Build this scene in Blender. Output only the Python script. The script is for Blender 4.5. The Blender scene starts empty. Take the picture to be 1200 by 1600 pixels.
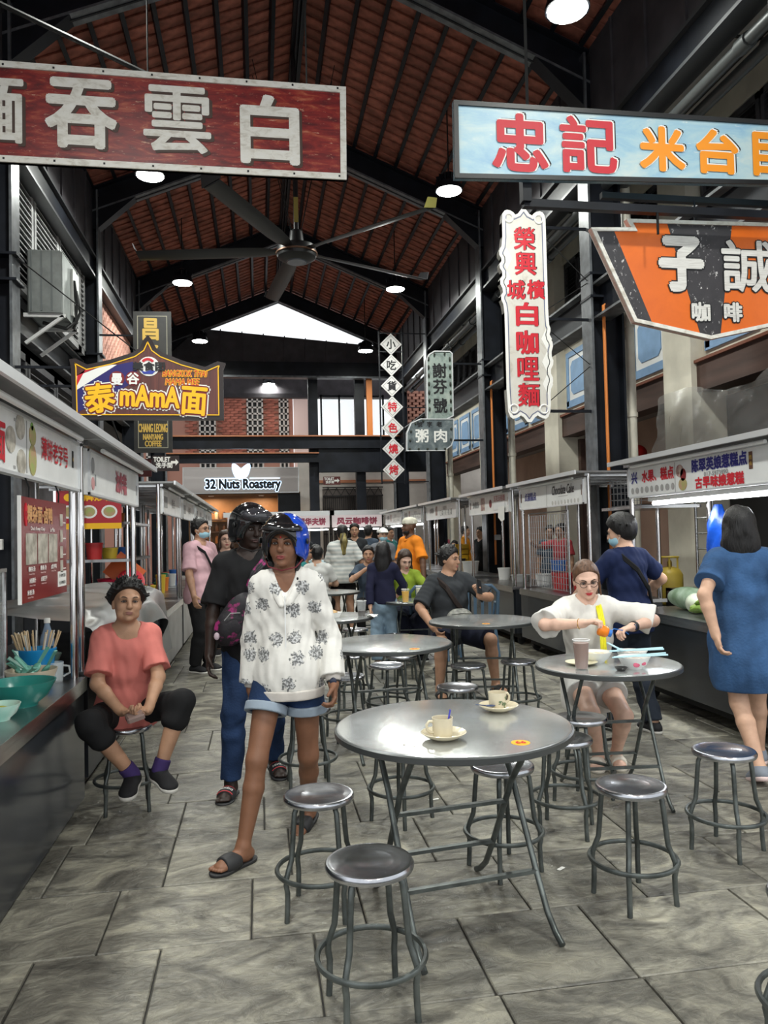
import bpy, math, random
import numpy as np
from mathutils import Matrix, Vector

random.seed(7)
SC = bpy.context.scene
COL = SC.collection
PI = math.pi
R = math.radians

# ------------------------------------------------------------------ camera
cam = bpy.data.cameras.new('camera')
cam.sensor_fit = 'VERTICAL'; cam.sensor_height = 24.0; cam.lens = 18.0
cam.clip_start = 0.05; cam.clip_end = 300
cam_o = bpy.data.objects.new('camera', cam); COL.objects.link(cam_o)
cam_o.matrix_world = (Matrix.Translation((0, 0, 1.5)) @ Matrix.Rotation(-R(9.27), 4, 'Z')
                      @ Matrix.Rotation(PI/2 + R(1.77), 4, 'X') @ Matrix.Rotation(-R(1.3), 4, 'Z'))
SC.camera = cam_o

# ------------------------------------------------------------------ world: bright overcast sky
w = bpy.data.worlds.new('overcast_sky'); SC.world = w; w.use_nodes = True
bgn = w.node_tree.nodes['Background']
bgn.inputs['Color'].default_value = (0.93, 0.97, 1.0, 1)
bgn.inputs['Strength'].default_value = 1.1

SC.view_settings.view_transform = 'Standard'
SC.view_settings.look = 'None'
SC.view_settings.gamma = 1.0
SC.view_settings.use_curve_mapping = False
SC.view_settings.exposure = 0.35

# ------------------------------------------------------------------ materials
MATS = {}
def mat(name, col, rough=.5, metal=0., var=0., vscale=6., bump=0., bscale=40., emit=0., alpha=1., trans=0.,
        col2=None, stretch=(1, 1, 1), coat=0., spec=.5, world=False, rnd=0., detail=5, vlo=.35, vhi=.65, ior=1.45):
    if name in MATS: return MATS[name]
    m = bpy.data.materials.new(name); m.use_nodes = True
    nt = m.node_tree; b = nt.nodes['Principled BSDF']; L = nt.links
    c = (col[0], col[1], col[2], 1)
    b.inputs['Base Color'].default_value = c
    b.inputs['Roughness'].default_value = rough
    b.inputs['Metallic'].default_value = metal
    b.inputs['Specular IOR Level'].default_value = spec
    b.inputs['IOR'].default_value = ior
    if coat: b.inputs['Coat Weight'].default_value = coat; b.inputs['Coat Roughness'].default_value = .08
    if trans: b.inputs['Transmission Weight'].default_value = trans
    if alpha < 1: b.inputs['Alpha'].default_value = alpha
    if emit:
        b.inputs['Emission Color'].default_value = c; b.inputs['Emission Strength'].default_value = emit
    if var or bump or rnd or col2:
        tc = nt.nodes.new('ShaderNodeTexCoord'); mp = nt.nodes.new('ShaderNodeMapping')
        mp.inputs['Scale'].default_value = stretch
        if world:
            g = nt.nodes.new('ShaderNodeNewGeometry'); L.new(g.outputs['Position'], mp.inputs['Vector'])
        else:
            L.new(tc.outputs['Object'], mp.inputs['Vector'])
        if var or col2:
            n = nt.nodes.new('ShaderNodeTexNoise'); n.inputs['Scale'].default_value = vscale
            n.inputs['Detail'].default_value = detail
            L.new(mp.outputs[0], n.inputs['Vector'])
            mr = nt.nodes.new('ShaderNodeMapRange')
            mr.inputs['From Min'].default_value = vlo; mr.inputs['From Max'].default_value = vhi
            L.new(n.outputs['Fac'], mr.inputs['Value'])
            mx = nt.nodes.new('ShaderNodeMix'); mx.data_type = 'RGBA'
            L.new(mr.outputs[0], mx.inputs['Factor'])
            c2 = col2 if col2 else tuple(max(0, min(1, x*(1+var))) for x in col)
            c1 = col if col2 else tuple(max(0, min(1, x*(1-var))) for x in col)
            mx.inputs['A'].default_value = (*c1, 1); mx.inputs['B'].default_value = (*c2, 1)
            out = mx.outputs['Result']
            if rnd:
                oi = nt.nodes.new('ShaderNodeObjectInfo'); hs = nt.nodes.new('ShaderNodeHueSaturation')
                m2 = nt.nodes.new('ShaderNodeMapRange'); m2.inputs['To Min'].default_value = 1-rnd; m2.inputs['To Max'].default_value = 1+rnd
                L.new(oi.outputs['Random'], m2.inputs['Value']); L.new(m2.outputs[0], hs.inputs['Value'])
                L.new(out, hs.inputs['Color']); out = hs.outputs['Color']
            L.new(out, b.inputs['Base Color'])
            if emit: L.new(out, b.inputs['Emission Color'])
        if bump:
            n2 = nt.nodes.new('ShaderNodeTexNoise'); n2.inputs['Scale'].default_value = bscale; n2.inputs['Detail'].default_value = 3
            L.new(mp.outputs[0], n2.inputs['Vector'])
            bp = nt.nodes.new('ShaderNodeBump'); bp.inputs['Strength'].default_value = bump; bp.inputs['Distance'].default_value = .01
            L.new(n2.outputs['Fac'], bp.inputs['Height']); L.new(bp.outputs[0], b.inputs['Normal'])
    MATS[name] = m
    return m

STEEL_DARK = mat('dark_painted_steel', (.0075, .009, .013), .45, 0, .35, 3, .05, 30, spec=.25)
STEEL_EDGE = mat('lit_grey_flange_steel', (.11, .118, .127), .4, .3, .3, 8)  # column flange tone includes the light it catches; reused on lower beam flanges
STAINLESS = mat('stainless_steel', (.55, .55, .55), .22, 1., .15, 4, .02, 60, stretch=(1, 1, 12))
STAIN_FLAT = mat('brushed_stainless_sheet', (.42, .42, .42), .3, 1., .2, 3, .03, 20)
CHROME = mat('polished_chrome_tube', (.72, .7, .69), .12, 1.)
ALU = mat('white_aluminium_edge', (.75, .76, .77), .35, .4)
COUNTER = mat('charcoal_counter_panel', (.022, .025, .03), .16, .0, .25, 2, .02, 8, spec=.6)
COUNTER_FLAT = mat('matt_charcoal_panel', (.028, .031, .037), .35, 0, .2, 3)
CANOPY = mat('grey_canopy_sheet', (.22, .22, .22), .5, .2, .2, 4)
WHITE_PANEL = mat('white_sign_panel', (.78, .78, .76), .35, 0, .06, 5)
BLACK = mat('black_plastic', (.012, .012, .013), .4)
RUBBER = mat('black_rubber', (.015, .015, .015), .75)
WHITE = mat('white_paint', (.8, .8, .78), .45)
CREAM = mat('cream_plaster', (.62, .58, .48), .8, 0, .12, 2, .1, 25)
PEACH = mat('peach_plaster', (.55, .36, .27), .8, 0, .08, 1.5, .05, 20)
BRICK = mat('red_brick', (.34, .11, .075), .85, 0, .3, 6, .25, 60, rnd=.25)
BROWN = mat('brown_timber', (.06, .032, .024), .6, 0, .3, 6, .08, 30, stretch=(1, .1, 1))
BLUE_PANEL = mat('pale_blue_paint', (.22, .36, .56), .55, 0, .08, 5)
LOUVRE = mat('grey_louvre_timber', (.3, .3, .3), .55, 0, .2, 4)
LOUVRE_DK = mat('dark_louvre_timber', (.055, .055, .06), .6, 0, .3, 4)
TILE = mat('terracotta_roof_tile', (.27, .088, .058), .8, 0, .35, 5, .3, 40, rnd=.3)
LAMP_EMIT = mat('lamp_diffuser_glow', (.97, 1., .93), .5, emit=45.)
TUBE_EMIT = mat('fluorescent_tube_glow', (.95, .98, 1.), .5, emit=14.)
CABLE = mat('dark_cable', (.02, .02, .02), .7, spec=.1)
PVC = mat('cream_pvc_pipe', (.6, .57, .48), .45, 0, .12, 4)
ORANGE_PIPE = mat('orange_conduit', (.6, .19, .04), .5)

# stamped concrete floor: mottled grey-olive with dark blotches and satin gloss
def floor_mat():
    m = bpy.data.materials.new('stamped_concrete_slab'); m.use_nodes = True
    nt = m.node_tree; b = nt.nodes['Principled BSDF']; L = nt.links; N = nt.nodes.new
    g = N('ShaderNodeNewGeometry'); oi = N('ShaderNodeObjectInfo')
    ad = N('ShaderNodeVectorMath'); ad.operation = 'ADD'
    sc = N('ShaderNodeVectorMath'); sc.operation = 'SCALE'; sc.inputs['Scale'].default_value = 13.
    cx = N('ShaderNodeCombineXYZ'); L.new(oi.outputs['Random'], cx.inputs[0]); L.new(oi.outputs['Random'], cx.inputs[1])
    L.new(cx.outputs[0], sc.inputs[0]); L.new(g.outputs['Position'], ad.inputs[0]); L.new(sc.outputs[0], ad.inputs[1])
    mp = N('ShaderNodeMapping'); mp.inputs['Scale'].default_value = (1., 1.5, 1); L.new(ad.outputs[0], mp.inputs[0])
    n1 = N('ShaderNodeTexNoise'); n1.inputs['Scale'].default_value = 3.1; n1.inputs['Detail'].default_value = 10
    n1.inputs['Roughness'].default_value = .7; n1.inputs['Distortion'].default_value = 1.1
    L.new(mp.outputs[0], n1.inputs['Vector'])
    cr = N('ShaderNodeValToRGB'); e = cr.color_ramp.elements
    e[0].position = .3; e[0].color = (.045, .043, .038, 1); e[1].position = .72; e[1].color = (.42, .39, .3, 1)
    k = cr.color_ramp.elements.new(.46); k.color = (.14, .132, .11, 1)
    k = cr.color_ramp.elements.new(.57); k.color = (.255, .24, .195, 1)
    L.new(n1.outputs['Fac'], cr.inputs[0])
    hs = N('ShaderNodeHueSaturation'); mr = N('ShaderNodeMapRange'); mr.inputs['To Min'].default_value = .82; mr.inputs['To Max'].default_value = 1.16
    L.new(oi.outputs['Random'], mr.inputs['Value']); L.new(mr.outputs[0], hs.inputs['Value']); L.new(cr.outputs[0], hs.inputs['Color'])
    L.new(hs.outputs[0], b.inputs['Base Color'])
    n2 = N('ShaderNodeTexNoise'); n2.inputs['Scale'].default_value = 11.; n2.inputs['Detail'].default_value = 9; n2.inputs['Roughness'].default_value = .6; n2.inputs['Distortion'].default_value = 1.6
    L.new(mp.outputs[0], n2.inputs['Vector'])
    bp = N('ShaderNodeBump'); bp.inputs['Strength'].default_value = .75; bp.inputs['Distance'].default_value = .016
    L.new(n2.outputs['Fac'], bp.inputs['Height']); L.new(bp.outputs[0], b.inputs['Normal'])
    m2 = N('ShaderNodeMapRange'); m2.inputs['To Min'].default_value = .18; m2.inputs['To Max'].default_value = .5
    L.new(n2.outputs['Fac'], m2.inputs['Value']); L.new(m2.outputs[0], b.inputs['Roughness'])
    b.inputs['Specular IOR Level'].default_value = .55
    return m
SLAB = floor_mat()
GROUT = mat('dark_joint', (.035, .033, .03), .8, 0, .3, 8)

# ------------------------------------------------------------------ mesh helpers
class MB:
    def __init__(s): s.v = []; s.f = []; s.mi = []; s.cur = 0
    def add(s, vs, fs):
        o = len(s.v); s.v.extend([tuple(v) for v in vs]); s.f.extend([tuple(i+o for i in f) for f in fs]); s.mi.extend([s.cur]*len(fs)); return s
    def m(s, i): s.cur = i; return s
    def box(s, x0, x1, y0, y1, z0, z1):
        return s.add([(x0,y0,z0),(x1,y0,z0),(x1,y1,z0),(x0,y1,z0),(x0,y0,z1),(x1,y0,z1),(x1,y1,z1),(x0,y1,z1)],
                     [(0,3,2,1),(4,5,6,7),(0,1,5,4),(1,2,6,5),(2,3,7,6),(3,0,4,7)])
    def bbox(s, x0, x1, y0, y1, z0, z1, b=.01):
        # box with chamfered vertical + top edges
        def ring(i, z): return [(x0+i,y0,z),(x1-i,y0,z),(x1,y0+i,z),(x1,y1-i,z),(x1-i,y1,z),(x0+i,y1,z),(x0,y1-i,z),(x0,y0+i,z)]
        def ring2(z): return [(x0+b,y0+b,z),(x1-b,y0+b,z),(x1-b,y0+b,z),(x1-b,y1-b,z),(x1-b,y1-b,z),(x0+b,y1-b,z),(x0+b,y1-b,z),(x0+b,y0+b,z)]
        vs = ring(b, z0)+ring(b, z1-b)+ring2(z1)
        fs = [tuple(range(7,-1,-1))]
        for k in range(2):
            for i in range(8): j=(i+1)%8; fs.append((k*8+i,k*8+j,k*8+8+j,k*8+8+i))
        fs.append(tuple(range(16,24)))
        return s.add(vs, fs)
    def bar(s, a, b, w, h, up=(0,0,1)):
        a=Vector(a); b=Vector(b); d=(b-a).normalized(); up=Vector(up)
        if abs(d.dot(up))>.99: up=Vector((0,1,0))
        x=d.cross(up).normalized(); z=x.cross(d)
        vs=[]
        for p in (a,b):
            for sx,sz in ((-1,-1),(1,-1),(1,1),(-1,1)): vs.append(p+x*sx*w/2+z*sz*h/2)
        return s.add(vs,[(0,1,2,3),(7,6,5,4),(0,4,5,1),(1,5,6,2),(2,6,7,3),(3,7,4,0)])
    def tube(s, pts, r, n=8, closed=False, cap=True):
        P=[Vector(p) for p in pts]; m=len(P)
        rr = r if isinstance(r,(list,tuple)) else [r]*m
        t=[]
        for i in range(m):
            if closed: d=P[(i+1)%m]-P[i-1]
            else: d=P[min(i+1,m-1)]-P[max(i-1,0)]
            t.append(d.normalized() if d.length>1e-9 else Vector((0,0,1)))
        up=Vector((0,0,1)) if abs(t[0].z)<.9 else Vector((1,0,0))
        x=t[0].cross(up).normalized()
        vs=[]
        for i in range(m):
            x=(x-t[i]*x.dot(t[i]))
            x=x.normalized() if x.length>1e-6 else t[i].orthogonal().normalized()
            y=t[i].cross(x)
            for k in range(n):
                a=2*PI*k/n; vs.append(P[i]+(x*math.cos(a)+y*math.sin(a))*rr[i])
        fs=[]
        for i in range(m if closed else m-1):
            j=(i+1)%m
            for k in range(n): l=(k+1)%n; fs.append((i*n+k,i*n+l,j*n+l,j*n+k))
        if cap and not closed: fs+= [tuple(range(n-1,-1,-1)), tuple((m-1)*n+k for k in range(n))]
        return s.add(vs,fs)
    def lathe(s, prof, n=24, c=(0,0,0), cap0=True, cap1=True):
        vs=[];fs=[]
        for r,z in prof:
            for k in range(n): a=2*PI*k/n; vs.append((c[0]+r*math.cos(a),c[1]+r*math.sin(a),c[2]+z))
        for i in range(len(prof)-1):
            for k in range(n): l=(k+1)%n; fs.append((i*n+k,i*n+l,(i+1)*n+l,(i+1)*n+k))
        if cap0: fs.append(tuple(range(n-1,-1,-1)))
        if cap1: fs.append(tuple((len(prof)-1)*n+k for k in range(n)))
        return s.add(vs,fs)
    def ring(s, R_, r, n=32, k=6, c=(0,0,0)):
        return s.tube([(c[0]+R_*math.cos(2*PI*i/n),c[1]+R_*math.sin(2*PI*i/n),c[2]) for i in range(n)], r, k, True)
    def prism(s, poly, y0, y1):
        # poly in local XZ, extruded along Y (y0 front)
        n=len(poly); vs=[(x,y0,z) for x,z in poly]+[(x,y1,z) for x,z in poly]
        fs=[tuple(range(n)),tuple(range(2*n-1,n-1,-1))]+[((i+1)%n,i,i+n,(i+1)%n+n) for i in range(n)]
        return s.add(vs,fs)
    def ell(s, c, r, nu=12, nv=8, rot=None):
        vs=[(0,0,1)]
        for j in range(1,nv):
            b=PI*j/nv
            for i in range(nu): a=2*PI*i/nu; vs.append((math.sin(b)*math.cos(a),math.sin(b)*math.sin(a),math.cos(b)))
        vs.append((0,0,-1)); fs=[]
        for i in range(nu):
            l=(i+1)%nu; fs.append((0,1+i,1+l)); e=len(vs)-1; q=1+(nv-2)*nu; fs.append((e,q+l,q+i))
            for j in range(nv-2): fs.append((1+j*nu+i,1+(j+1)*nu+i,1+(j+1)*nu+l,1+j*nu+l))
        M=rot if rot is not None else Matrix.Identity(3)
        return s.add([Vector(c)+M@Vector((v[0]*r[0],v[1]*r[1],v[2]*r[2])) for v in vs],fs)
    def sheet(s, fn, nu, nv):
        vs=[fn(i/nu,j/nv) for j in range(nv+1) for i in range(nu+1)]
        return s.add(vs,[(j*(nu+1)+i,j*(nu+1)+i+1,(j+1)*(nu+1)+i+1,(j+1)*(nu+1)+i) for j in range(nv) for i in range(nu)])
    def mesh(s, name, mats, smooth=False):
        me=bpy.data.meshes.new(name); me.from_pydata(s.v,[],s.f)
        for mm in (mats if isinstance(mats,(list,tuple)) else [mats]): me.materials.append(mm)
        if any(s.mi): me.polygons.foreach_set('material_index', s.mi)
        if smooth:
            me.polygons.foreach_set('use_smooth',[True]*len(me.polygons))
            if smooth!='all': me.set_sharp_from_angle(angle=R(smooth if smooth>1 else 40))
        me.update(); return me
    def build(s, name, mats, parent=None, smooth=False, loc=None, rz=0.):
        return link(name, s.mesh(name,mats,smooth), parent, loc, rz)

def link(name, me, parent=None, loc=None, rz=0.):
    o=bpy.data.objects.new(name,me); COL.objects.link(o)
    if parent is not None: o.parent=parent
    if loc is not None: o.location=loc
    if rz: o.rotation_euler=(0,0,rz)
    return o
def tag(o,label=None,cat=None,group=None,kind=None):
    if label: o['label']=label
    if cat: o['category']=cat
    if group: o['group']=group
    if kind: o['kind']=kind
    return o
def thing(name,label,cat,loc=(0,0,0),rz=0.,group=None):
    return tag(link(name,None,None,loc,rz),label,cat,group)
def struct(o,label,cat=None): return tag(o,label,cat,None,'structure')
def dup(o,loc=None,rz=None,label=None,parent=None):
    c=o.copy(); COL.objects.link(c); c.parent=parent
    if loc is not None: c.location=loc
    if rz is not None: c.rotation_euler=(0,0,rz)
    if label: c['label']=label
    for ch in KIDS.get(o,()) or [x for x in COL.objects if x.parent==o]: dup(ch,parent=c)
    return c
KIDS={}

# ------------------------------------------------------------------ lettering (flat print as thin raised glyph polygons)
_GL={}
def glyph(body):
    if body not in _GL:
        cu=bpy.data.curves.new('lettering','FONT'); cu.body=body; cu.resolution_u=3; cu.size=1
        o=bpy.data.objects.new('lettering',cu); me=bpy.data.meshes.new_from_object(o)
        v=np.array([x.co[:2] for x in me.vertices]) if len(me.vertices) else np.zeros((0,2))
        _GL[body]=(v,[tuple(p.vertices) for p in me.polygons])
        bpy.data.objects.remove(o); bpy.data.curves.remove(cu); bpy.data.meshes.remove(me)
    return _GL[body]
def letters(mb, body, cx, cz, h, w=None, y=-.004, bold=0., shear=0., rot=0., dy=.0004, px=0., n=8):
    """lettering centred on (cx,cz) in a board's XZ plane: h glyph-box height, w total width (None keeps proportion), bold = stroke growth"""
    v,f=glyph(body)
    if not len(v): return mb
    lo=v.min(0); hi=v.max(0); c=(lo+hi)/2; sz=hi-lo
    sy=h/max(sz[1],1e-6); sx=sy if w is None else w/max(sz[0],1e-6)
    offs=[(0,0)]
    if bold: offs=[(bold*math.cos(2*PI*i/n),bold*math.sin(2*PI*i/n)) for i in range(n)]+[(0,0)]
    for k,(ox,oz) in enumerate(offs):
        x=(v[:,0]-c[0])*sx; z=(v[:,1]-c[1])*sy; x=x+z*shear
        X=x*math.cos(rot)-z*math.sin(rot)+cx+ox; Z=x*math.sin(rot)+z*math.cos(rot)+cz+oz
        mb.add([(a,y-dy*k/len(offs),b) for a,b in zip(X,Z)],f)
    return mb
# ================================================================== STRUCTURE
XL, XR, RX = -2.75, 4.30, .72          # inner faces of the column rows, ridge line
TY = [-.35, 4.55, 9.45, 14.35, 19.25, 24.15]; YB = -11.   # the hall goes on behind the viewer
SLP = .415; RZ = 9.36; SA = math.atan(SLP)
def zroof(x): return RZ - SLP*abs(x-RX)
MWI = cam_o.matrix_world.inverted()
def in_view(p, m=.04):
    q = MWI @ Vector(p)
    if q.z > -.2: return None
    u = 600+1200*q.x/-q.z; v = 800-1200*q.y/-q.z
    return (u, v, -q.z) if -1200*m < u < 1200*(1+m) and -1600*m < v < 1600*(1+m) else None

# ---- floor with stamped slabs
fb = MB(); fb.box(-14, 16, -8, 45, -.2, -.012)
FLOOR = struct(fb.build('floor', GROUT), 'grey-olive stamped concrete slab floor of the market hall')
slab_meshes = {}
def slab_mesh(w_, d_):
    k = (w_, d_)
    if k not in slab_meshes:
        mb = MB(); g = .0035
        mb.bbox(-w_/2+g, w_/2-g, -d_/2+g, d_/2-g, -.022, 0, .004)
        slab_meshes[k] = mb.mesh('paving_slab', SLAB)
    return slab_meshes[k]
rs = random.Random(11); slabs = []
y = 1.42
while y < 34:
    d_ = rs.choice((.52, .52, .56))
    x = -3.6 - rs.random()*.6 if y < 26 else -9
    while x < (6.4 if y < 26 else 12):
        w_ = rs.choice((.44, .5, .56, .56, .66))
        slabs.append((x+w_/2, y+d_/2, w_, d_)); x += w_
    y += d_
scored = []
for s_ in slabs:
    q = in_view((s_[0], s_[1], 0), .08)
    scored.append((s_[2]*s_[3]/q[2]**3 if q else 0, s_))
scored.sort(key=lambda t: -t[0])
far = MB(); rest = MB()
for i, (sc_, (x, y, w_, d_)) in enumerate(scored):
    if i < 300 and sc_ > 0:
        o = link('paving_slab', slab_mesh(w_, d_), FLOOR, (x, y, rs.uniform(-.0012, .0012)))
    else:
        rest.box(x-w_/2+.005, x+w_/2-.005, y-d_/2+.005, y+d_/2-.005, -.02, 0)
o = rest.build('paving_slab_field', SLAB, FLOOR); o['kind'] = 'stuff'

# ---- steel columns (H section, inner flange coloured paler for the light it catches)
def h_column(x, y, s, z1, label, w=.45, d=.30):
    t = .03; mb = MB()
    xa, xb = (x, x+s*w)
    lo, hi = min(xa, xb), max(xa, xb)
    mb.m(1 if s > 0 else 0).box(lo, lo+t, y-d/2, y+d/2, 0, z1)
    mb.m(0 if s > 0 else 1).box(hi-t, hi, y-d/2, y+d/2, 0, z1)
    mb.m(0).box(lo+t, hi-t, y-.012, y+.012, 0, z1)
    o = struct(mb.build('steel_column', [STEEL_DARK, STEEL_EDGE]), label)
    b = MB()
    for z in (4.55, 4.85): b.box(lo-.01, hi+.05, y-d/2-.01, y+d/2+.01, z-.015, z+.015)
    b.box(hi-.02 if s > 0 else lo-.22, hi+.22 if s > 0 else lo+.02, y-.12, y+.12, 4.52, 4.88)
    b.build('splice_plate', STEEL_DARK, o)
    bb = MB()
    for zz in (4.6, 4.67, 4.74, 4.81):
        for k in (0, 1):
            cx = (hi+.03+.09*k) if s > 0 else (lo-.03-.09*k)
            bb.box(cx-.013, cx+.013, y-.14, y-.12, zz-.013, zz+.013)
    bb.build('bolt_row', STEEL_DARK, o)
    return o
cn = {1: 'beside the near stalls', 2: 'second along the hall', 3: 'third along the hall', 4: 'fourth along the hall', 5: 'at the gable end'}
for i in range(1, 6):
    h_column(XR, TY[i], 1, zroof(XR)-.1, 'tall dark steel column on the right row, %s' % cn[i])
    h_column(XL, TY[i], -1, zroof(XL)-.1, 'tall dark steel column on the left row, %s' % cn[i])

# ---- portal rafters
for i in range(0, 6):
    mb = MB(); y = TY[i]
    for xa, xb in ((RX, XR+.45), (RX, XL-.45)):
        dz = -.225
        a = (xa, y, zroof(xa)+dz); b = (xb, y, zroof(xb)+dz)
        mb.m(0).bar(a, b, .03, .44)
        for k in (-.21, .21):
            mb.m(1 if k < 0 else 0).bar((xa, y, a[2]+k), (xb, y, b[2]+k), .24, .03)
        # haunch
        s = 1 if xb > xa else -1; x0 = XR if s > 0 else XL
        mb.m(0).add([(x0+s*.45, y-.11, zroof(x0)-.3), (x0-s*.75, y-.11, zroof(x0-s*.75)-.4), (x0+s*.02, y-.11, zroof(x0)-.8), (x0+s*.45, y-.11, zroof(x0)-.8),
                     (x0+s*.45, y+.11, zroof(x0)-.3), (x0-s*.75, y+.11, zroof(x0-s*.75)-.4), (x0+s*.02, y+.11, zroof(x0)-.8), (x0+s*.45, y+.11, zroof(x0)-.8)],
                    [(0, 1, 2, 3), (7, 6, 5, 4), (1, 5, 6, 2), (0, 4, 5, 1), (3, 2, 6, 7)])
    struct(mb.build('roof_beam', [STEEL_DARK, STEEL_EDGE]), 'dark steel portal rafter spanning the hall, %s' % ['behind the viewer', 'nearest overhead', 'above the red signboard', 'above the ceiling fan', 'beyond the ceiling fan', 'framing the bright gable'][i])

# ---- tiled roof
CEIL = MB()  # backing sheet above the tiles, added to keep sky light from leaking through
for s in (1, -1):
    xe = (XR+.75) if s > 0 else (XL-.75)
    a = [(RX, YB, RZ+.16), (xe, YB, zroof(xe)+.16), (xe, 25., zroof(xe)+.16), (RX, 25., RZ+.16)]
    CEIL.add(a+[(p[0], p[1], p[2]+.04) for p in a], [(0, 1, 2, 3), (7, 6, 5, 4), (0, 4, 5, 1), (1, 5, 6, 2), (2, 6, 7, 3), (3, 7, 4, 0)])
CEILO = struct(CEIL.build('ceiling', TILE), 'pitched terracotta tile roof over dark steel rafters')
PUR = .43; TW = .245                   # purlin spacing down the slope, tile width along the hall
tm = MB(); tm.box(-PUR/2-.02, PUR/2+.02, -.14, .14, -.011, .011)
tile_me = tm.mesh('roof_tile', TILE)
tiles = []
for s in (1, -1):
    n = int((((XR+.75)-RX) if s > 0 else (RX-(XL-.75)))/math.cos(SA)/PUR)
    for j in range(n):
        for k in range(102):
            u = (j+.5)*PUR
            tiles.append((RX+s*u*math.cos(SA), TY[0]+TW*(k+.5), RZ-u*math.sin(SA)+.1, s))
sc2 = []
for t_ in tiles:
    q = in_view(t_[:3]); sc2.append((1/q[2]**2 if q else 0, t_))
sc2.sort(key=lambda t: -t[0])
rest = MB()
for i, (q, (x, yy, z, s)) in enumerate(sc2):
    mx = Matrix.Translation((x, yy, z)) @ Matrix.Rotation(s*SA, 4, 'Y') @ Matrix.Rotation(R(7), 4, 'X')
    if i < 300 and q > 0:
        o = link('roof_tile', tile_me, CEILO); o.matrix_local = mx
    else: rest.add([mx @ Vector(v) for v in tm.v], tm.f)
o = rest.build('roof_tile_field', TILE, CEILO); o['kind'] = 'stuff'
# purlins under the tiles
for s in (1, -1):
    for j in range(1, 10):
        u = j*PUR; x = RX+s*u*math.cos(SA); z = RZ-u*math.sin(SA)+.03
        for i in range(5):
            mb = MB(); mb.bar((x, TY[i]+.1, z), (x, TY[i+1]-.1, z), .06, .1, (s*math.sin(SA), 0, math.cos(SA)))
            mb.build('purlin', STEEL_DARK, CEILO)
mb = MB(); mb.box(RX-.09, RX+.09, -1, 24.3, RZ-.16, RZ+.1); mb.box(RX-.04, RX-.015, -1, 24.3, RZ-.3, RZ-.16); mb.box(RX+.015, RX+.04, -1, 24.3, RZ-.3, RZ-.16)
mb.build('ridge_beam', STEEL_DARK, CEILO)

# ---- eaves cladding, longitudinal beams and pipes
CLAD = mat('dark_ribbed_cladding', (.055, .05, .056), .55, .1, .25, 3)
for s, x0, nm in ((1, XR+.1, 'right'), (-1, XL-.1, 'left')):
    mb = MB()
    mb.box(min(x0, x0+s*.03), max(x0, x0+s*.03), YB, 24.2, 6.62, zroof(x0)+.02)
    w_ = struct(mb.build('wall_eaves_'+nm, CLAD), 'dark ribbed metal cladding under the %s eaves' % nm)
    for k in range(25):
        yy = 4.6+.82*k; r_ = MB(); r_.box(min(x0-s*.03, x0), max(x0-s*.03, x0), yy-.018, yy+.018, 6.62, zroof(x0))
        r_.build('cladding_rib', CLAD, w_)
    b_ = MB()
    b_.m(1).box(min(x0-s*.06, x0+s*.2), max(x0-s*.06, x0+s*.2), YB, 24.2, 6.58, 6.62)
    b_.m(0).box(min(x0, x0+s*.03), max(x0, x0+s*.03), YB, 24.2, 6.25, 6.58)
    b_.m(1).box(min(x0-s*.06, x0+s*.2), max(x0-s*.06, x0+s*.2), YB, 24.2, 6.21, 6.25)
    struct(b_.build('eaves_beam', [STEEL_DARK, mat('dull_flange', (.035, .037, .04), .45, .2)]), 'long dark steel beam under the %s eaves cladding' % nm)
for k, (x, z) in enumerate(((4.62, 6.08), (4.9, 6.12))):
    mb = MB(); mb.tube([(x, 2, z), (x, 24, z)], .065, 10)
    for i in range(12): mb.tube([(x, 2.6+1.9*i, z), (x, 2.75+1.9*i, z)], .082, 10)
    tag(mb.build('drain_pipe', [mat('grey_pipe', (.06, .065, .065), .4, .2)], smooth=True), 'long grey pipe under the right eaves beam, %s' % ('nearer the hall' if k == 0 else 'nearer the facade'), 'pipe', 'pipes under the right eaves')
# mid level beam between right-hand columns and left-hand columns
for s, x0, nm in ((1, XR+.2, 'right'), (-1, XL-.42, 'left')):
    mb = MB()
    mb.m(0).box(x0-.02, x0+.02, 4.6, 24.1, 4.3, 4.72); mb.m(1).box(x0-.13, x0+.13, 4.6, 24.1, 4.72, 4.75); mb.m(1).box(x0-.13, x0+.13, 4.6, 24.1, 4.27, 4.3)
    struct(mb.build('storey_beam', [STEEL_DARK, mat('worn_grey_beam', (.12, .125, .13), .5, .2, .4, 4)]), 'grey-topped steel beam linking the %s column row' % nm)
# pvc downpipes behind right columns
for i in (2, 3, 4):
    y = TY[i]+.05; mb = MB(); x = XR+.62
    mb.tube([(x, y, 0), (x, y, 7.2)], .065, 10)
    for z in (1.2, 3.0, 4.2, 6.2): mb.tube([(x, y, z), (x, y, z+.06)], .078, 10)
    tag(mb.build('drain_pipe', PVC, smooth=True), 'cream plastic downpipe behind the right column, %s' % cn[i], 'pipe', 'downpipes of the right columns')
for i in (2, 3):
    mb = MB(); x = XR+.16; y = TY[i]-.17
    mb.tube([(x+.35, y+.05, 4.5), (x+.12, y, 4.5), (x, y, 4.42), (x, y, .9)], .022, 8)
    tag(mb.build('conduit', ORANGE_PIPE, smooth=True), 'orange conduit running down the right column, %s' % cn[i], 'pipe', 'orange conduits')

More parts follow.
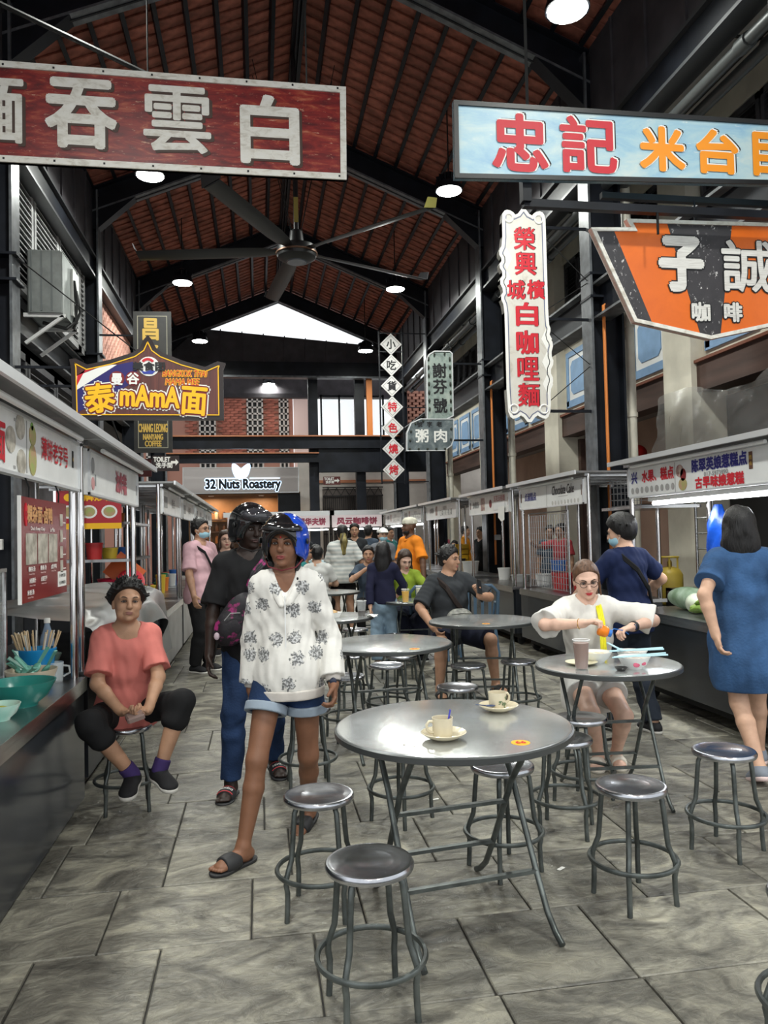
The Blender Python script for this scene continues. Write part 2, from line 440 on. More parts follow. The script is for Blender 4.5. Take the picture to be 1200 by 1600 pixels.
# ---- right shop-house facade at X = 6
WR = MB()
PY = [5.2, 9.9, 14.6, 19.3, 24.]
for y in PY: WR.box(5.82, 6.35, y-.36, y+.36, 0, 7.1)
for a, b in zip(PY[:-1], PY[1:]):
    WR.box(6., 6.2, a+.36, b-.36, 3.75, 5.1)      # spandrel with blue panels
    WR.box(6., 6.2, a+.36, b-.36, 6.75, 7.1)
    WR.box(5.93, 6.25, a+.36, b-.36, 5.1, 5.2)
WR.box(8.6, 8.8, 3, 26, 0, 4.2)
WRO = struct(WR.build('wall_right', CREAM), 'cream shop-house facade with pilasters behind the right stalls')
mb = MB(); mb.box(4.7, 6.9, 2, 25, 7.1, 7.16); mb.build('soffit', mat('pale_soffit_board', (.42, .41, .38), .7), WRO)
mb = MB()
for x in (5.15, 5.75): mb.box(x-.02, x+.02, 2, 25, 7.085, 7.1)
for i in range(10): mb.box(4.7, 6.9, 3+2.4*i-.02, 3+2.4*i+.02, 7.085, 7.1)
mb.build('soffit_joint', BLACK, WRO)
mb = MB(); mb.box(8.55, 8.6, 3, 26, 0, 4.2); mb.build('inner_shop_wall', PEACH, WRO)
mb = MB(); mb.box(6.2, 8.8, 3, 26, 3.95, 4.05); mb.build('arcade_ceiling', mat('grey_ceiling_board', (.3, .27, .25), .8), WRO)
nw = 0
for a, b in zip(PY[:-1], PY[1:]):
    mb = MB(); mb.m(0).box(5.9, 6.22, a+.36, b-.36, 3.35, 3.74); mb.m(1).box(5.86, 6.26, a+.34, b-.34, 3.74, 3.78)
    mb.build('timber_beam', [BROWN, mat('rust_brown_edge', (.2, .07, .04), .7)], WRO)
    n = 3; pw = (b-a-.72)/n
    for k in range(n):
        y0 = a+.36+pw*k+.22; y1 = y0+pw-.44; z0, z1 = 4.02, 4.86
        f = MB()
        for (ya, yb, za, zb) in ((y0-.1, y0, z0-.1, z1+.1), (y1, y1+.1, z0-.1, z1+.1), (y0, y1, z1, z1+.1), (y0-.12, y1+.12, z0-.13, z0)):
            f.box(5.965, 6.0, ya, yb, za, zb)
        fo = f.build('blue_window_surround', BLUE_PANEL, WRO)
        g = MB(); g.box(5.985, 6.0, y0, y1, z0, z1); g.build('white_inset', WHITE, fo)
        c = .09; ya, yb, za, zb = y0+.1, y1-.1, z0+.1, z1-.1
        poly = [(ya+c, za), (yb-c, za), (yb, za+c), (yb, zb-c), (yb-c, zb), (ya+c, zb), (ya, zb-c), (ya, za+c)]
        g = MB(); g.add([(5.972, p, q) for p, q in poly]+[(5.986, p, q) for p, q in poly],
                        [tuple(range(7, -1, -1))]+[(i, (i+1) % 8, (i+1) % 8+8, i+8) for i in range(8)])
        g.build('blue_panel', BLUE_PANEL, fo)
    # louvred shutters
    nw += 1
    wo = struct(link('window_%d' % nw, None), 'dark louvred shutters on the upper right facade, bay %d from the hall entrance' % nw)
    fr = MB(); fr.box(6.06, 6.1, a+.36, b-.36, 5.2, 6.75); fr.build('window_recess', BLACK, wo)
    for k in range(6):
        y0 = a+.4+(b-a-.8)/6*k; y1 = y0+(b-a-.8)/6-.04
        f = MB()
        for (ya, yb, za, zb) in ((y0, y0+.06, 5.22, 6.73), (y1-.06, y1, 5.22, 6.73), (y0, y1, 5.22, 5.3), (y0, y1, 6.65, 6.73), (y0, y1, 5.93, 6.0)): f.box(6.0, 6.05, ya, yb, za, zb)
        fo = f.build('shutter_leaf', LOUVRE_DK, wo)
        lv = MB()
        for q in range(18):
            z = 5.33+q*.076
            if not .55 < (z-5.33)/1.3*1. < .6: lv.add([(6.0, y0+.06, z), (6.0, y1-.06, z), (6.045, y1-.06, z+.05), (6.045, y0+.06, z+.05), (6.0, y0+.06, z+.012), (6.0, y1-.06, z+.012)], [(0, 1, 2, 3), (0, 4, 5, 1)])
        lv.build('louvre_slat', LOUVRE_DK, fo)
# plastic sheet wrapped around the near pilaster
PLASTIC = mat('crinkled_clear_plastic', (.5, .5, .48), .12, 0, .1, 3, 1., 14, alpha=.4, spec=1.)
mb = MB()
def sheetf(u, v):
    ring = [(5.78, 11.2), (5.78, 10.3), (5.78, 9.5), (5.78, 8.4), (5.78, 6.6)]
    y = 10.34 - u*3.8; bulge = .05*math.sin(u*23+v*9)+.04*math.sin(u*41-v*17)
    return (5.72+bulge, y, 2.0+v*1.3+.12*math.sin(u*9)*(v > .95))
mb.sheet(sheetf, 40, 14)
tag(mb.build('plastic_sheet', PLASTIC, smooth='all'), 'crinkled clear plastic sheeting hung over the cream facade behind the right stall', 'plastic sheet')

# ---- left side: louvre wall with frames, brick lattice
WL = MB()
WL.box(-3.35, -3.2, 4.6, 24.2, 4.2, 6.6)
WLO = struct(WL.build('wall_left', STEEL_DARK), 'dark upper side wall behind the left steel columns')
ys = [4.8, 6.2, 7.6, 9.3, 10.75, 12.2, 13.65, 14.2]
wo = struct(link('window_5', None), 'grey louvred shutter panels high on the left wall beside the air conditioner')
def louvre_panel(y0, y1, z0, z1, x, parent, m):
    f = MB()
    for (ya, yb, za, zb) in ((y0, y0+.09, z0, z1), (y1-.09, y1, z0, z1), (y0, y1, z0, z0+.1), (y0, y1, z1-.1, z1)): f.box(x-.05, x+.03, ya, yb, za, zb)
    fo = f.build('louvre_frame', m, parent)
    n = int((z1-z0-.2)/.085)
    lm = MB(); lm.add([(.03, -(y1-y0)/2+.09, -.02), (.03, (y1-y0)/2-.09, -.02), (-.06, (y1-y0)/2-.09, .05), (-.06, -(y1-y0)/2+.09, .05), (.03, -(y1-y0)/2+.09, -.005), (.03, (y1-y0)/2-.09, -.005), (-.06, (y1-y0)/2-.09, .065), (-.06, -(y1-y0)/2+.09, .065)],
                      [(3, 2, 1, 0), (4, 5, 6, 7), (0, 1, 5, 4), (2, 3, 7, 6), (1, 2, 6, 5), (3, 0, 4, 7)])
    me = lm.mesh('louvre_slat', m)
    for k in range(n): link('louvre_slat', me, fo, (x-.0, (y0+y1)/2, z0+.13+k*.085))
for a, b in ((9.75, 11.0), (11.05, 12.35), (12.4, 13.7), (13.75, 14.15)):
    louvre_panel(a, b, 4.78, 6.95, -3.0, wo, LOUVRE)
wo2 = struct(link('window_6', None), 'dark slatted shutters low on the left wall behind the painted noodle sign')
for a, b in ((9.75, 11.2), (11.25, 12.7), (12.75, 14.1)): louvre_panel(a, b, 2.75, 4.1, -3.15, wo2, LOUVRE_DK)
# brick lattice bay
BR2 = mat('pinkish_lattice_brick', (.5, .25, .19), .85, 0, .2, 5, .1, 40, rnd=.2)
lt = struct(link('wall_lattice_left', None), 'perforated brick lattice panel high on the left wall')
bm_ = MB(); bm_.box(-.05, .05, -.105, .105, -.045, .045); bme = bm_.mesh('brick', BR2)
cnt = 0
for r_ in range(24):
    for k in range(16):
        if (r_*1) % 2 == 0: yy = 14.75+k*.27
        else: yy = 14.75+.135+k*.27
        if yy < 18.9 and cnt < 300:
            link('brick', bme, lt, (-3.0, yy, 4.75+r_*.09)); cnt += 1
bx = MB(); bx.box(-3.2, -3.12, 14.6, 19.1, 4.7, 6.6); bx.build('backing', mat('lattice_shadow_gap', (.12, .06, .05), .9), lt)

# ---- gable end
g = MB()
g.add([(XL-.5, 24.3, 8.2), (XR, 24.3, 7.58), (XR, 24.3, 6.85), (XL-.5, 24.3, 6.85), (XL-.5, 24.36, 8.2), (XR, 24.36, 7.58), (XR, 24.36, 6.85), (XL-.5, 24.36, 6.85)], [(3, 2, 1, 0), (4, 5, 6, 7), (0, 1, 5, 4), (2, 3, 7, 6)])
go = struct(g.build('wall_gable', CLAD), 'dark sheet cladding under the bright open gable')
for k in range(11):
    x = XL+.35+.66*k; za = 8.2-(x-XL)*.088; zb = 7.2-(x-XL)*.0425
    r_ = MB(); r_.box(x-.018, x+.018, 24.24, 24.3, zb, za); r_.build('cladding_rib', CLAD, go)
mb = MB()
mb.m(0).box(XL, XR+.4, 24.0, 24.2, 6.55, 7.0); mb.m(1).box(XL, XR+.4, 23.95, 24.25, 6.5, 6.56)
mb.m(0).box(XL, 6.2, 24.1, 24.3, 4.3, 4.66); mb.m(2).box(XL, 6.2, 24.0, 24.32, 4.66, 4.7)
mb.m(0).box(XL, 1.9, 24.1, 24.3, 3.86, 4.13); mb.m(2).box(XL, 1.9, 24.0, 24.32, 4.13, 4.16)
mb.m(0).box(1.9, 6.2, 24.2, 24.4, 3.55, 4.32)
RUST = mat('rust_orange_flange', (.4, .16, .08), .7)
struct(mb.build('gable_beam', [STEEL_DARK, STEEL_EDGE, RUST]), 'dark steel cross beams below the gable')
for x, nm in ((1.62, 'left of the bright windows'), (3.12, 'right of the bright windows')):
    mb = MB(); mb.box(x, x+.3, 24.4, 24.7, 0, 6.6)
    struct(mb.build('gable_column', STEEL_DARK), 'dark steel post below the gable, %s' % nm)
mb = MB(); mb.box(3.46, 3.64, 24.12, 24.26, 4.7, 6.5); tag(mb.build('rusty_post', ORANGE_PIPE), 'orange rusty post beside the gable windows', 'post')
for x in (2.25, 3.62):
    pass
# windows with white panes (bright sky behind thin mullions)
wf = struct(link('window_7', None), 'bright glazed opening with thin dark mullions below the gable')
mb = MB()
for x in (2.16, 2.78, 3.4, 3.75, 4.3): mb.box(x-.03, x+.03, 26.0, 26.06, 4.6, 6.35)
for z in (4.62, 6.3): mb.box(2.1, 4.3, 26.0, 26.06, z-.03, z+.03)
mb.build('window_frame', STEEL_DARK, wf)
GLASS = mat('clear_glass', (.9, .95, .95), .03, 0, alpha=.18, spec=.6)
for a, b in ((2.19, 2.75), (2.81, 3.37), (3.78, 4.27)):
    mb = MB(); mb.box(a, b, 26.02, 26.03, 4.65, 6.27); mb.build('pane', GLASS, wf)
# second cladding band behind
mb = MB(); mb.box(-4, 7, 27.0, 27.1, 6.55, 7.15); mb.box(-4, 7, 26.9, 27.15, 6.4, 6.55)
struct(mb.build('wall_courtyard_eaves', CLAD), 'dark cladding band of the courtyard roof behind the gable')

# ---- brick shop front behind with breeze-block vents
WB = MB(); WB.box(-7, 1.35, 29.2, 29.5, 0, 7.6)
WBO = struct(WB.build('wall_back', mat('brick_mortar', (.4, .2, .15), .9)), 'red brick courtyard facade behind the gable')
bb = MB(); bb.box(-.14, .14, -.03, .03, -.045, .045); bme = bb.mesh('brick', BRICK)
vents = [(-.35, .2), (-2.1, -1.55), (.85, 1.15), (-4.0, -3.4)]
cnt = 0
for r_ in range(21):
    z = 4.75+.1*r_
    x = -2.5+(.15 if r_ % 2 else 0)
    while x < 1.3:
        if not any(a-.13 < x < b+.13 for a, b in vents) and cnt < 290:
            link('brick', bme, WBO, (x, 29.18, z)); cnt += 1
        x += .3
for a, b in vents:
    v = MB(); n = 2 if b-a < .4 else 3; w_ = (b-a)/n
    za = 4.6
    for k in range(n+1): v.box(a+k*w_-.03, a+k*w_+.03, 29.08, 29.2, 3.2, 6.9)
    for k in range(17): v.box(a-.03, b+.03, 29.08, 29.2, 3.2+k*.23-.03, 3.2+k*.23+.03)
    v.build('vent_block', mat('pale_breeze_block', (.55, .5, .46), .85), WBO)
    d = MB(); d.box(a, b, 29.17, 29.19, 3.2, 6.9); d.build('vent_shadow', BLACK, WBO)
mb = MB(); mb.box(1.35, 2.0, 28.6, 28.8, 0, 7.2); mb.build('pink_render_pier', mat('pink_render', (.75, .55, .5), .8), WBO)
# white service wall with folding gate
mb = MB(); mb.box(1.4, 9, 27.3, 27.5, 0, 4.4)
WW = struct(mb.build('wall_service', mat('dull_white_render', (.5, .46, .42), .8, 0, .1, 2)), 'dull white service wall behind the far stalls')
mb = MB(); mb.box(1.9, 6, 27.22, 27.3, 3.42, 3.52); mb.build('red_stripe', RUST, WW)
dg = struct(link('door_1', None), 'dark folding lattice gate in the service wall')
GATE = mat('dark_gate_steel', (.03, .028, .028), .5, .5)
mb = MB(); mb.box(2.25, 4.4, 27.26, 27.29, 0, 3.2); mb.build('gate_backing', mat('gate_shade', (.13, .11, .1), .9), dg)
for k in range(30):
    x = 2.27+k*.073; mb = MB(); mb.box(x-.012, x+.012, 27.2, 27.24, 0, 2.95); mb.build('gate_bar', GATE, dg)
mb = MB()
for z in (.3, 1.6, 1.9, 2.2, 2.95, 3.25): mb.box(2.25, 4.42, 27.17, 27.22, z-.02, z+.02)
for k in range(7):
    x = 2.3+k*.3; mb.bar((x, 27.19, 2.97), (x+.15, 27.19, 3.23), .02, .02); mb.bar((x+.3, 27.19, 2.97), (x+.15, 27.19, 3.23), .02, .02)
mb.box(3.62, 3.76, 27.1, 27.2, 0, 3.0)
mb.build('gate_frame', GATE, dg)
# right far lattice brick panel
lt = struct(link('wall_lattice_right', None), 'perforated pink brick lattice behind the grey porridge sign')
bm_ = MB(); bm_.box(-.1, .1, -.05, .05, -.045, .045); bme = bm_.mesh('brick', BR2)
cnt = 0
for r_ in range(18):
    for k in range(8):
        link('brick', bme, lt, (5.05+k*.26+(.13 if r_ % 2 else 0), 26.0, 4.75+r_*.1))
mb = MB(); mb.box(4.9, 7.2, 26.1, 26.15, 4.7, 6.5); mb.build('backing', mat('lattice_pink_gap', (.2, .08, .07), .9), lt)

# ---- shop fronts behind left stalls (dark arcade)
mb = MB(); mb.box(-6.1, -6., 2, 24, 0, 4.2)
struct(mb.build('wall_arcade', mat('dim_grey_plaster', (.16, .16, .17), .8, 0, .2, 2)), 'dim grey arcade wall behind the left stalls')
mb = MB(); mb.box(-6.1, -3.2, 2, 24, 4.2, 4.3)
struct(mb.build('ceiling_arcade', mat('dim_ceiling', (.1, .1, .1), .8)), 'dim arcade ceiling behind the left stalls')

# ---- high-bay lamps
def high_bay(x, y, z, label):
    t = thing('pendant_lamp', label, 'lamp', (x, y, z), 0, 'high-bay lamps')
    h = MB(); h.lathe([(.04, .3), (.1, .27), (.13, .16), (.2, .1), (.225, .02), (.225, -.01)], 20); h.build('housing', STEEL_DARK, t, 30)
    f = MB()
    for k in range(12):
        a = 2*PI*k/12; f.bar((.06*math.cos(a), .06*math.sin(a), .2), (.2*math.cos(a), .2*math.sin(a), .16), .012, .1)
    f.build('cooling_fin', STEEL_DARK, t)
    d = MB(); d.lathe([(.205, -.005), (.2, -.02), (.08, -.03)], 20); d.build('diffuser', LAMP_EMIT, t, 60)
    zr = zroof(x) if y < 24.5 else 7.4
    r_ = MB(); r_.tube([(0, 0, .28), (0, 0, zr-z+.14)], .012, 6); r_.build('hanging_rod', CABLE, t)
    l = bpy.data.lights.new('lamp_light', 'AREA'); l.shape = 'DISK'; l.size = .45; l.energy = 115; l.color = (.97, 1., .94); l.spread = R(165)
    lo = bpy.data.objects.new('lamp_light', l); COL.objects.link(lo); lo.parent = t; lo.location = (0, 0, -.06)
for y, nm in ((-7.6, 'farthest behind the viewer'), (-2.7, 'second behind the viewer'), (2.2, 'just behind the viewer'), (7.15, 'nearest'), (12., 'second'), (17., 'third'), (22., 'fourth')):
    z = 7.1 if y > 8 else 6.75
    high_bay(-1.55, y, z, 'bright round high-bay lamp on the left row, %s' % nm)
    high_bay(3.15, y, z if y < 20 else 6.9, 'bright round high-bay lamp on the right row, %s' % nm)
high_bay(.43, 27, 6.9, 'bright round high-bay lamp under the courtyard roof beyond the gable')

# ---- big ceiling fan
ft = thing('ceiling_fan', 'huge black five-bladed ceiling fan hanging from the ridge', 'fan', (.66, 12., 6.0), 0)
mb = MB(); mb.lathe([(.1, .32), (.13, .1), (.3, .07), (.32, -.02), (.3, -.1), (.2, -.16), (.02, -.17)], 24); mb.build('motor_hub', BLACK, ft, 30)
mb = MB(); mb.lathe([(.305, -.055), (.33, -.05), (.33, -.03), (.305, -.025)], 24); mb.build('hub_band', mat('bronze_band', (.2, .11, .07), .4, .5), ft, 30)
mb = MB(); mb.lathe([(.16, -.162), (.15, -.18), (.02, -.185)], 20); mb.build('hub_cap', mat('grey_cap', (.12, .13, .15), .3, .3), ft, 30)
mb = MB(); mb.tube([(0, 0, .3), (0, 0, 3.2)], .04, 10); mb.build('down_rod', BLACK, ft, 30)
mb2 = MB(); mb2.box(-.035, .035, -.043, -.041, .45, .85); mb2.build('caution_band', mat('dull_yellow_tape', (.35, .28, .06), .5), ft)
mb = MB()
for k in range(4):
    a = PI/4+k*PI/2; mb.tube([(.1*math.cos(a), .1*math.sin(a), .3), (.9*math.cos(a), .3*math.sin(a), 2.9)], .006, 5)
mb.build('guy_wire', CABLE, ft)
YEL = mat('yellow_tip', (.75, .7, .2), .4)
for k in range(5):
    a = R(-46+72*k); d = Vector((math.cos(a), math.sin(a), 0)); n_ = Vector((-d.y, d.x, 0))
    mb = MB(); secs = []
    for rr, wd in ((.28, .07), (.5, .1), (.75, .12), (1.6, .13), (2.5, .12)):
        c = d*rr; tilt = .035 if rr > .4 else 0
        secs.append([c+n_*wd*math.cos(q)+Vector((0, 0, .018*math.sin(q)+tilt*math.cos(q))) for q in [2*PI*i/10 for i in range(10)]])
    vs = [v for s_ in secs for v in s_]; fs = []
    for i in range(len(secs)-1):
        for j in range(10): l = (j+1) % 10; fs.append((i*10+j, i*10+l, (i+1)*10+l, (i+1)*10+j))
    fs += [tuple(range(9, -1, -1)), tuple(40+i for i in range(10))]
    mb.add(vs, fs); bl = mb.build('blade', BLACK, ft, 50)
    w_ = MB(); c = d*2.5; w_.add([c-n_*.14+Vector((0, 0, -.04)), c+n_*.14+Vector((0, 0, .05)), c+n_*.1+d*.05+Vector((0, 0, .16)), c-n_*.12+d*.05+Vector((0, 0, .1)),
                                  c-n_*.14+d*.015+Vector((0, 0, -.04)), c+n_*.14+d*.015+Vector((0, 0, .05)), c+n_*.1+d*.065+Vector((0, 0, .16)), c-n_*.12+d*.065+Vector((0, 0, .1))],
                                 [(0, 1, 2, 3), (7, 6, 5, 4), (0, 4, 5, 1), (1, 5, 6, 2), (2, 6, 7, 3), (3, 7, 4, 0)])
    w_.build('winglet', YEL if k == 0 else BLACK, bl)

# ---- air-conditioner on left louvres
ac = thing('air_conditioner', 'grey boxy air-conditioner outdoor unit on the left louvre wall', 'air conditioner', (-2.62, 11.05, 4.55), 0)
ACM = mat('grey_ac_casing', (.26, .28, .27), .5, .2, .15, 6)
mb = MB(); mb.bbox(-.34, .1, -.42, .42, 0, .84, .02); mb.build('casing', ACM, ac)
mb = MB()
for k in range(3): mb.box(-.3+.13*k, -.28+.13*k, -.43, -.42, .02, .82)
mb.build('casing_rib', mat('ac_rib', (.18, .2, .2), .5), ac)
mb = MB(); mb.box(.1, .13, .05, .4, .1, .75); mb.build('side_cover', mat('ac_cover', (.45, .46, .44), .5), ac)
mb = MB(); mb.tube([(.13, .1, .6), (.16, .15, .3), (.12, .2, .05), (.05, .0, -.1), (-.2, -.2, -.08)], .025, 7); mb.tube([(.13, .25, .5), (.18, .25, .2), (.1, .2, -.05)], .02, 7)
mb.build('hose', RUBBER, ac, 60)
for y in (-.36, .36): mb = MB(); mb.box(-.4, .12, y-.02, y+.02, -.05, 0); mb.bar((-.38, y, -.4), (.1, y, -.03), .04, .04); mb.build('bracket', WHITE, ac)
# thin stay cables
for i, (a, b, lb) in enumerate((((-2.75, 9.4, 4.85), (-1.4, 9.35, 3.75), 'thin stay cable from the left column to the painted noodle sign'),
                                ((-2.7, 6.9, 6.4), (-.9, 6.9, 5.62), 'thick stay rod holding the red signboard'))):
    mb = MB(); mb.tube([a, b], .008 if i == 0 else .022, 6); tag(mb.build('stay_cable', CABLE), lb, 'cable')
# ================================================================== SIGNS
def weather(name, stops, scale, stretch, rough=.5, fleck=None, famt=.63, fscale=18., fstretch=(1, 1, 1)):
    m = bpy.data.materials.new(name); m.use_nodes = True
    nt = m.node_tree; b = nt.nodes['Principled BSDF']; L = nt.links; N = nt.nodes.new
    tc = N('ShaderNodeTexCoord'); mp = N('ShaderNodeMapping'); mp.inputs['Scale'].default_value = stretch
    L.new(tc.outputs['Object'], mp.inputs[0])
    n = N('ShaderNodeTexNoise'); n.inputs['Scale'].default_value = scale; n.inputs['Detail'].default_value = 8; n.inputs['Roughness'].default_value = .65
    n.inputs['Distortion'].default_value = .6
    L.new(mp.outputs[0], n.inputs['Vector'])
    cr = N('ShaderNodeValToRGB'); e = cr.color_ramp.elements
    e[0].position, e[0].color = stops[0][0], (*stops[0][1], 1); e[1].position, e[1].color = stops[-1][0], (*stops[-1][1], 1)
    for p, c in stops[1:-1]:
        k = e.new(p); k.color = (*c, 1)
    L.new(n.outputs['Fac'], cr.inputs[0]); out = cr.outputs[0]
    if fleck:
        m2 = N('ShaderNodeMapping'); m2.inputs['Scale'].default_value = fstretch; L.new(tc.outputs['Object'], m2.inputs[0])
        n2 = N('ShaderNodeTexNoise'); n2.inputs['Scale'].default_value = fscale; n2.inputs['Detail'].default_value = 10; n2.inputs['Roughness'].default_value = .75
        L.new(m2.outputs[0], n2.inputs['Vector'])
        r2 = N('ShaderNodeMapRange'); r2.inputs['From Min'].default_value = famt; r2.inputs['From Max'].default_value = famt+.05
        L.new(n2.outputs['Fac'], r2.inputs['Value'])
        mx = N('ShaderNodeMix'); mx.data_type = 'RGBA'; mx.inputs['B'].default_value = (*fleck, 1)
        L.new(r2.outputs[0], mx.inputs['Factor']); L.new(out, mx.inputs['A']); out = mx.outputs['Result']
    L.new(out, b.inputs['Base Color']); b.inputs['Roughness'].default_value = rough
    return m
PRINT = lambda n, c, r=.5: mat('print_'+n, c, r)
P_WHITE = PRINT('white', (.85, .84, .8)); P_BLACK = PRINT('black', (.01, .01, .012)); P_RED = PRINT('red', (.58, .015, .03))
P_ORANGE = PRINT('orange', (.9, .3, .012)); P_NAVY = PRINT('navy', (.03, .03, .22)); P_GOLD = PRINT('gold', (.62, .4, .08)); P_YELLOW = PRINT('yellow', (.95, .52, .01))
P_MAROON = PRINT('maroon', (.2, .012, .014)); P_GREY = PRINT('grey', (.3, .3, .3)); P_GREEN = PRINT('green', (.2, .4, .08)); P_PINK = PRINT('pink', (.62, .12, .2))
P_BLUE = PRINT('blue', (.03, .05, .35)); P_BROWNSH = PRINT('shadow brown', (.07, .04, .03))
WORN_WHITE = weather('worn_white_lettering', [(.3, (.55, .5, .42)), (.5, (.8, .77, .7)), (.7, (.85, .83, .78))], 9, (1, 1, 2), .5, (.3, .12, .08), .66, 14)

class Sign:
    def __init__(s, name, label, x, y, z, rz=0, cat='sign', group=None):
        s.t = thing(name, label, cat, (x, y, z), rz, group); s.x, s.z = x, z
    def P(s, pts): return [(x-s.x, z-s.z) for x, z in pts]
    def poly(s, name, pts, m, y0=-.02, y1=.02, loc=False):
        mb = MB(); mb.prism(pts if loc else s.P(pts), y0, y1); return mb.build(name, m, s.t)
    def rim(s, name, pts, wd, m, y0=-.035, y1=.02, loc=False):
        p = pts if loc else s.P(pts); n = len(p); mb = MB()
        q = inset(p, wd)
        vs = [(x, y0, z) for x, z in p]+[(x, y0, z) for x, z in q]+[(x, y1, z) for x, z in p]+[(x, y1, z) for x, z in q]; fs = []
        for i in range(n):
            j = (i+1) % n
            fs += [(i, j, n+j, n+i), (j, i, 2*n+i, 2*n+j), (n+i, n+j, 3*n+j, 3*n+i)]
        mb.add(vs, fs); return mb.build(name, m, s.t)
    def text(s, body, x, z, h, m, w=None, bold=.0, y=-.024, name='lettering', shear=0, rot=0, loc=False):
        mb = MB(); letters(mb, body, x if loc else x-s.x, z if loc else z-s.z, h, w, y, bold, shear, rot); return mb.build(name, m, s.t)
    def disc(s, name, x, z, rx, rz_, m, y=-.024, n=24, loc=False, y1=None):
        cx, cz = (x, z) if loc else (x-s.x, z-s.z)
        mb = MB(); mb.prism([(cx+rx*math.cos(2*PI*i/n), cz+rz_*math.sin(2*PI*i/n)) for i in range(n)], y, y+.003 if y1 is None else y1); return mb.build(name, m, s.t)
def inset(p, d):
    # p counter-clockwise in (x,z)
    n = len(p); out = []
    ar = sum(p[i][0]*p[(i+1) % n][1]-p[(i+1) % n][0]*p[i][1] for i in range(n)); sg = 1 if ar > 0 else -1
    for i in range(n):
        a = Vector(p[i-1]); b = Vector(p[i]); c = Vector(p[(i+1) % n])
        d1 = (b-a).normalized(); d2 = (c-b).normalized()
        n1 = Vector((-d1.y, d1.x))*sg; n2 = Vector((-d2.y, d2.x))*sg
        k = n1+n2; den = max(.35, 1+n1.dot(n2))
        out.append(tuple(b+k*(d/den)))
    return out

# 1 red signboard 麵吞雲白
RED_W = weather('weathered_red_paint', [(.3, (.07, .005, .008)), (.44, (.17, .01, .012)), (.55, (.27, .02, .016)), (.66, (.42, .1, .05)), (.74, (.6, .3, .18))], 4., (1, 1, 4), .4, (.62, .36, .24), .6, 11, (1, 1, 4))
s = Sign('signboard', 'long weathered red signboard with large white Chinese characters hanging at upper left', -.89, 6.9, 5.19)
pts = [(-2.63, 4.757), (.845, 4.757), (.857, 5.62), (-2.63, 5.635)]
s.poly('board', pts, RED_W); s.rim('border', pts, .055, WORN_WHITE)
mb = MB()
for k in range(9):
    for z in (4.785, 5.6): mb.box(-2.5+k*.41-s.x-.008, -2.5+k*.41-s.x+.008, -.04, -.03, z-s.z-.008, z-s.z+.008)
mb.build('rivet', P_BLACK, s.t)
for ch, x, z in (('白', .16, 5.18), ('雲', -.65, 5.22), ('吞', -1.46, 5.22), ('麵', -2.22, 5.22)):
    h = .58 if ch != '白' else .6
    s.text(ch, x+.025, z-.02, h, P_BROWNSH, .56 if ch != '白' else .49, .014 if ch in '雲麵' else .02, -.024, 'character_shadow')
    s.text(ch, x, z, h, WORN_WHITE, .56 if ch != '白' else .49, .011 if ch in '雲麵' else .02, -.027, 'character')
mb = MB()
for x in (-2.3, -.9, .5): mb.tube([(x-s.x, 0, .42), (x-s.x, .0, zroof(x)-s.z-.05)], .008, 6)
mb.build('hanger_wire', CABLE, s.t)

# 2 pale blue signboard 忠記米台目
BLUE_W = weather('weathered_pale_blue_paint', [(.3, (.22, .42, .62)), (.48, (.36, .56, .66)), (.6, (.5, .64, .66)), (.75, (.66, .7, .66))], 1.6, (1, 1, 3), .4, (.8, .8, .76), .62, 7, (1, 1, 5))
s = Sign('signboard', 'long pale blue signboard with red and orange Chinese characters at upper right', 3., 5.5, 4.45)
pts = [(1.485, 4.15), (4.5, 4.25), (4.5, 4.76), (1.49, 4.74)]
s.poly('board', pts, BLUE_W); s.rim('border', pts, .035, BLACK)
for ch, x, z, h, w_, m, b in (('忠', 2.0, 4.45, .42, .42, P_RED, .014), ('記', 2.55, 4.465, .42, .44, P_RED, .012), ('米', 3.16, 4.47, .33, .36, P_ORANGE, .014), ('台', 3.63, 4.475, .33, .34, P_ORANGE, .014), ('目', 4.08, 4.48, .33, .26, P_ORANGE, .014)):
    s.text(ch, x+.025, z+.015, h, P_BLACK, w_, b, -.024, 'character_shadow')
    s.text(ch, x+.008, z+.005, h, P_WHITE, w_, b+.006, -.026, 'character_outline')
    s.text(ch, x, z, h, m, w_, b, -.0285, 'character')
mb = MB(); mb.box(-.95, 1.5, .05, .11, -.45, -.39); mb.box(-.97, -.9, .02, .1, -.42, .3); mb.build('hanger_bar', STEEL_DARK, s.t)
mb = MB(); mb.tube([(.15, .06, -.42), (.15, .06, -.62)], .01, 6); mb.tube([(-.9, .06, .25), (-.9, .06, 3.0)], .012, 6); mb.tube([(1.2, .06, .25), (1.2, .06, 2.4)], .012, 6); mb.build('hanger_rod', CABLE, s.t)

# 3 orange and black coffee sign 子誠咖啡
OR_W = weather('orange_paint', [(.3, (.72, .13, .008)), (.7, (.86, .17, .01))], 3, (1, 1, 1), .4)
BK_W = weather('scratched_black_paint', [(.3, (.03, .028, .032)), (.7, (.05, .045, .05))], 5, (1, 1, 1), .5, (.7, .68, .66), .585, 14, (1.6, 1, 1))
s = Sign('signboard', 'pointed orange and black coffee signboard with brushed white characters', 3.72, 5.8, 3.6)
pts = [(3.71, 3.06), (4.36, 3.2), (4.85, 3.98), (4.42, 3.98), (4.46, 4.06), (3.0, 4.035), (3.04, 3.965), (2.69, 3.95), (3.04, 3.19)]
s.poly('board', pts, OR_W, -.02, .03); s.rim('border', pts, .03, WORN_WHITE, -.032, .035)
s.poly('black_band', [(2.72, 3.93), (2.89, 3.93), (3.21, 3.15), (3.05, 3.19)], BK_W, -.023, -.019)
s.poly('black_band', [(3.36, 4.01), (3.94, 4.02), (3.8, 3.10), (3.71, 3.08), (3.62, 3.10)], BK_W, -.023, -.019)
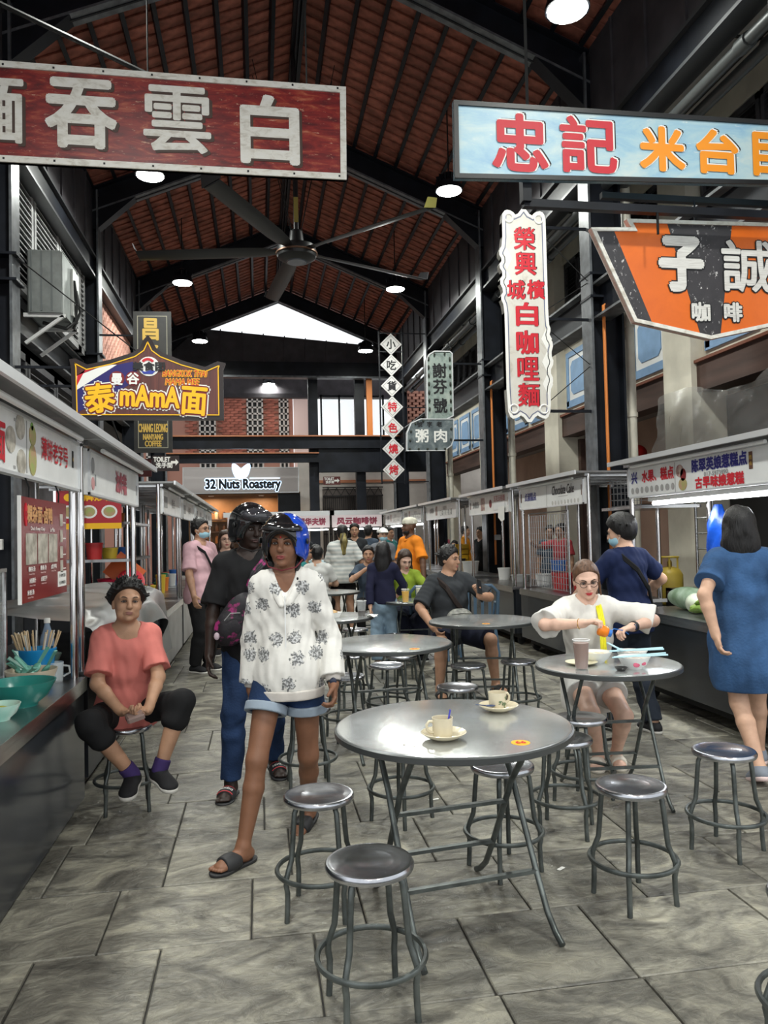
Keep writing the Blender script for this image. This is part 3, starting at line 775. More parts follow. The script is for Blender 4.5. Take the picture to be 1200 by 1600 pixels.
BRUSHED = weather('brushed_off_white', [(.3, (.55, .52, .48)), (.6, (.8, .78, .74))], 6, (1, 1, 16), .5)
for ch, x, z, h, w_, b in (('子', 3.47, 3.68, .42, .36, .024), ('誠', 4.07, 3.68, .42, .46, .009), ('咖', 3.63, 3.285, .15, .155, .007), ('啡', 3.92, 3.29, .15, .155, .007)):
    s.text(ch, x, z, h, P_BLACK, w_, b+.012, -.026, 'character_outline')
    s.text(ch, x-.002, z, h, BRUSHED, w_, b, -.03, 'character')
mb = MB(); mb.tube([(-.1, .0, .42), (-.1, 0, .63)], .008, 6); mb.bar((-.9, .05, .65), (1.6, .05, .65), .05, .05); mb.tube([(.7, 0, .4), (.7, 0, .63)], .008, 6); mb.build('hanger_bar', STEEL_DARK, s.t)

# 4 white scalloped vertical sign
OFFW = weather('stained_off_white_board', [(.28, (.42, .37, .3)), (.42, (.62, .59, .53)), (.7, (.7, .68, .63))], 3, (1.5, 1, 1), .55, (.5, .33, .16), .7, 6)
s = Sign('signboard', 'tall white scalloped vertical signboard with red Chinese characters beside the right column', 3.4, 9.3, 4.26)
L_ = -.33; pl = []
def scal():
    out = []; hw = .29
    out += [(0, 1.4), (.1, 1.27), (.15, 1.33), (.24, 1.35), (hw, 1.28), (hw+.0, 1.1)]
    rgt = [(hw, .55), (hw+.0, -.1), (hw+.03, -.18), (hw, -.27), (hw+.06, -.36), (hw+.02, -.5), (hw+.06, -.6), (hw, -.72), (hw+.05, -.82), (hw, -.95)]
    out += rgt + [(hw, -1.2), (.24, -1.33), (.15, -1.31), (.1, -1.27), (0, -1.4)]
    out += [(-.1, -1.27), (-.15, -1.31), (-.24, -1.33), (-hw, -1.2), (-hw, -.2), (-hw+.0, .1), (-hw-.05, .22), (-hw, .3), (-hw-.06, .42), (-hw-.0, .52), (-hw-.06, .62), (-hw-.01, .7), (-hw-.06, .78), (-hw, .9), (-hw, 1.28), (-.24, 1.35), (-.15, 1.33), (-.1, 1.27)]
    return out[::-1]
def chaikin(p):
    o = []
    for i in range(len(p)):
        a, b = Vector(p[i]), Vector(p[(i+1) % len(p)]); o += [tuple(a*.75+b*.25), tuple(a*.25+b*.75)]
    return o
sp = chaikin(scal())
s.poly('board', sp, OFFW, -.05, .05, True)
s.rim('white_edge', sp, .035, P_WHITE, -.056, .05, True)
s.rim('navy_line', inset(sp, .042), .011, PRINT('slate', (.12, .14, .24)), -.053, .0, True)
for dx in (-.2, .2):
    for dz in (1.24, -1.2):
        mb = MB(); mb.tube([(dx+.055*math.cos(2*PI*i/16), -.054, dz+.055*math.sin(2*PI*i/16)) for i in range(16)], .012, 6, True); mb.build('corner_ring', P_WHITE, s.t)
for k, (dx, dz) in enumerate(((-.24, .72), (-.24, .42), (.26, -.3), (.26, -.6), (.26, -.88))):
    s.poly('pale_diamond', [(dx, dz-.14), (dx+.07, dz), (dx, dz+.14), (dx-.07, dz)], P_WHITE, -.053, -.045, True)
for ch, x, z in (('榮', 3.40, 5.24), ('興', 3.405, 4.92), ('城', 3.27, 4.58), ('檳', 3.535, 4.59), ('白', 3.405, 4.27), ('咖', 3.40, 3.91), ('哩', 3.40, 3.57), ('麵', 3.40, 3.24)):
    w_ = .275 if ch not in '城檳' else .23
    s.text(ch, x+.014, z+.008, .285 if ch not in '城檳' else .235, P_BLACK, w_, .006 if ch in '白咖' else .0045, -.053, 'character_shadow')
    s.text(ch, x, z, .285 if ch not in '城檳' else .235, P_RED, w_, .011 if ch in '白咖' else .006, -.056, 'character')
for dz in (1.2, .0, -1.2): mb = MB(); mb.bar((.3, .1, dz), (.92, .1, dz), .03, .035); mb.build('bracket_arm', STEEL_DARK, s.t)
for za, zb in ((1.1, .5), (.1, .5), (-.1, -.6), (-1.1, -.6)): mb = MB(); mb.tube([(.3, .1, za), (.92, .1, zb)], .006, 5); mb.build('stay_wire', CABLE, s.t)

# 5 grey-green porridge sign
GRN = weather('weathered_grey_green_metal', [(.3, (.13, .17, .16)), (.5, (.26, .32, .29)), (.7, (.4, .45, .4))], 5, (1, 1, 1), .5, (.1, .09, .08), .62, 12)
GRN2 = weather('weathered_dark_grey_metal', [(.3, (.06, .08, .09)), (.5, (.13, .16, .17)), (.7, (.26, .3, .3))], 5, (1, 1, 1), .5, (.5, .5, .48), .66, 14)
s = Sign('signboard', 'grey-green studded L-shaped porridge signboard with black calligraphy', 3.3, 14.2, 4.05)
up = [(3.7, 3.75), (3.71, 4.95), (3.66, 5.0), (3.35, 5.0), (3.24, 4.93), (3.19, 4.82), (3.17, 3.62), (3.3, 3.55)]
lo_ = [(2.76, 3.08), (3.5, 3.08), (3.64, 3.18), (3.7, 3.32), (3.7, 3.7), (3.05, 3.7), (2.86, 3.62), (2.77, 3.42)]
s.poly('upper_panel', up, GRN, -.03, .05); s.rim('upper_rim', up, .022, ALU, -.045, .05)
s.poly('lower_panel', lo_, GRN2, -.05, .05); s.rim('lower_rim', lo_, .02, ALU, -.06, .05)
mb = MB()
for k in range(7):
    for x in (3.235, 3.65): mb.ell((x-s.x, -.04, 4.84-k*.16-s.z), (.022, .02, .045), 6, 4)
for k in range(5): mb.ell((2.83+.17*k-s.x, -.06, 3.12-s.z), (.025, .02, .025), 6, 4)
for x, z in ((2.84, 3.28), (2.86, 3.45), (2.95, 3.6), (3.1, 3.65), (3.63, 3.3), (3.64, 3.5), (3.35, 4.93), (3.55, 4.95)): mb.ell((x-s.x, -.055, z-s.z), (.022, .02, .03), 6, 4)
mb.build('bulb_socket', mat('dark_bulb_socket', (.035, .04, .03), .5), s.t)
for ch, z in (('謝', 4.62), ('芬', 4.31), ('號', 3.95)): s.text(ch, 3.445, z, .27, P_BLACK, .26, .008, -.034, 'character')
for ch, x in (('號', 3.03), ('字', 3.22), ('老', 3.41)): s.text(ch, x, 3.59, .1, P_BLACK, .1, .003, -.054, 'character')
for ch, x in (('粥', 3.07), ('肉', 3.43)): s.text(ch, x, 3.37, .24, P_WHITE, .24, .007, -.054, 'character')
for z in (4.78, 3.3): mb = MB(); mb.bar((.35, .08, z-s.z), (1.02, .08, z-s.z), .03, .035); mb.build('bracket_arm', STEEL_DARK, s.t)

# 6 column of white diamonds
s = Sign('signboard', 'ladder of seven white diamond panels with Chinese characters', 3.39, 19.1, 4.76)
mb = MB()
for x in (-.3, .3): mb.bar((x, .05, -1.95), (x, .05, 1.95), .035, .035)
for k in range(9): mb.bar((-.3, .05, -1.9+k*.475), (.95, .05, -1.9+k*.475), .02, .025) if k in (0, 4, 8) else mb.bar((-.3, .05, -1.9+k*.475), (.3, .05, -1.9+k*.475), .02, .025)
mb.build('ladder_frame', STEEL_DARK, s.t)
DW = mat('diamond_panel_white', (.72, .7, .68), .5)
for i, ch in enumerate('小吃貨特色燒烤'):
    z = 6.36-i*.533; r_ = .28
    d = s.poly('diamond_panel', [(3.39, z-r_), (3.39+r_, z), (3.39, z+r_), (3.39-r_, z)], DW, -.02, .02)
    s.rim('diamond_line', [(3.39, z-r_+.05), (3.39+r_-.05, z), (3.39, z+r_-.05), (3.39-r_+.05, z)], .012, P_GREY, -.023, -.018)
    s.text(ch, 3.39, z, .24, P_BLACK if i < 3 else P_RED, .23, .007, -.026, 'character')

# 7 Thai noodle sign
WOODR = weather('dark_red_wood_print', [(.3, (.05, .012, .01)), (.5, (.1, .022, .016)), (.7, (.15, .035, .022))], 2.2, (9, 1, .6), .4)
s = Sign('signboard', 'temple-shaped painted noodle sign with yellow lettering above the left stalls', -1.25, 9.3, 3.3)
pts = [(-2.1, 2.92), (-.39, 2.92), (-.39, 3.52), (-.36, 3.6), (-.45, 3.62), (-.6, 3.55), (-.85, 3.62), (-1.08, 3.71), (-1.16, 3.77), (-1.2, 3.86), (-1.25, 3.92), (-1.3, 3.86), (-1.34, 3.77), (-1.42, 3.71), (-1.68, 3.62), (-1.93, 3.56), (-2.06, 3.63), (-2.13, 3.62), (-2.11, 3.52)]
s.poly('board', pts, mat('black_sign_edge', (.02, .012, .012), .4), -.03, .05); ip = inset(pts, .05)
s.poly('face', ip, WOODR, -.036, -.028); s.rim('gold_line', ip, .012, P_YELLOW, -.042, -.03)
s.poly('flag_red', [(-2.05, 3.3), (-1.95, 3.5), (-1.83, 3.52), (-2.04, 3.43)], P_RED, -.0395, -.035)
s.poly('flag_white', [(-2.05, 3.26), (-1.6, 3.56), (-1.72, 3.56), (-2.05, 3.42)], P_WHITE, -.0385, -.035)
s.poly('flag_blue', [(-2.05, 3.0), (-1.8, 3.12), (-1.35, 3.4), (-1.42, 3.6), (-1.6, 3.56), (-2.05, 3.27)], PRINT('flag navy', (.02, .015, .14)), -.038, -.035)
for x in (-1.6, -1.42): s.disc('maroon_dot', x, 3.4, .085, .085, P_MAROON, -.041)
s.text('曼', -1.6, 3.39, .13, P_WHITE, .12, .005, -.046); s.text('谷', -1.42, 3.4, .13, P_WHITE, .13, .005, -.046)
s.disc('logo_disc', -1.24, 3.545, .12, .115, P_WHITE, -.042)
mb = MB(); mb.prism([(.0+.085*math.cos(a)-.0, .26+.085*math.sin(a)) for a in [R(35+110*i/10) for i in range(11)]]+[(.055*math.cos(a), .26+.055*math.sin(a)) for a in [R(145-110*i/10) for i in range(11)]], -.047, -.043); mb.build('logo_arc', P_RED, s.t)
mb = MB(); mb.prism([(-.08, .195), (-.03, .18), (.03, .2), (.085, .19), (.05, .155), (-.05, .155)], -.047, -.043); mb.build('logo_wave', P_BLUE, s.t)
s.text('美食团', -1.24, 3.545, .1, P_BLACK, .36, .005, -.049)
for t_, x, z, h, w_ in (('BANGKOK THAI', -.83, 3.465, .075, .5), ('MAMA MEE', -.86, 3.365, .075, .38)):
    s.text(t_, x, z, h, P_YELLOW, w_, .007, -.042, shear=.15); s.text(t_, x, z, h, P_RED, w_, .0, -.046, shear=.15)
for t_, x, z, h, w_, rt in (('泰', -1.79, 3.17, .33, .32, .12), ('mAmA', -1.23, 3.19, .24, .66, -.04), ('面', -.73, 3.14, .32, .28, -.08)):
    s.text(t_, x, z, h, P_WHITE, w_, .042, -.041, 'lettering_outline', 0, rt)
    s.text(t_, x, z, h, P_MAROON, w_, .027, -.046, 'lettering_outline', 0, rt)
    s.text(t_, x, z, h, P_YELLOW, w_, .010, -.051, 'lettering', 0, rt)
for z in (.03, .25): mb = MB(); mb.bar((-1.5, .1, z), (-.8, .1, z), .03, .03); mb.build('bracket_arm', STEEL_DARK, s.t)

# 8 black coffee sign 昌
BKG = weather('worn_black_board', [(.3, (.012, .012, .012)), (.7, (.03, .028, .024))], 4, (1, 1, 1), .5, (.35, .34, .3), .68, 12)
s = Sign('signboard', 'worn black vertical coffee signboard with gold lettering behind the noodle sign', -1.84, 14.2, 4.36)
s.poly('board', [(-2.17, 3.08), (-1.51, 3.08), (-1.5, 5.63), (-2.16, 5.62)], BKG, -.03, .03)
s.rim('painted_line', [(-2.1, 3.16), (-1.58, 3.16), (-1.57, 5.55), (-2.09, 5.54)], .012, PRINT('dull line', (.35, .33, .25)), -.034, -.028)
s.text('昌', -1.86, 5.3, .38, P_GOLD, .26, .012, -.036, 'character')
s.text('隆', -1.86, 4.85, .38, P_GOLD, .3, .012, -.036, 'character')
for t_, z, h, w_ in (('CHANG LEONG', 3.52, .15, .5), ('NANYANG', 3.36, .1, .34), ('COFFEE', 3.24, .1, .28)): s.text(t_, -1.84, z, h, P_GOLD, w_, .005, -.036)
for z in (5.2, 3.2): mb = MB(); mb.bar((-.95, .05, z-s.z), (-.3, .05, z-s.z), .03, .03); mb.build('bracket_arm', STEEL_DARK, s.t)

# 9 toilet signs
def arrow(s, x, z, l, m, up=False):
    if up: return s.poly('arrow', [(x-l*.4, z-l*.3), (x-l*.25, z-l*.3), (x-l*.1, z), (x+l*.2, z+.0), (x+l*.2, z-.1*l), (x+l*.5, z+.1*l), (x+l*.2, z+.3*l), (x+l*.2, z+.17*l), (x-l*.15, z+.17*l), (x-l*.35, z)], m, -.022, -.017)
    return s.poly('arrow', [(x-l/2, z-.03), (x+l*.1, z-.03), (x+l*.1, z-.08), (x+l/2, z), (x+l*.1, z+.08), (x+l*.1, z+.03), (x-l/2, z+.03)], m, -.022, -.017)
TB = mat('dark_toilet_sign', (.03, .02, .02), .5); TB2 = mat('maroon_toilet_sign', (.12, .03, .03), .5)
s = Sign('toilet_sign', 'dark toilet sign with white arrow hanging above the left stalls', -2.18, 19., 3.36)
s.poly('board', [(-2.49, 3.17), (-1.87, 3.17), (-1.87, 3.54), (-2.49, 3.54)], TB); s.text('TOILET', -2.27, 3.45, .11, P_WHITE, .38, .006); s.text('洗手間', -2.22, 3.31, .13, P_WHITE, .38, .004); arrow(s, -1.97, 3.38, .18, P_WHITE)
mb = MB(); mb.bar((-.2, .02, .1), (-.75, .2, .1), .04, .04); mb.build('bracket_arm', CABLE, s.t)
s = Sign('toilet_sign', 'maroon toilet sign with bent arrow half hidden by the left canopy', -2.56, 17., 3.08)
s.poly('board', [(-2.86, 2.88), (-2.25, 2.88), (-2.25, 3.25), (-2.86, 3.25)], TB2); s.text('TOILET', -2.62, 3.16, .1, P_WHITE, .36, .006); arrow(s, -2.38, 3.04, .26, P_WHITE, True)
mb = MB(); mb.bar((-.2, .02, .1), (-.6, .02, 1.36), .03, .03); mb.build('hanger_rod', CABLE, s.t)
s = Sign('toilet_sign', 'small far toilet sign with arrow beside the folding gate', 2.47, 26., 3.41)
s.poly('board', [(2.18, 3.27), (2.76, 3.27), (2.76, 3.55), (2.18, 3.55)], TB2); s.text('TOILET', 2.38, 3.47, .09, P_WHITE, .33, .005); s.text('洗手間', 2.4, 3.36, .09, P_WHITE, .28, .004); arrow(s, 2.64, 3.41, .18, P_WHITE)
mb = MB(); mb.bar((0, .02, .05), (0, 1.32, .05), .03, .03); mb.build('bracket_arm', CABLE, s.t)

# 10 nut roastery light box
s = Sign('shop_sign', 'pale lightbox sign reading 32 Nuts Roastery with two almonds', -.55, 26., 3.45)
s.poly('board', [(-2.46, 3.02), (1.35, 3.02), (1.37, 3.88), (-2.45, 3.9)], mat('pale_grey_lightbox', (.5, .46, .45), .5), -.05, .1)
s.rim('frame', [(-2.46, 3.02), (1.35, 3.02), (1.37, 3.88), (-2.45, 3.9)], .03, ALU, -.06, .1)
GLOW = mat('blue_white_halo_glow', (.55, .75, 1.), .5, emit=1.6)
s.text('32 Nuts Roastery', -.49, 3.29, .4, GLOW, 2.45, .045, -.056, 'lettering_halo'); s.text('32 Nuts Roastery', -.49, 3.29, .4, P_BLACK, 2.45, .02, -.066)
for a, b in ((-1.7, -.68), (-.28, .72)): s.poly('glow_line', [(a, 3.5), (b, 3.5), (b, 3.53), (a, 3.53)], GLOW, -.06, -.05)
LEAF = mat('white_lit_leaf', (.9, .92, 1.), .5, emit=1.5)
for sx, rt in ((-.13, .5), (.12, -.55)):
    n = 16; pl = []
    for i in range(n):
        a = 2*PI*i/n; x = .12*math.cos(a)*(1-.35*math.sin(a)); z = .27*math.sin(a)
        pl.append((sx+x*math.cos(rt)-z*math.sin(rt), .3+x*math.sin(rt)+z*math.cos(rt)))
    s.poly('almond', pl, LEAF, -.07, -.05, True)
    s.poly('almond_halo', inset(pl, -.03), GLOW, -.06, -.052, True)
# shop front under it
sf = struct(link('wall_shopfront', None), 'warm timber shopfront under the nut roastery sign')
mb = MB(); mb.box(-2.45, 1.35, 27.6, 27.7, 0, 3.0); mb.build('interior_wall', mat('warm_timber_wall', (.3, .15, .07), .5, 0, .15, 2), sf)
mb = MB(); mb.box(-2.6, -2.3, 26.1, 26.4, 0, 3.0); mb.box(.65, 1.4, 26.1, 26.4, 0, 3.0); mb.build('pier', STEEL_DARK, sf)
for k in range(4):
    mb = MB(); mb.box(-2.3, .6, 27.2, 27.55, .9+k*.42, .94+k*.42); mb.build('shelf_board', BROWN, sf)
rj = random.Random(3)
jar = MB(); jar.lathe([(.06, 0), (.07, .02), (.07, .2), (.05, .22), (.05, .26)], 10); 
jms = [jar.mesh('jar', [mat('jar_%s' % n, c, .3)], 40) for n, c in (('amber', (.4, .15, .04)), ('orange', (.6, .2, .05)), ('cream', (.6, .5, .35)), ('brown', (.15, .07, .04)))]
for k in range(4):
    for i in range(11):
        x = -2.2+i*.25
        o = link('jar', jms[rj.randrange(4)], None, (x, 27.37, .94+k*.42)); tag(o, 'small jar of nuts on the timber shelves inside the roastery', 'jar', 'jars in the roastery')
for x in (-1.6, .1):
    l = bpy.data.lights.new('shop_light', 'AREA'); l.size = .4; l.energy = 30; l.color = (1, .72, .42)
    t = thing('downlight', 'warm downlight in the roastery ceiling, %s' % ('left one' if x < 0 else 'right one'), 'lamp', (x, 26.9, 2.98), 0, 'roastery downlights')
    mb = MB(); mb.lathe([(.09, .04), (.1, 0), (.08, -.01)], 14); mb.build('trim_ring', WHITE, t, 40)
    lo = bpy.data.objects.new('shop_light', l); COL.objects.link(lo); lo.parent = t; lo.location = (0, 0, -.03)
mb = MB(); mb.box(-2.5, 1.4, 26.1, 27.7, 3.0, 3.06); mb.build('shop_ceiling', mat('brown_ceiling', (.12, .08, .05), .8), sf)
# ================================================================== STALLS
def stall(side, y0, y1, label, panel=COUNTER, top=.75, foot=.14, tube=False, tail=1.25, fx=None, signs=None, posts=True, glow=0):
    """local frame: x along the stall, -y the customer side; side -1 = left row (faces +X), 1 = right row (faces -X)"""
    L = y1-y0; rz = PI/2 if side < 0 else -PI/2
    fx = fx if fx is not None else (-1.0 if side < 0 else 3.33)
    t = thing('market_stall', label, 'stall', (fx, (y0+y1)/2, 0), rz, 'hawker stalls')
    h = L/2
    m = MB(); m.box(-h, h, 0, .03, foot, top-.04); m.build('front_panel', panel, t)
    for sx in (-1, 1):
        m = MB(); m.box(min(sx*h, sx*(h-.03)), max(sx*h, sx*(h-.03)), .03, .8, foot, top-.04); m.build('side_panel', COUNTER_FLAT, t)
    m = MB(); m.box(-h-.01, h+.01, -.012, .85, top-.035, top); m.build('worktop', STAIN_FLAT, t)
    m = MB(); m.box(-h-.012, h+.012, -.016, -.012, top-.075, top-.0); m.build('worktop_edge', STAINLESS, t)
    m = MB(); m.box(-h+.05, h-.05, .1, .75, .08, foot); m.build('plinth', RUBBER, t)
    for sx in (-1, 1):
        for yy in (.14, .7):
            m = MB(); m.tube([(sx*(h-.14)-.02, yy, .05), (sx*(h-.14)+.02, yy, .05)], .05, 10); m.build('caster', RUBBER, t)
    for sx in (-1, 1):
        for yy in (.04, .8):
            m = MB(); m.tube([(sx*(h-.04), yy, top), (sx*(h-.04), yy, 2.1)], .022, 10); m.build('post', CHROME, t, 40)
    m = MB(); m.box(-h-.04, h+.04, -.13, tail, 2.1, 2.12); m.build('canopy', CANOPY, t)
    m = MB(); m.box(-h-.05, h+.05, -.15, -.13, 2.085, 2.125); m.build('canopy_edge', ALU, t)
    m = MB()
    for k in range(5): m.bar((-h+.1+k*(L-.2)/4, .03, 2.085), (-h+.1+k*(L-.2)/4, tail, 2.085), .03, .03)
    for yy in (.0, .8): m.bar((-h, yy, 2.085), (h, yy, 2.085), .03, .03)
    m.build('canopy_frame', STAINLESS, t)
    m = MB(); m.box(-h+.06, h-.06, .0, .025, 1.785, 2.06); sg = m.build('fascia_sign', WHITE_PANEL, t)
    m = MB()
    for xx in (-h+.06, h-.09): m.box(xx, xx+.03, -.012, 0, 1.785, 2.06)
    for zz in (1.785, 2.045): m.box(-h+.06, h-.06, -.012, 0, zz, zz+.015)
    m.build('sign_frame', ALU, sg)
    if signs: signs(sg, h)
    m = MB(); m.tube([(-h*.8, -.06, 2.06), (h*.8, -.06, 2.06)], .014, 8); m.build('awning_tube', WHITE, t)
    if tube:
        m = MB(); m.tube([(-h*.72, .1, 1.73), (h*.72, .1, 1.73)], .017, 10); tb = m.build('light_tube', TUBE_EMIT, t)
        m = MB(); m.box(-h*.76, h*.76, .07, .13, 1.75, 1.785); m.build('light_fitting', WHITE, t)
        l = bpy.data.lights.new('stall_light', 'AREA'); l.shape = 'RECTANGLE'; l.size = L*.7; l.size_y = .05; l.energy = glow or 16; l.color = (.93, .97, 1.)
        lo = bpy.data.objects.new('stall_light', l); COL.objects.link(lo); lo.parent = t; lo.location = (0, .1, 1.7)
    return t
def sgn(parent, body, x, z, h, m, w=None, bold=0., shear=0., name='lettering', y=-.004):
    b = MB(); letters(b, body, x, z, h, w, y, bold, shear); return b.build(name, m, parent)
def disc_print(parent, x, z, rx, rz_, m, name='food_print', y=-.004):
    b = MB(); b.prism([(x+rx*math.cos(2*PI*i/18), z+rz_*math.sin(2*PI*i/18)) for i in range(18)], y, y+.003); return b.build(name, m, parent)
def rect_print(parent, x0, x1, z0, z1, m, name='print_block', y=-.003):
    b = MB(); b.box(x0, x1, y, y+.002, z0, z1); return b.build(name, m, parent)
FOOD = mat('noodle_bowl_print', (.3, .27, .22), .5, 0, .5, 22, col2=(.6, .56, .48))
FOOD2 = mat('popiah_print', (.5, .3, .18), .5, 0, 0, 16, col2=(.35, .42, .12))
FOOD3 = mat('kuih_print', (.25, .08, .1), .5, 0, 0, 18, col2=(.6, .5, .4))
TINY = mat('small_grey_print', (.36, .35, .34), .6)

# -- left row
def sg1(sg, h):
    yc = (1.9+4.62)/2; u = lambda Y: Y-yc
    sgn(sg, '面', u(3.2), 1.905, .15, P_RED, .13, .005)
    sgn(sg, '云吞', u(2.9), 1.905, .15, P_RED, .3, .005)
    for Y, z in ((3.47, 2.0), (3.34, 1.93), (3.485, 1.85)): disc_print(sg, u(Y), z, .062, .055, FOOD)
    for Y, z in ((3.4, 2.02), (3.25, 1.97), (3.39, 1.82)): rect_print(sg, u(Y)-.012, u(Y)+.012, z-.006, z+.006, TINY)
    rect_print(sg, u(3.56), u(3.565), 1.81, 2.04, TINY, 'panel_seam')
    disc_print(sg, u(3.65), 1.985, .05, .045, FOOD2); disc_print(sg, u(3.65), 1.875, .055, .07, FOOD2)
    disc_print(sg, u(3.64), 2.025, .018, .018, P_GREEN)
    sgn(sg, '薄饼老字号', u(4.04), 1.95, .105, P_RED, .5, .0018)
    rect_print(sg, u(4.39), u(4.42), 1.91, 2.0, P_BLACK, 'gold_plaque'); sgn(sg, '汕头', u(4.405), 1.955, .02, P_GOLD, .02, .001)
S1 = stall(-1, 1.9, 4.62, 'nearest left hawker stall with glass display and white fascia sign', top=.735, foot=.06, tube=False, signs=sg1)
def sg2(sg, h):
    sgn(sg, '油炸糕', .18, 1.93, .15, mat('print_faded_red', (.45, .1, .13), .5), .45, .006)
    disc_print(sg, -h+.2, 1.97, .04, .05, P_GREY); disc_print(sg, -h+.2, 1.86, .04, .04, PRINT('faded pink', (.6, .3, .3)))
    rect_print(sg, -h+.26, -h+.29, 1.85, 1.92, P_GREY); rect_print(sg, h-.12, h-.09, 1.88, 1.96, P_GREY)
S2 = stall(-1, 4.72, 6.72, 'second left hawker stall under a grey tarpaulin behind the seated woman', panel=COUNTER_FLAT, signs=sg2)
def sg3(sg, h):
    sgn(sg, '糕点', .1, 1.93, .1, TINY, .3, .003); rect_print(sg, -h+.2, -h+.5, 1.86, 1.98, TINY)
S3 = stall(-1, 8.3, 10.25, 'third left hawker stall with stainless counter beside the masked man', panel=STAIN_FLAT, signs=sg3)
S4 = stall(-1, 10.45, 12.4, 'fourth left hawker stall with stainless counter further along', panel=STAIN_FLAT, signs=sg3)
S5 = stall(-1, 12.6, 14.6, 'fifth left hawker stall near the nut roastery', panel=STAIN_FLAT, signs=sg3)
S6 = stall(-1, 14.8, 16.8, 'farthest left hawker stall before the nut roastery', panel=STAIN_FLAT, signs=sg3)

# -- right row
def sr1(sg, h):
    yc = (4.3+6.6)/2; u = lambda Y: yc-Y
    sgn(sg, '兴', u(6.42), 1.965, .1, P_NAVY, .1, .004); sgn(sg, '水果、糕点', u(6.02), 1.965, .1, P_RED, .52, .004)
    for k in range(9): disc_print(sg, u(6.46)+k*.085, 1.85, .03 if k % 2 else .022, .028, TINY)
    rect_print(sg, u(5.745), u(5.74), 1.8, 2.04, TINY, 'panel_seam')
    disc_print(sg, u(5.67), 1.965, .055, .05, FOOD3); disc_print(sg, u(5.62), 1.93, .04, .05, P_MAROON); disc_print(sg, u(5.63), 1.855, .06, .05, FOOD2)
    sgn(sg, '陈翠英娘惹糕点', u(5.15), 1.985, .095, P_NAVY, .68, .004)
    sgn(sg, '017-5973890', u(5.18), 1.91, .032, P_GREY, .3, .001); sgn(sg, '古早味娘惹糕', u(5.15), 1.85, .085, P_RED, .6, .004)
    rect_print(sg, u(4.79), u(4.75), 1.9, 2.02, PRINT('plaque brown', (.12, .05, .03)), 'plaque'); sgn(sg, '糕', u(4.77), 1.98, .03, P_GOLD); sgn(sg, '点', u(4.77), 1.94, .03, P_GOLD)
    rect_print(sg, u(6.545), u(6.515), 1.9, 1.99, PRINT('plaque brown', (.12, .05, .03)), 'plaque')
T1 = stall(1, 4.3, 6.6, 'nearest right hawker stall with lit cake sign and green vegetables', top=.79, foot=.16, tube=True, signs=sr1, glow=11)
def sr2(sg, h):
    sgn(sg, '贞淑糕点', -.6, 1.94, .1, P_NAVY, .4, .0025); sgn(sg, 'Chocolate Cake', .43, 1.97, .1, P_BLACK, .62, .002, .2)
    rect_print(sg, .3, .56, 1.895, 1.9, TINY)
    for k in range(9): disc_print(sg, .12+k*.09, 1.83, .02, .024, PRINT('faint grey', (.55, .53, .5)))
    for x in (-h+.1, h-.13): rect_print(sg, x, x+.03, 1.88, 1.99, PRINT('plaque brown', (.12, .05, .03)), 'plaque')
    rect_print(sg, -.06, -.055, 1.8, 2.04, TINY, 'panel_seam')
T2 = stall(1, 7.45, 9.55, 'second right hawker stall with wire mesh screen and cake sign', top=.78, foot=.16, signs=sr2)
def sr3(sg, h):
    sgn(sg, '炒粿条', -.62, 1.94, .1, P_GREY, .34, .004); rect_print(sg, -.36, -.16, 1.84, 2.03, FOOD3); disc_print(sg, .13, 1.93, .06, .06, P_MAROON)
    sgn(sg, '五花云吞面', .55, 1.99, .08, PRINT('faded red', (.5, .2, .2)), .5, .003); rect_print(sg, .3, .8, 1.83, 1.93, PRINT('paper', (.8, .8, .8)), y=-.006)
    for x in (-h+.1, h-.13): rect_print(sg, x, x+.03, 1.88, 1.99, PRINT('plaque brown', (.12, .05, .03)), 'plaque')
T3 = stall(1, 9.85, 11.95, 'third right hawker stall behind the man in the grey shirt', top=.78, foot=.16, signs=sr3)
m = MB(); m.add([(.55, -.02, 1.87), (.82, -.02, 1.87), (.84, -.03, 1.68), (.7, -.03, 1.66), (.55, -.025, 1.72)], [(0, 4, 3, 2, 1)]); m.build('taped_paper', P_WHITE, T3)
def sr4(sg, h):
    sgn(sg, '炒粿条', -.7, 1.96, .1, P_GREY, .34, .004); rect_print(sg, -.4, -.25, 1.86, 2.03, FOOD3); sgn(sg, '福建炒', .35, 1.99, .06, TINY, .3); sgn(sg, '虾面面汤', .4, 1.9, .09, P_WHITE, .8, .005)
    rect_print(sg, -.02, .85, 1.85, 1.95, TINY, y=-.002)
T4 = stall(1, 12.65, 15.15, 'fourth right hawker stall with stacked yellow crates', top=.78, foot=.16, signs=sr4)
T5 = stall(1, 15.5, 17.6, 'fifth right hawker stall further along', top=.78, foot=.16, tube=True, glow=14, signs=sr4)
T6 = stall(1, 17.8, 20.2, 'farthest right hawker stall', top=.78, foot=.16, tube=True, glow=14, signs=sr4)

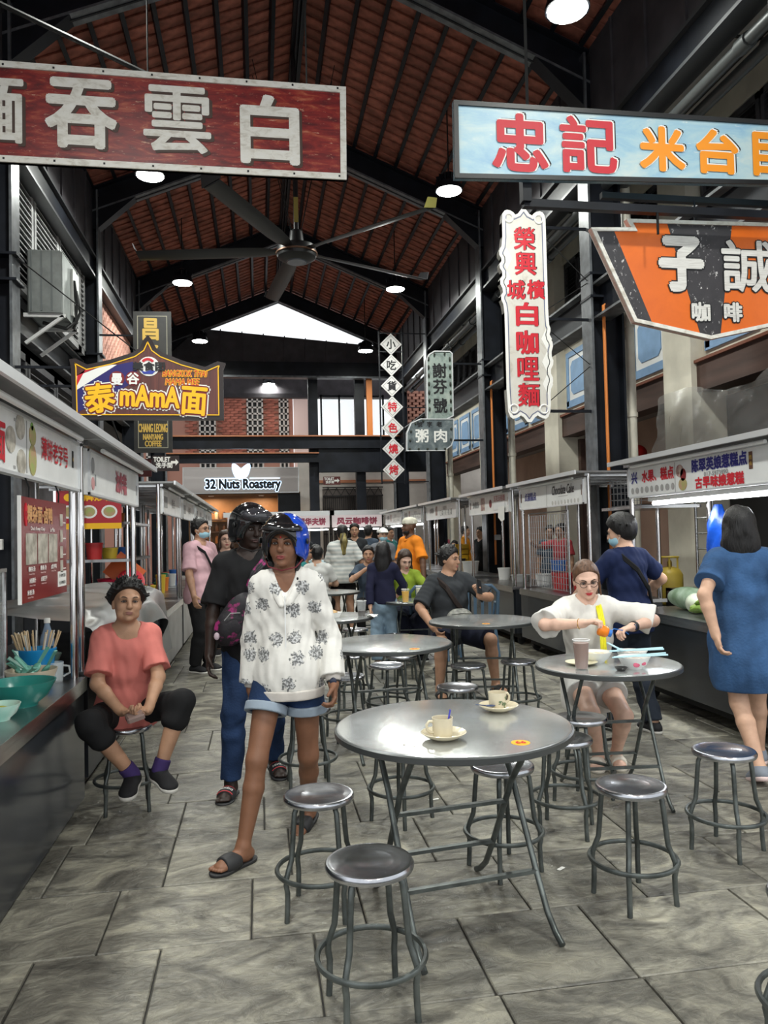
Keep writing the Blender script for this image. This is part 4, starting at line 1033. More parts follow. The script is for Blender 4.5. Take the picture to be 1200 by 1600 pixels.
# -- cross stalls at the far end
def cross_stall(x0, x1, y, label, body, lit):
    L = x1-x0; t = thing('market_stall', label, 'stall', ((x0+x1)/2, y, 0), 0, 'hawker stalls'); h = L/2
    m = MB(); m.box(-h, h, 0, .7, .1, .8); m.build('counter', STAIN_FLAT, t)
    for sx in (-1, 1):
        m = MB(); m.tube([(sx*(h-.03), .03, .8), (sx*(h-.03), .03, 2.2)], .025, 8); m.build('post', CHROME, t)
    m = MB(); m.box(-h-.1, h+.1, -.35, 1.1, 2.2, 2.23); m.build('canopy', CANOPY, t)
    m = MB(); m.box(-h-.1, h+.1, -.4, -.35, 2.12, 2.26); m.build('canopy_edge', ALU, t)
    m = MB(); m.box(-h, h, 0, .03, 1.78, 2.14); sg = m.build('fascia_sign', mat('pink_white_lit_panel', (.75, .66, .66), .4, emit=.35), t)
    sgn(sg, body, 0, 1.96, .2, P_PINK, L*.8, .012)
    m = MB(); m.tube([(-h*.9, .0, 1.72), (h*.9, .0, 1.72)], .02, 8); m.build('light_tube', TUBE_EMIT, t)
    if lit:
        l = bpy.data.lights.new('stall_light', 'AREA'); l.shape = 'RECTANGLE'; l.size = L*.8; l.size_y = .05; l.energy = 20; l.color = (.95, .98, 1.)
        lo = bpy.data.objects.new('stall_light', l); COL.objects.link(lo); lo.parent = t; lo.location = (0, -.05, 1.68)
    return t
cross_stall(.8, 2.05, 22.5, 'far waffle stall with pink lettered sign across the end of the aisle', '可颂华夫饼', True)
cross_stall(2.12, 3.6, 22.5, 'far coffee stall with pink lettered sign across the end of the aisle', '风云咖啡饼', True)
cross_stall(-.9, .7, 22.8, 'far stall behind the two helmeted people', '鸡蛋糕', False)

# ================================================================== STALL CONTENTS
# red menu board hung in the first stall
mb_t = thing('menu_board', 'red menu board with food photos hanging in the nearest left stall', 'menu board', (-.985, 3.785, 1.475), PI/2)
m = MB(); m.box(-.38, .38, -.006, .006, -.225, .225); m.build('board', [mat('maroon_menu', (.2, .018, .02), .25)], mb_t)
m = MB(); m.box(-.388, -.38, -.007, .007, -.228, .228); m.build('edge_strip', P_WHITE, mb_t)
G = lambda *a, **k: sgn(mb_t, *a, y=-.009, **k)
G('粿杂面·卤鸭', -.1, .155, .075, PRINT('tan', (.62, .32, .13)), .4, .003); G('Duck Kway Chap', -.14, .09, .02, P_WHITE, .22, .0006); G('Lor Mee', .1, .09, .02, P_WHITE, .08, .0006)
disc_print(mb_t, -.315, .15, .02, .05, P_RED, y=-.009); G('辉记', -.315, .15, .03, P_WHITE, .03)
for k, (a, b) in enumerate(((-.32, -.16), (-.14, .02), (.04, .19))):
    rect_print(mb_t, a, b, -.065, .07, FOOD, 'food_photo', -.0085)
for k, (x, z) in enumerate(((-.24, -.085), (-.06, -.085), (.12, -.085), (-.23, -.135), (-.05, -.135), (-.26, -.185))):
    G(('粿杂汤', '粿条汤', '卤鸭', '米粉粿汁', '卤蛋豆干', '米粉汤')[k], x, z, .022, P_WHITE, .1, .0005); G('Kway Chap', x, z-.022, .008, P_WHITE, .08)
for z in (.14, .06, -.02, -.09): rect_print(mb_t, .25, .3, z-.03, z+.03, FOOD, 'food_photo', -.0085); rect_print(mb_t, .31, .355, z-.015, z-.01, P_WHITE, 'print_block', -.0085)
rect_print(mb_t, .2, .36, -.19, -.115, P_WHITE, 'price_box', -.0085); G('小 RM7.50', .28, -.135, .02, P_BLACK, .12, .0005); G('大 RM8.50', .28, -.17, .02, P_BLACK, .12, .0005)
for x in (-.25, .25): m = MB(); m.tube([(x, 0, .22), (x+.01, 0, .27), (x-.01, .01, .31)], .004, 5); m.build('hanging_hook', CABLE, mb_t)
# red and yellow menu board further back
mb_t = thing('menu_board', 'red and yellow picture menu board behind the second left stall', 'menu board', (-1.75, 8.42, 1.84), R(8))
m = MB(); m.box(-.32, .32, -.01, .01, -.2, .2); m.build('board', mat('bright_red_menu', (.42, .02, .03), .4), mb_t)
rect_print(mb_t, -.32, .32, -.2, -.14, P_YELLOW, 'yellow_band', -.014)
for k in range(3): disc_print(mb_t, -.2+.2*k, -.02, .08, .07, P_WHITE, 'plate_print', -.0135); disc_print(mb_t, -.2+.2*k, -.02, .06, .05, FOOD2, 'food_print', -.016)
sgn(mb_t, '招牌炒粿', .05, .13, .07, P_YELLOW, .4, .004, y=-.014); disc_print(mb_t, -.2, .13, .045, .04, P_YELLOW, 'logo_print', -.0135)
for x in (-.28, .28): m = MB(); m.tube([(x, 0, .2), (x, 0, .27)], .005, 5); m.build('hanging_hook', CABLE, mb_t)

# glass sneeze guard on the near stall
gg = thing('display_glass', 'clear glass guard with steel rail on the nearest left counter', 'glass guard', (-1.32, 3.2, .735), 0)
m = MB(); m.box(-.004, .004, -1.2, 1.1, .02, .62); m.build('pane', mat('display_pane', (.85, .9, .9), .05, alpha=.22, spec=.7), gg)
m = MB(); m.box(-.012, .012, -1.2, 1.1, 0, .02); m.box(-.012, .012, -1.2, 1.1, .62, .64); m.build('rail', STAINLESS, gg)
for y in (-1.2, 1.1):
    m = MB(); m.tube([(0, y, 0), (0, y, .64)], .012, 8); m.build('upright', STAINLESS, gg)
# bowls
def bowl_mesh(name, r, h, m_, foot=.5, n=28, fl=1.0):
    b = MB(); p = [(r*foot*.9, 0), (r*foot, .0), (r*foot*1.02, h*.1), (r*.8, h*.4), (r*.95, h*.8), (r*1.02, h), (r*.98, h), (r*.9, h*.78), (r*.74, h*.4), (r*.4, h*.14), (.001, h*.12)]
    b.lathe(p, n, cap1=False); return b.mesh(name, m_, 50)
ZC = .735
tag(link('bowl', bowl_mesh('bowl', .155, .115, mat('teal_melamine', (.02, .2, .17), .25)), None, (-1.13, 3.9, ZC)), 'large ribbed teal bowl on the nearest left counter', 'bowl')
b1 = tag(link('bowl', bowl_mesh('bowl', .085, .07, mat('pale_green_rim_bowl', (.6, .68, .6), .3, 0, 0, 6, col2=(.3, .6, .5))), None, (-1.13, 3.6, ZC)), 'small white bowl with green rim at the near end of the counter', 'bowl')
m = MB(); m.ell((0, 0, .04), (.05, .05, .02), 10, 6); o = m.build('food', mat('yellow_green_food', (.4, .4, .06), .5), b1, 'all')
bb = tag(link('bowl', bowl_mesh('bowl', .125, .12, mat('beige_melamine', (.58, .5, .38), .3)), None, (-1.17, 4.22, ZC)), 'beige bowl full of green soup spoons behind the teal bowl', 'bowl')
SPM = mat('translucent_green_spoon', (.12, .33, .26), .25)
sp = MB(); sp.ell((0, 0, 0), (.024, .036, .012), 10, 6); sp.add([(-.008, .03, 0), (.008, .03, 0), (.011, .12, .012), (-.011, .12, .012), (-.008, .03, .007), (.008, .03, .007), (.011, .12, .019), (-.011, .12, .019)], [(0, 3, 2, 1), (4, 5, 6, 7), (0, 1, 5, 4), (1, 2, 6, 5), (2, 3, 7, 6), (3, 0, 4, 7)])
spme = sp.mesh('soup_spoon', SPM, 50)
rb = random.Random(5)
for k in range(9):
    o = link('soup_spoon', spme, None, (-1.17+rb.uniform(-.06, .06), 4.22+rb.uniform(-.06, .06), ZC+.1+rb.uniform(0, .025)))
    o.rotation_euler = (R(rb.uniform(10, 50)), R(rb.uniform(-20, 20)), rb.uniform(0, 6.28)); tag(o, 'green plastic soup spoon lying in the beige bowl', 'spoon', 'green soup spoons')
tag(link('bowl', bowl_mesh('bowl', .09, .075, MATS['pale_green_rim_bowl']), None, (-1.3, 5.0, .75)), 'small pale bowl beside the chrome post of the second stall', 'bowl')
# chopstick basket
BKT = mat('bright_blue_plastic', (.01, .24, .55), .35)
cb = thing('chopstick_basket', 'bright blue plastic basket holding wooden chopsticks', 'basket', (-1.22, 4.5, ZC))
m = MB(); m.lathe([(.078, 0), (.083, .02), (.098, .17), (.104, .18), (.104, .19), (.094, .19), (.09, .165), (.075, .01), (.001, .008)], 24, cap1=False); m.build('basket_body', BKT, cb, 40)
ck = MB(); ck.tube([(0, 0, 0), (0, 0, .27)], [.0026, .0042], 6); ckm = [ck.mesh('chopstick', mat('bamboo_%d' % i, c, .6), 40) for i, c in enumerate(((.62, .45, .26), (.7, .56, .38), (.66, .63, .58)))]
for k in range(34):
    a = rb.uniform(0, 2*PI); r_ = .062*math.sqrt(rb.random())
    o = link('chopstick', ckm[0 if k % 3 else (1 if k % 2 else 2)], None, (-1.22+r_*math.cos(a)*.7, 4.5+r_*math.sin(a)*.7, ZC+.02))
    tl = .22*r_/.062+rb.uniform(-.05, .05); o.rotation_euler = (R(-14)*math.sin(a)*1.2+rb.uniform(-.05, .05), R(14)*math.cos(a)*1.2+rb.uniform(-.05, .05), 0)
    tag(o, 'wooden chopstick standing in the blue basket', 'chopstick', 'chopsticks in the blue basket')
# water bottle, glass mug
wb = thing('water_bottle', 'clear plastic water bottle with white cap behind the chopsticks', 'bottle', (-1.22, 4.72, .75))
m = MB(); m.lathe([(.035, 0), (.04, .01), (.04, .05), (.037, .06), (.04, .07), (.04, .13), (.037, .14), (.04, .15), (.038, .2), (.02, .26), (.015, .28), (.015, .3)], 16); m.build('bottle_body', mat('blue_tint_pet', (.45, .6, .8), .08, alpha=.45, spec=.8), wb, 50)
m = MB(); m.lathe([(.018, .29), (.018, .315), (.016, .318)], 14); m.build('cap', P_WHITE, wb, 50)
m = MB(); m.lathe([(.041, .08), (.041, .14)], 16, cap0=False, cap1=False); m.build('label_band', mat('blue_label', (.05, .1, .4), .4), wb, 50)
gm = thing('glass_mug', 'clear glass mug beside the chrome post', 'mug', (-1.12, 4.5, ZC))
m = MB(); m.lathe([(.035, 0), (.038, .01), (.042, .11), (.039, .11), (.034, .012), (.001, .012)], 18, cap1=False); m.build('mug_body', mat('mug_glass', (.8, .85, .85), .05, alpha=.35, spec=.8), gm, 50)
m = MB(); m.tube([(.04, 0, .09), (.07, 0, .085), (.075, 0, .05), (.04, 0, .03)], .006, 7); m.build('handle', MATS['mug_glass'], gm, 60)
# tarpaulin over the second stall counter
TARP = mat('silver_grey_tarpaulin', (.25, .25, .245), .3, .25, .12, 3, .35, 7, spec=.6)
m = MB()
def tarp(u, v):
    Y = 4.78+u*3.3; prof = [(-2.05, 1.0), (-1.9, 1.06), (-1.5, 1.08), (-1.1, 1.05), (-.97, .98), (-.93, .8), (-.9, .62)]
    k = v*(len(prof)-1); i = min(int(k), len(prof)-2); f = k-i
    X = prof[i][0]*(1-f)+prof[i+1][0]*f; Z = prof[i][1]*(1-f)+prof[i+1][1]*f
    hem = .14*math.sin(u*7+.6)+.1*math.sin(u*15)
    if v > .66: Z -= (v-.66)/.34*hem*1.1; X += (v-.66)/.34*.07*math.sin(u*19)
    Z += .012*math.sin(u*31+v*7)+.01*math.sin(u*13-v*17)
    return (X, Y, Z)
m.sheet(tarp, 56, 22); tag(m.build('tarpaulin', TARP, None, 'all'), 'silver-grey tarpaulin draped over the counter behind the seated woman', 'tarpaulin')
bx = thing('storage_cabinet', 'dark grey cabinet under the tarpaulin', 'cabinet', (-1.5, 7.5, 0))
m = MB(); m.bbox(-.45, .45, -.7, .7, .1, .95, .015); m.build('body', COUNTER_FLAT, bx)
for y in (-.35, .35):
    m = MB(); m.box(.45, .462, y-.33, y+.33, .16, .9); d = m.build('door', mat('slate_blue_panel', (.035, .045, .06), .35), bx)
    m = MB(); m.bar((.47, y+.3, .45), (.47, y+.3, .6), .015, .015); m.build('handle', STAINLESS, d)
for sx in (-.35, .35):
    for y in (-.55, .55):
        m = MB(); m.tube([(sx, y-.02, .05), (sx, y+.02, .05)], .05, 10); m.build('caster', RUBBER, bx)
# things standing behind on the left
RB = mat('crimson_plastic', (.5, .012, .05), .35)
o = tag(link('basin', bowl_mesh('basin', .24, .17, RB, .75), None, (-1.55, 9.0, .92)), 'crimson plastic basin on a shelf behind the second left stall', 'basin')
o = tag(link('basin', bowl_mesh('basin', .2, .13, RB, .75), None, (-1.62, 9.55, .92)), 'smaller crimson basin beside the large basin', 'basin')
m = MB(); m.add([(-.18, -.008, 0), (.18, -.008, 0), (.18, -.008, .3), (-.18, -.008, .3), (-.18, .008, 0), (.18, .008, 0), (.18, .008, .3), (-.18, .008, .3)], [(0, 1, 2, 3), (7, 6, 5, 4), (0, 4, 5, 1), (1, 5, 6, 2), (2, 6, 7, 3), (3, 7, 4, 0)])
m.lathe([(.001, .02)], 3) if False else None
o = m.build('tray', mat('orange_plastic_tray', (.7, .13, .02), .35)); o.location = (-1.6, 9.02, 1.05); o.rotation_euler = (R(-12), R(40), 0); tag(o, 'orange plastic tray standing in the crimson basin', 'tray')
m = MB(); m.lathe([(.14, 0), (.15, .02), (.14, .024), (.08, .01), (.001, .01)], 22, cap1=False); o = m.build('plate', mat('navy_white_plate', (.6, .02, .04), .3), None, 50); o.location = (-1.42, 8.93, 1.05); o.rotation_euler = (R(60), 0, R(20)); tag(o, 'round red plate with white rim leaning in the crimson basin', 'plate')
sh = thing('shelf_rack', 'steel shelf rack full of tubs behind the third left stall', 'rack', (-1.75, 9.4, 0))
for sx in (-.35, .35):
    for sy in (-.8, .8):
        m = MB(); m.tube([(sx, sy, 0), (sx, sy, 1.9)], .018, 8); m.build('upright', CHROME, sh)
for z in (.45, .9, 1.3, 1.7):
    m = MB(); m.box(-.37, .37, -.82, .82, z-.015, z+.015); m.build('shelf_board', STAIN_FLAT, sh)
tubm = {}
def tub(x, y, z, r, h, c, nm, label, cat='tub', group='tubs on the left racks'):
    k = (nm, r, h)
    if k not in tubm:
        b = MB(); b.lathe([(r*.85, 0), (r, h*.9), (r*1.06, h*.9), (r*1.06, h), (.001, h)], 14, cap1=False); tubm[k] = b.mesh('tub', mat('tub_'+nm, c, .4), 50)
    return tag(link('tub', tubm[k], None, (x, y, z)), label, cat, group)
rr = random.Random(21)
cols = [('white', (.7, .7, .68)), ('red', (.5, .03, .03)), ('blue', (.03, .12, .4)), ('yellow', (.7, .5, .05)), ('green', (.03, .25, .1)), ('orange', (.7, .2, .03)), ('beige', (.5, .42, .3))]
for z in (1.315, 1.715):
    for k in range(5):
        n, c = cols[rr.randrange(7)]; tub(-1.75+rr.uniform(-.12, .12), 8.75+k*.32, z, rr.choice((.07, .09)), rr.choice((.12, .18)), c, n, '%s plastic tub on the steel rack behind the left stalls' % n)
for si, (yy0, yy1) in enumerate(((8.4, 10.2), (10.6, 12.3), (12.7, 14.5))):
    nm = ('third', 'fourth', 'fifth')[si]
    for k in range(6):
        n, c = cols[rr.randrange(7)]; tub(-1.4-rr.random()*.25, yy0+.2+k*(yy1-yy0-.3)/6, .75, rr.choice((.07, .09)), rr.choice((.14, .2, .26)), c, n, '%s plastic tub on the counter of the %s left stall' % (n, nm))
# inside of first stall: shelves with goods
sh = thing('shelf_rack', 'steel shelf rack with goods inside the nearest left stall', 'rack', (-2.0, 3.6, 0))
for sx in (-.2, .2):
    for sy in (-1.2, 1.2):
        m = MB(); m.tube([(sx, sy, 0), (sx, sy, 2.0)], .018, 8); m.build('upright', CHROME, sh)
for z in (.5, .95, 1.35, 1.75):
    m = MB(); m.box(-.22, .22, -1.22, 1.22, z-.015, z+.015); m.build('shelf_board', STAIN_FLAT, sh)
for z, nn in ((.965, 8), (1.365, 7), (1.765, 6)):
    for k in range(nn):
        n, c = cols[rr.randrange(7)]; tub(-2.0+rr.uniform(-.08, .08), 2.55+k*2.1/nn, z, rr.choice((.07, .09, .11)), rr.choice((.12, .2, .26)), c, n, '%s plastic tub on the rack inside the nearest left stall' % n)
# pink paper notices behind glass
for k, (y, z) in enumerate(((3.15, 1.32), (3.15, 1.1))):
    m = MB(); m.box(-.006, 0, -.16, .16, -.1, .1); o = m.build('price_notice', mat('pale_notice_paper', (.62, .6, .58), .6)); o.location = (-1.45, y, z+.05)
    b = MB(); letters(b, '卤肉粿汁' if k == 0 else '猪肠面', 0, .0, .09, .26, 0, .003)
    lt = b.build('lettering', P_PINK, o); lt.rotation_euler = (0, 0, PI/2); lt.location = (.004, 0, 0)
    tag(o, 'white notice with pink lettering behind the glass guard, %s' % ('upper' if k == 0 else 'lower'), 'notice', 'pink notices')
# white socket box on the left column
m = MB(); m.bbox(-.09, .09, -.03, .03, -.06, .06, .008); o = m.build('socket_box', P_WHITE); o.location = (XL-.2, 9.27, 1.5); tag(o, 'white power socket box on the dark left column', 'socket')
m = MB(); m.tube([(XL-.22, 9.28, 4.3), (XL-.22, 9.28, 1.56)], .018, 7); tag(m.build('conduit', ORANGE_PIPE, None, 60), 'orange conduit above the white socket on the left column', 'pipe')

# -- right row contents
RC = .79
wm = thing('winter_melon', 'long pale green winter melon on the nearest right counter', 'melon', (3.72, 6.25, RC+.0))
MEL = mat('powdery_green_melon', (.13, .2, .11), .7, 0, .4, 8, col2=(.3, .38, .28))
m = MB(); m.ell((0, 0, .1), (.12, .3, .1), 20, 14); m.build('melon_body', MEL, wm, 'all')
m = MB(); m.tube([(.0, .29, .1), (.02, .34, .12)], .012, 6); m.build('stem', mat('dry_stem', (.2, .22, .08), .8), wm)
wm2 = thing('winter_melon', 'second green winter melon lying behind the first', 'melon', (4.0, 5.8, RC))
m = MB(); m.ell((0, 0, .1), (.11, .3, .1), 20, 14, Matrix.Rotation(R(15), 3, 'Z')); m.build('melon_body', MEL, wm2, 'all')
rd = thing('cut_melon', 'cut end of white winter melon beside the bananas', 'melon', (3.6, 5.95, RC))
m = MB(); m.ell((0, .0, .085), (.085, .13, .085), 16, 12, Matrix.Rotation(R(-25), 3, 'Z')); m.build('melon_body', mat('pale_melon_flesh', (.55, .6, .45), .4, 0, .1, 6), rd, 'all')
# green banana hand
BAN = mat('green_banana_skin', (.16, .27, .03), .45, 0, .25, 8)
bn = thing('banana_bunch', 'bunch of green bananas on the nearest right counter', 'bananas', (3.56, 5.6, RC))
for row, nb in ((0, 6), (1, 5)):
    for k in range(nb):
        a = -.1+k*.085; pts = []
        for i in range(9):
            f = i/8; pts.append((-.08+.12*math.sin(f*2.2)*.5+row*.05, .16-.30*f+.02*row, .045+row*.055+.03*math.sin(f*PI)+.0*k))
        off = Vector((k*.038-.1, 0, .012*math.sin(k*2.))); rot = Matrix.Rotation(R(-18+k*8), 3, 'Z')
        b = MB(); b.tube([rot @ Vector(p)+off for p in pts], [.008, .017, .021, .022, .022, .022, .02, .014, .006], 8); b.build('banana', BAN, bn, 'all')
b = MB(); b.ell((-.03, .17, .07), (.1, .03, .035), 10, 6); b.build('banana_crown', mat('banana_crown_green', (.2, .28, .06), .6), bn, 'all')
bn2 = thing('banana_bunch', 'second bunch of green bananas behind the woman in denim', 'bananas', (3.6, 5.3, RC))
for k in range(6):
    pts = [(-.1+k*.036, .15-.28*i/8, .05+.03*math.sin(PI*i/8)) for i in range(9)]
    b = MB(); b.tube(pts, [.008, .017, .021, .022, .022, .022, .02, .014, .006], 8); b.build('banana', BAN, bn2, 'all')
m = MB(); m.sheet(lambda u, v: (4.02+.1*u+.02*math.sin(v*6), 5.95+.3*v, RC+.13+.05*math.sin(u*5+v*4)+.05*u), 10, 10); tag(m.build('red_cloth', mat('red_cloth', (.55, .02, .02), .8), None, 'all'), 'crumpled red cloth behind the melons', 'cloth')
# blue plastic bags hanging
BAG = mat('blue_plastic_bag', (.004, .045, .28), .35, 0, .2, 10, .6, 14, alpha=.95)
m = MB()
def bagf(u, v):
    a = u*2*PI; r_ = (.035+.075*min(1, v*2.2))*(1+.12*math.sin(a*5+v*9)); return (r_*math.cos(a)*.7, r_*math.sin(a), .0-.38*v)
m.sheet(bagf, 28, 12)
o = m.build('plastic_bag_bundle', BAG, None, 'all'); o.location = (3.62, 5.62, 1.69); tag(o, 'bundle of blue plastic bags hanging from the nearest right stall', 'plastic bag')
# gas cylinder, sink, rack
gc = thing('gas_cylinder', 'yellow gas cylinder standing behind the sink', 'gas cylinder', (5.1, 9.0, .55))
YG = mat('yellow_gas_paint', (.55, .4, .06), .45, 0, .15, 5)
m = MB(); m.lathe([(.12, 0), (.16, .04), (.16, .38), (.12, .45), (.05, .48)], 18); m.build('cylinder_body', YG, gc, 50)
m = MB(); m.ring(.11, .012, 18, 6, (0, 0, .6)); 
for k in range(3): a = 2*PI*k/3; m.bar((.11*math.cos(a), .11*math.sin(a), .44), (.11*math.cos(a), .11*math.sin(a), .6), .02, .01)
m.build('collar', YG, gc)
m = MB(); m.lathe([(.03, .46), (.03, .54), (.015, .56)], 10); m.build('valve', mat('brass', (.5, .35, .1), .35, .9), gc)
m = MB(); m.box(-.3, .3, -.3, .3, .0, .55); o = m.build('crate_stand', COUNTER_FLAT); o.location = (5.1, 9.0, 0); tag(o, 'dark stand under the yellow gas cylinder', 'stand')
sk = thing('sink', 'stainless steel sink with curved tap behind the right stalls', 'sink', (4.75, 7.6, 0))
m = MB(); m.box(-.3, .3, -.35, .35, .82, .85); m.box(-.3, .3, -.35, -.33, .6, .85); m.box(-.3, .3, .33, .35, .6, .85); m.box(-.3, -.28, -.35, .35, .6, .85); m.box(.28, .3, -.35, .35, .6, .85); m.build('basin_shell', STAIN_FLAT, sk)
for sx in (-.26, .26):
    for sy in (-.3, .3):
        m = MB(); m.tube([(sx, sy, 0), (sx, sy, .62)], .018, 8); m.build('leg', STAINLESS, sk)
m = MB(); m.tube([(.2, .1, .85), (.2, .1, 1.05), (.17, .08, 1.15), (.08, .02, 1.18), (0, -.04, 1.13), (-.02, -.05, 1.02)], .013, 8); m.build('tap', CHROME, sk, 60)
rk = thing('ladder_rack', 'tall grey metal ladder rack beside the white pilaster', 'rack', (5.35, 8.6, 0))
for sy in (-.18, .18):
    m = MB(); m.tube([(0, sy, 0), (0, sy, 1.85), (.05, sy, 1.92)], .018, 8); m.build('upright', STAINLESS, rk)
for k in range(9):
    m = MB(); m.tube([(0, -.18, .3+k*.19), (0, .18, .3+k*.19)], .01, 6); m.build('rung', STAINLESS, rk)
# dark doors between pilasters at ground level (right arcade)
for k, (a, b, lb) in enumerate(((6., 9.5, 'dark shop door behind the nearest right stall'), (10.3, 14.2, 'dark shop opening behind the second right stall'))):
    d = struct(link('door_%d' % (k+2), None), lb)
    if k == 0:
        m = MB(); m.box(6.3, 6.36, a, b, 0, 3.3); m.build('door_leaf', mat('black_door_paint', (.014, .014, .016), .4), d)
        for y in (6.8, 7.6, 8.4):
            m = MB(); m.box(6.28, 6.3, y-.3, y+.3, .3, 2.2); m.build('door_panel', BLACK, d)
    else:
        m = MB(); m.box(6.2, 6.3, a, a+.12, 0, 3.3); m.box(6.2, 6.3, b-.12, b, 0, 3.3); m.build('door_frame', BROWN, d)
# wire grid on stall T2
gr = thing('wire_grid_screen', 'steel wire grid screen standing on the second right stall', 'wire screen', (3.5, 9.0, .79))
WIRE = mat('galvanised_wire', (.5, .5, .5), .3, .9)
m = MB()
for k in range(17): m.bar((0, -.62+k*1.24/16, .02), (0, -.62+k*1.24/16, .92), .006, .006)
m.build('vertical_wire', WIRE, gr)
m = MB()
for k in range(13): m.bar((.004, -.64, .02+k*.075), (.004, .64, .02+k*.075), .006, .006)
m.build('horizontal_wire', WIRE, gr)
m = MB(); m.tube([(0, -.65, 0), (0, -.65, .95), (0, .65, .95), (0, .65, 0)], .011, 7); m.build('grid_frame', STAINLESS, gr)
bsk = thing('wire_basket', 'black wire basket on the shelf between the right stalls', 'wire basket', (3.8, 7.05, 1.74))
m = MB()
for k in range(9): m.bar((-.25, -.32+k*.08, .0), (-.25, -.32+k*.08, .26), .006, .006); m.bar((.25, -.32+k*.08, .0), (.25, -.32+k*.08, .26), .006, .006); m.bar((-.25, -.32+k*.08, 0), (.25, -.32+k*.08, 0), .006, .006)
for k in range(5):
    z = k*.065
    m.bar((-.25, -.32, z), (-.25, .32, z), .006, .006); m.bar((.25, -.32, z), (.25, .32, z), .006, .006); m.bar((-.25, -.32, z), (.25, -.32, z), .006, .006); m.bar((-.25, .32, z), (.25, .32, z), .006, .006)
m.build('basket_wire', mat('grey_wire', (.2, .2, .2), .4, .8), bsk)
m = MB(); m.box(-.3, .3, -.42, .42, -.04, -.01); m.build('basket_shelf', STAINLESS, bsk)
# crates stacked and pots on right stalls
CR = mat('yellow_crate_plastic', (.75, .42, .01), .4)
for k in range(5):
    m = MB(); h_ = .1
    m.box(-.13, .13, -.2, .2, 0, .012); m.box(-.13, -.115, -.2, .2, 0, h_); m.box(.115, .13, -.2, .2, 0, h_); m.box(-.13, .13, -.2, -.185, 0, h_); m.box(-.13, .13, .185, .2, 0, h_); m.box(-.14, .14, -.21, .21, h_-.018, h_-.006)
    o = m.build('crate', CR); o.location = (3.95, 14.9, .782+k*.104); tag(o, 'yellow plastic crate in the stack on the fourth right stall, %s' % ('bottom', 'second from bottom', 'middle', 'second from top', 'top')[k], 'crate', 'yellow crates')
for n_, (x, y, z, r_, h_, cn_, c_) in enumerate(((3.8, 9.3, .78, .14, .2, 'red', (.5, .02, .03)), (3.9, 8.9, .78, .13, .2, 'red', (.5, .02, .03)), (3.75, 9.55-.25, 1.0, .1, .14, 'blue', (.02, .1, .3)), (3.9, 10.2, .78, .12, .14, 'white', (.7, .7, .7)), (3.8, 10.9, .78, .14, .1, 'steel', (.4, .4, .4)), (3.75, 11.5, .78, .1, .18, 'white', (.7, .7, .7)), (3.8, 13.6, .78, .15, .22, 'white', (.7, .7, .68)), (3.85, 14.2, .78, .14, .2, 'beige', (.5, .42, .3)), (3.9, 14.7, .78, .1, .24, 'black', (.02, .02, .02)), (3.85, 7.9, .78, .09, .12, 'blue', (.03, .1, .3)))):
    tub(x, y, z, r_, h_, c_, cn_, '%s container standing on the right counters, %s from the near end' % (cn_, ('first', 'second', 'third', 'fourth', 'fifth', 'sixth', 'seventh', 'eighth', 'ninth', 'tenth')[n_]), 'container', 'containers on the right counters')
# red lantern and extra small pieces seen behind the right stalls
ln = thing('paper_lantern', 'small red paper lantern hanging under the right arcade', 'lantern', (6.6, 12.6, 2.85))
m = MB(); m.ell((0, 0, 0), (.17, .17, .15), 14, 10); m.build('lantern_body', mat('red_paper', (.5, .01, .01), .6), ln, 'all')
m = MB(); m.tube([(0, 0, .14), (0, 0, 1.1)], .006, 5); m.build('lantern_cord', CABLE, ln)
m = MB(); m.bbox(-.06, .06, -.03, .03, -.05, .05, .006); o = m.build('socket_box', mat('grey_socket', (.4, .4, .4), .5)); o.location = (XR+.2, 14.17, 1.42); tag(o, 'grey double socket on the second right column', 'socket')
m = MB(); m.bbox(-.09, .09, -.03, .03, -.05, .05, .006); o = m.build('socket_box', MATS['grey_socket']); o.location = (XR+.2, 9.27, 1.4); tag(o, 'grey double socket on the nearest right column', 'socket')
ac = thing('air_conditioner', 'white air-conditioner outdoor unit with round fan grille under the right arcade', 'air conditioner', (6.8, 11.2, 2.6))
m = MB(); m.bbox(-.15, .15, -.38, .38, 0, .6, .02); m.build('casing', P_WHITE, ac)
m = MB(); m.tube([(-.16, .24*math.cos(2*PI*i/20)-.05, .3+.24*math.sin(2*PI*i/20)) for i in range(20)], .015, 6, True); m.build('fan_ring', BLACK, ac)
m = MB(); m.box(-.4, .4, -.45, .45, -.06, 0); m.bar((.35, 0, -.06), (.35, 0, -2.6), .05, .05); m.build('bracket', STEEL_DARK, ac)
# ================================================================== FURNITURE
LEGM = mat('worn_green_grey_steel', (.1, .112, .108), .36, .6, .35, 14, .05, 60)
SEATM = mat('dull_polished_seat', (.45, .46, .49), .24, 1., .35, 5, .03, 30)
TOPM = mat('scuffed_steel_tabletop', (.54, .555, .55), .2, .72, .22, 3.5, .04, 40)
RIMM = mat('dark_table_rim', (.09, .095, .095), .35, .6)
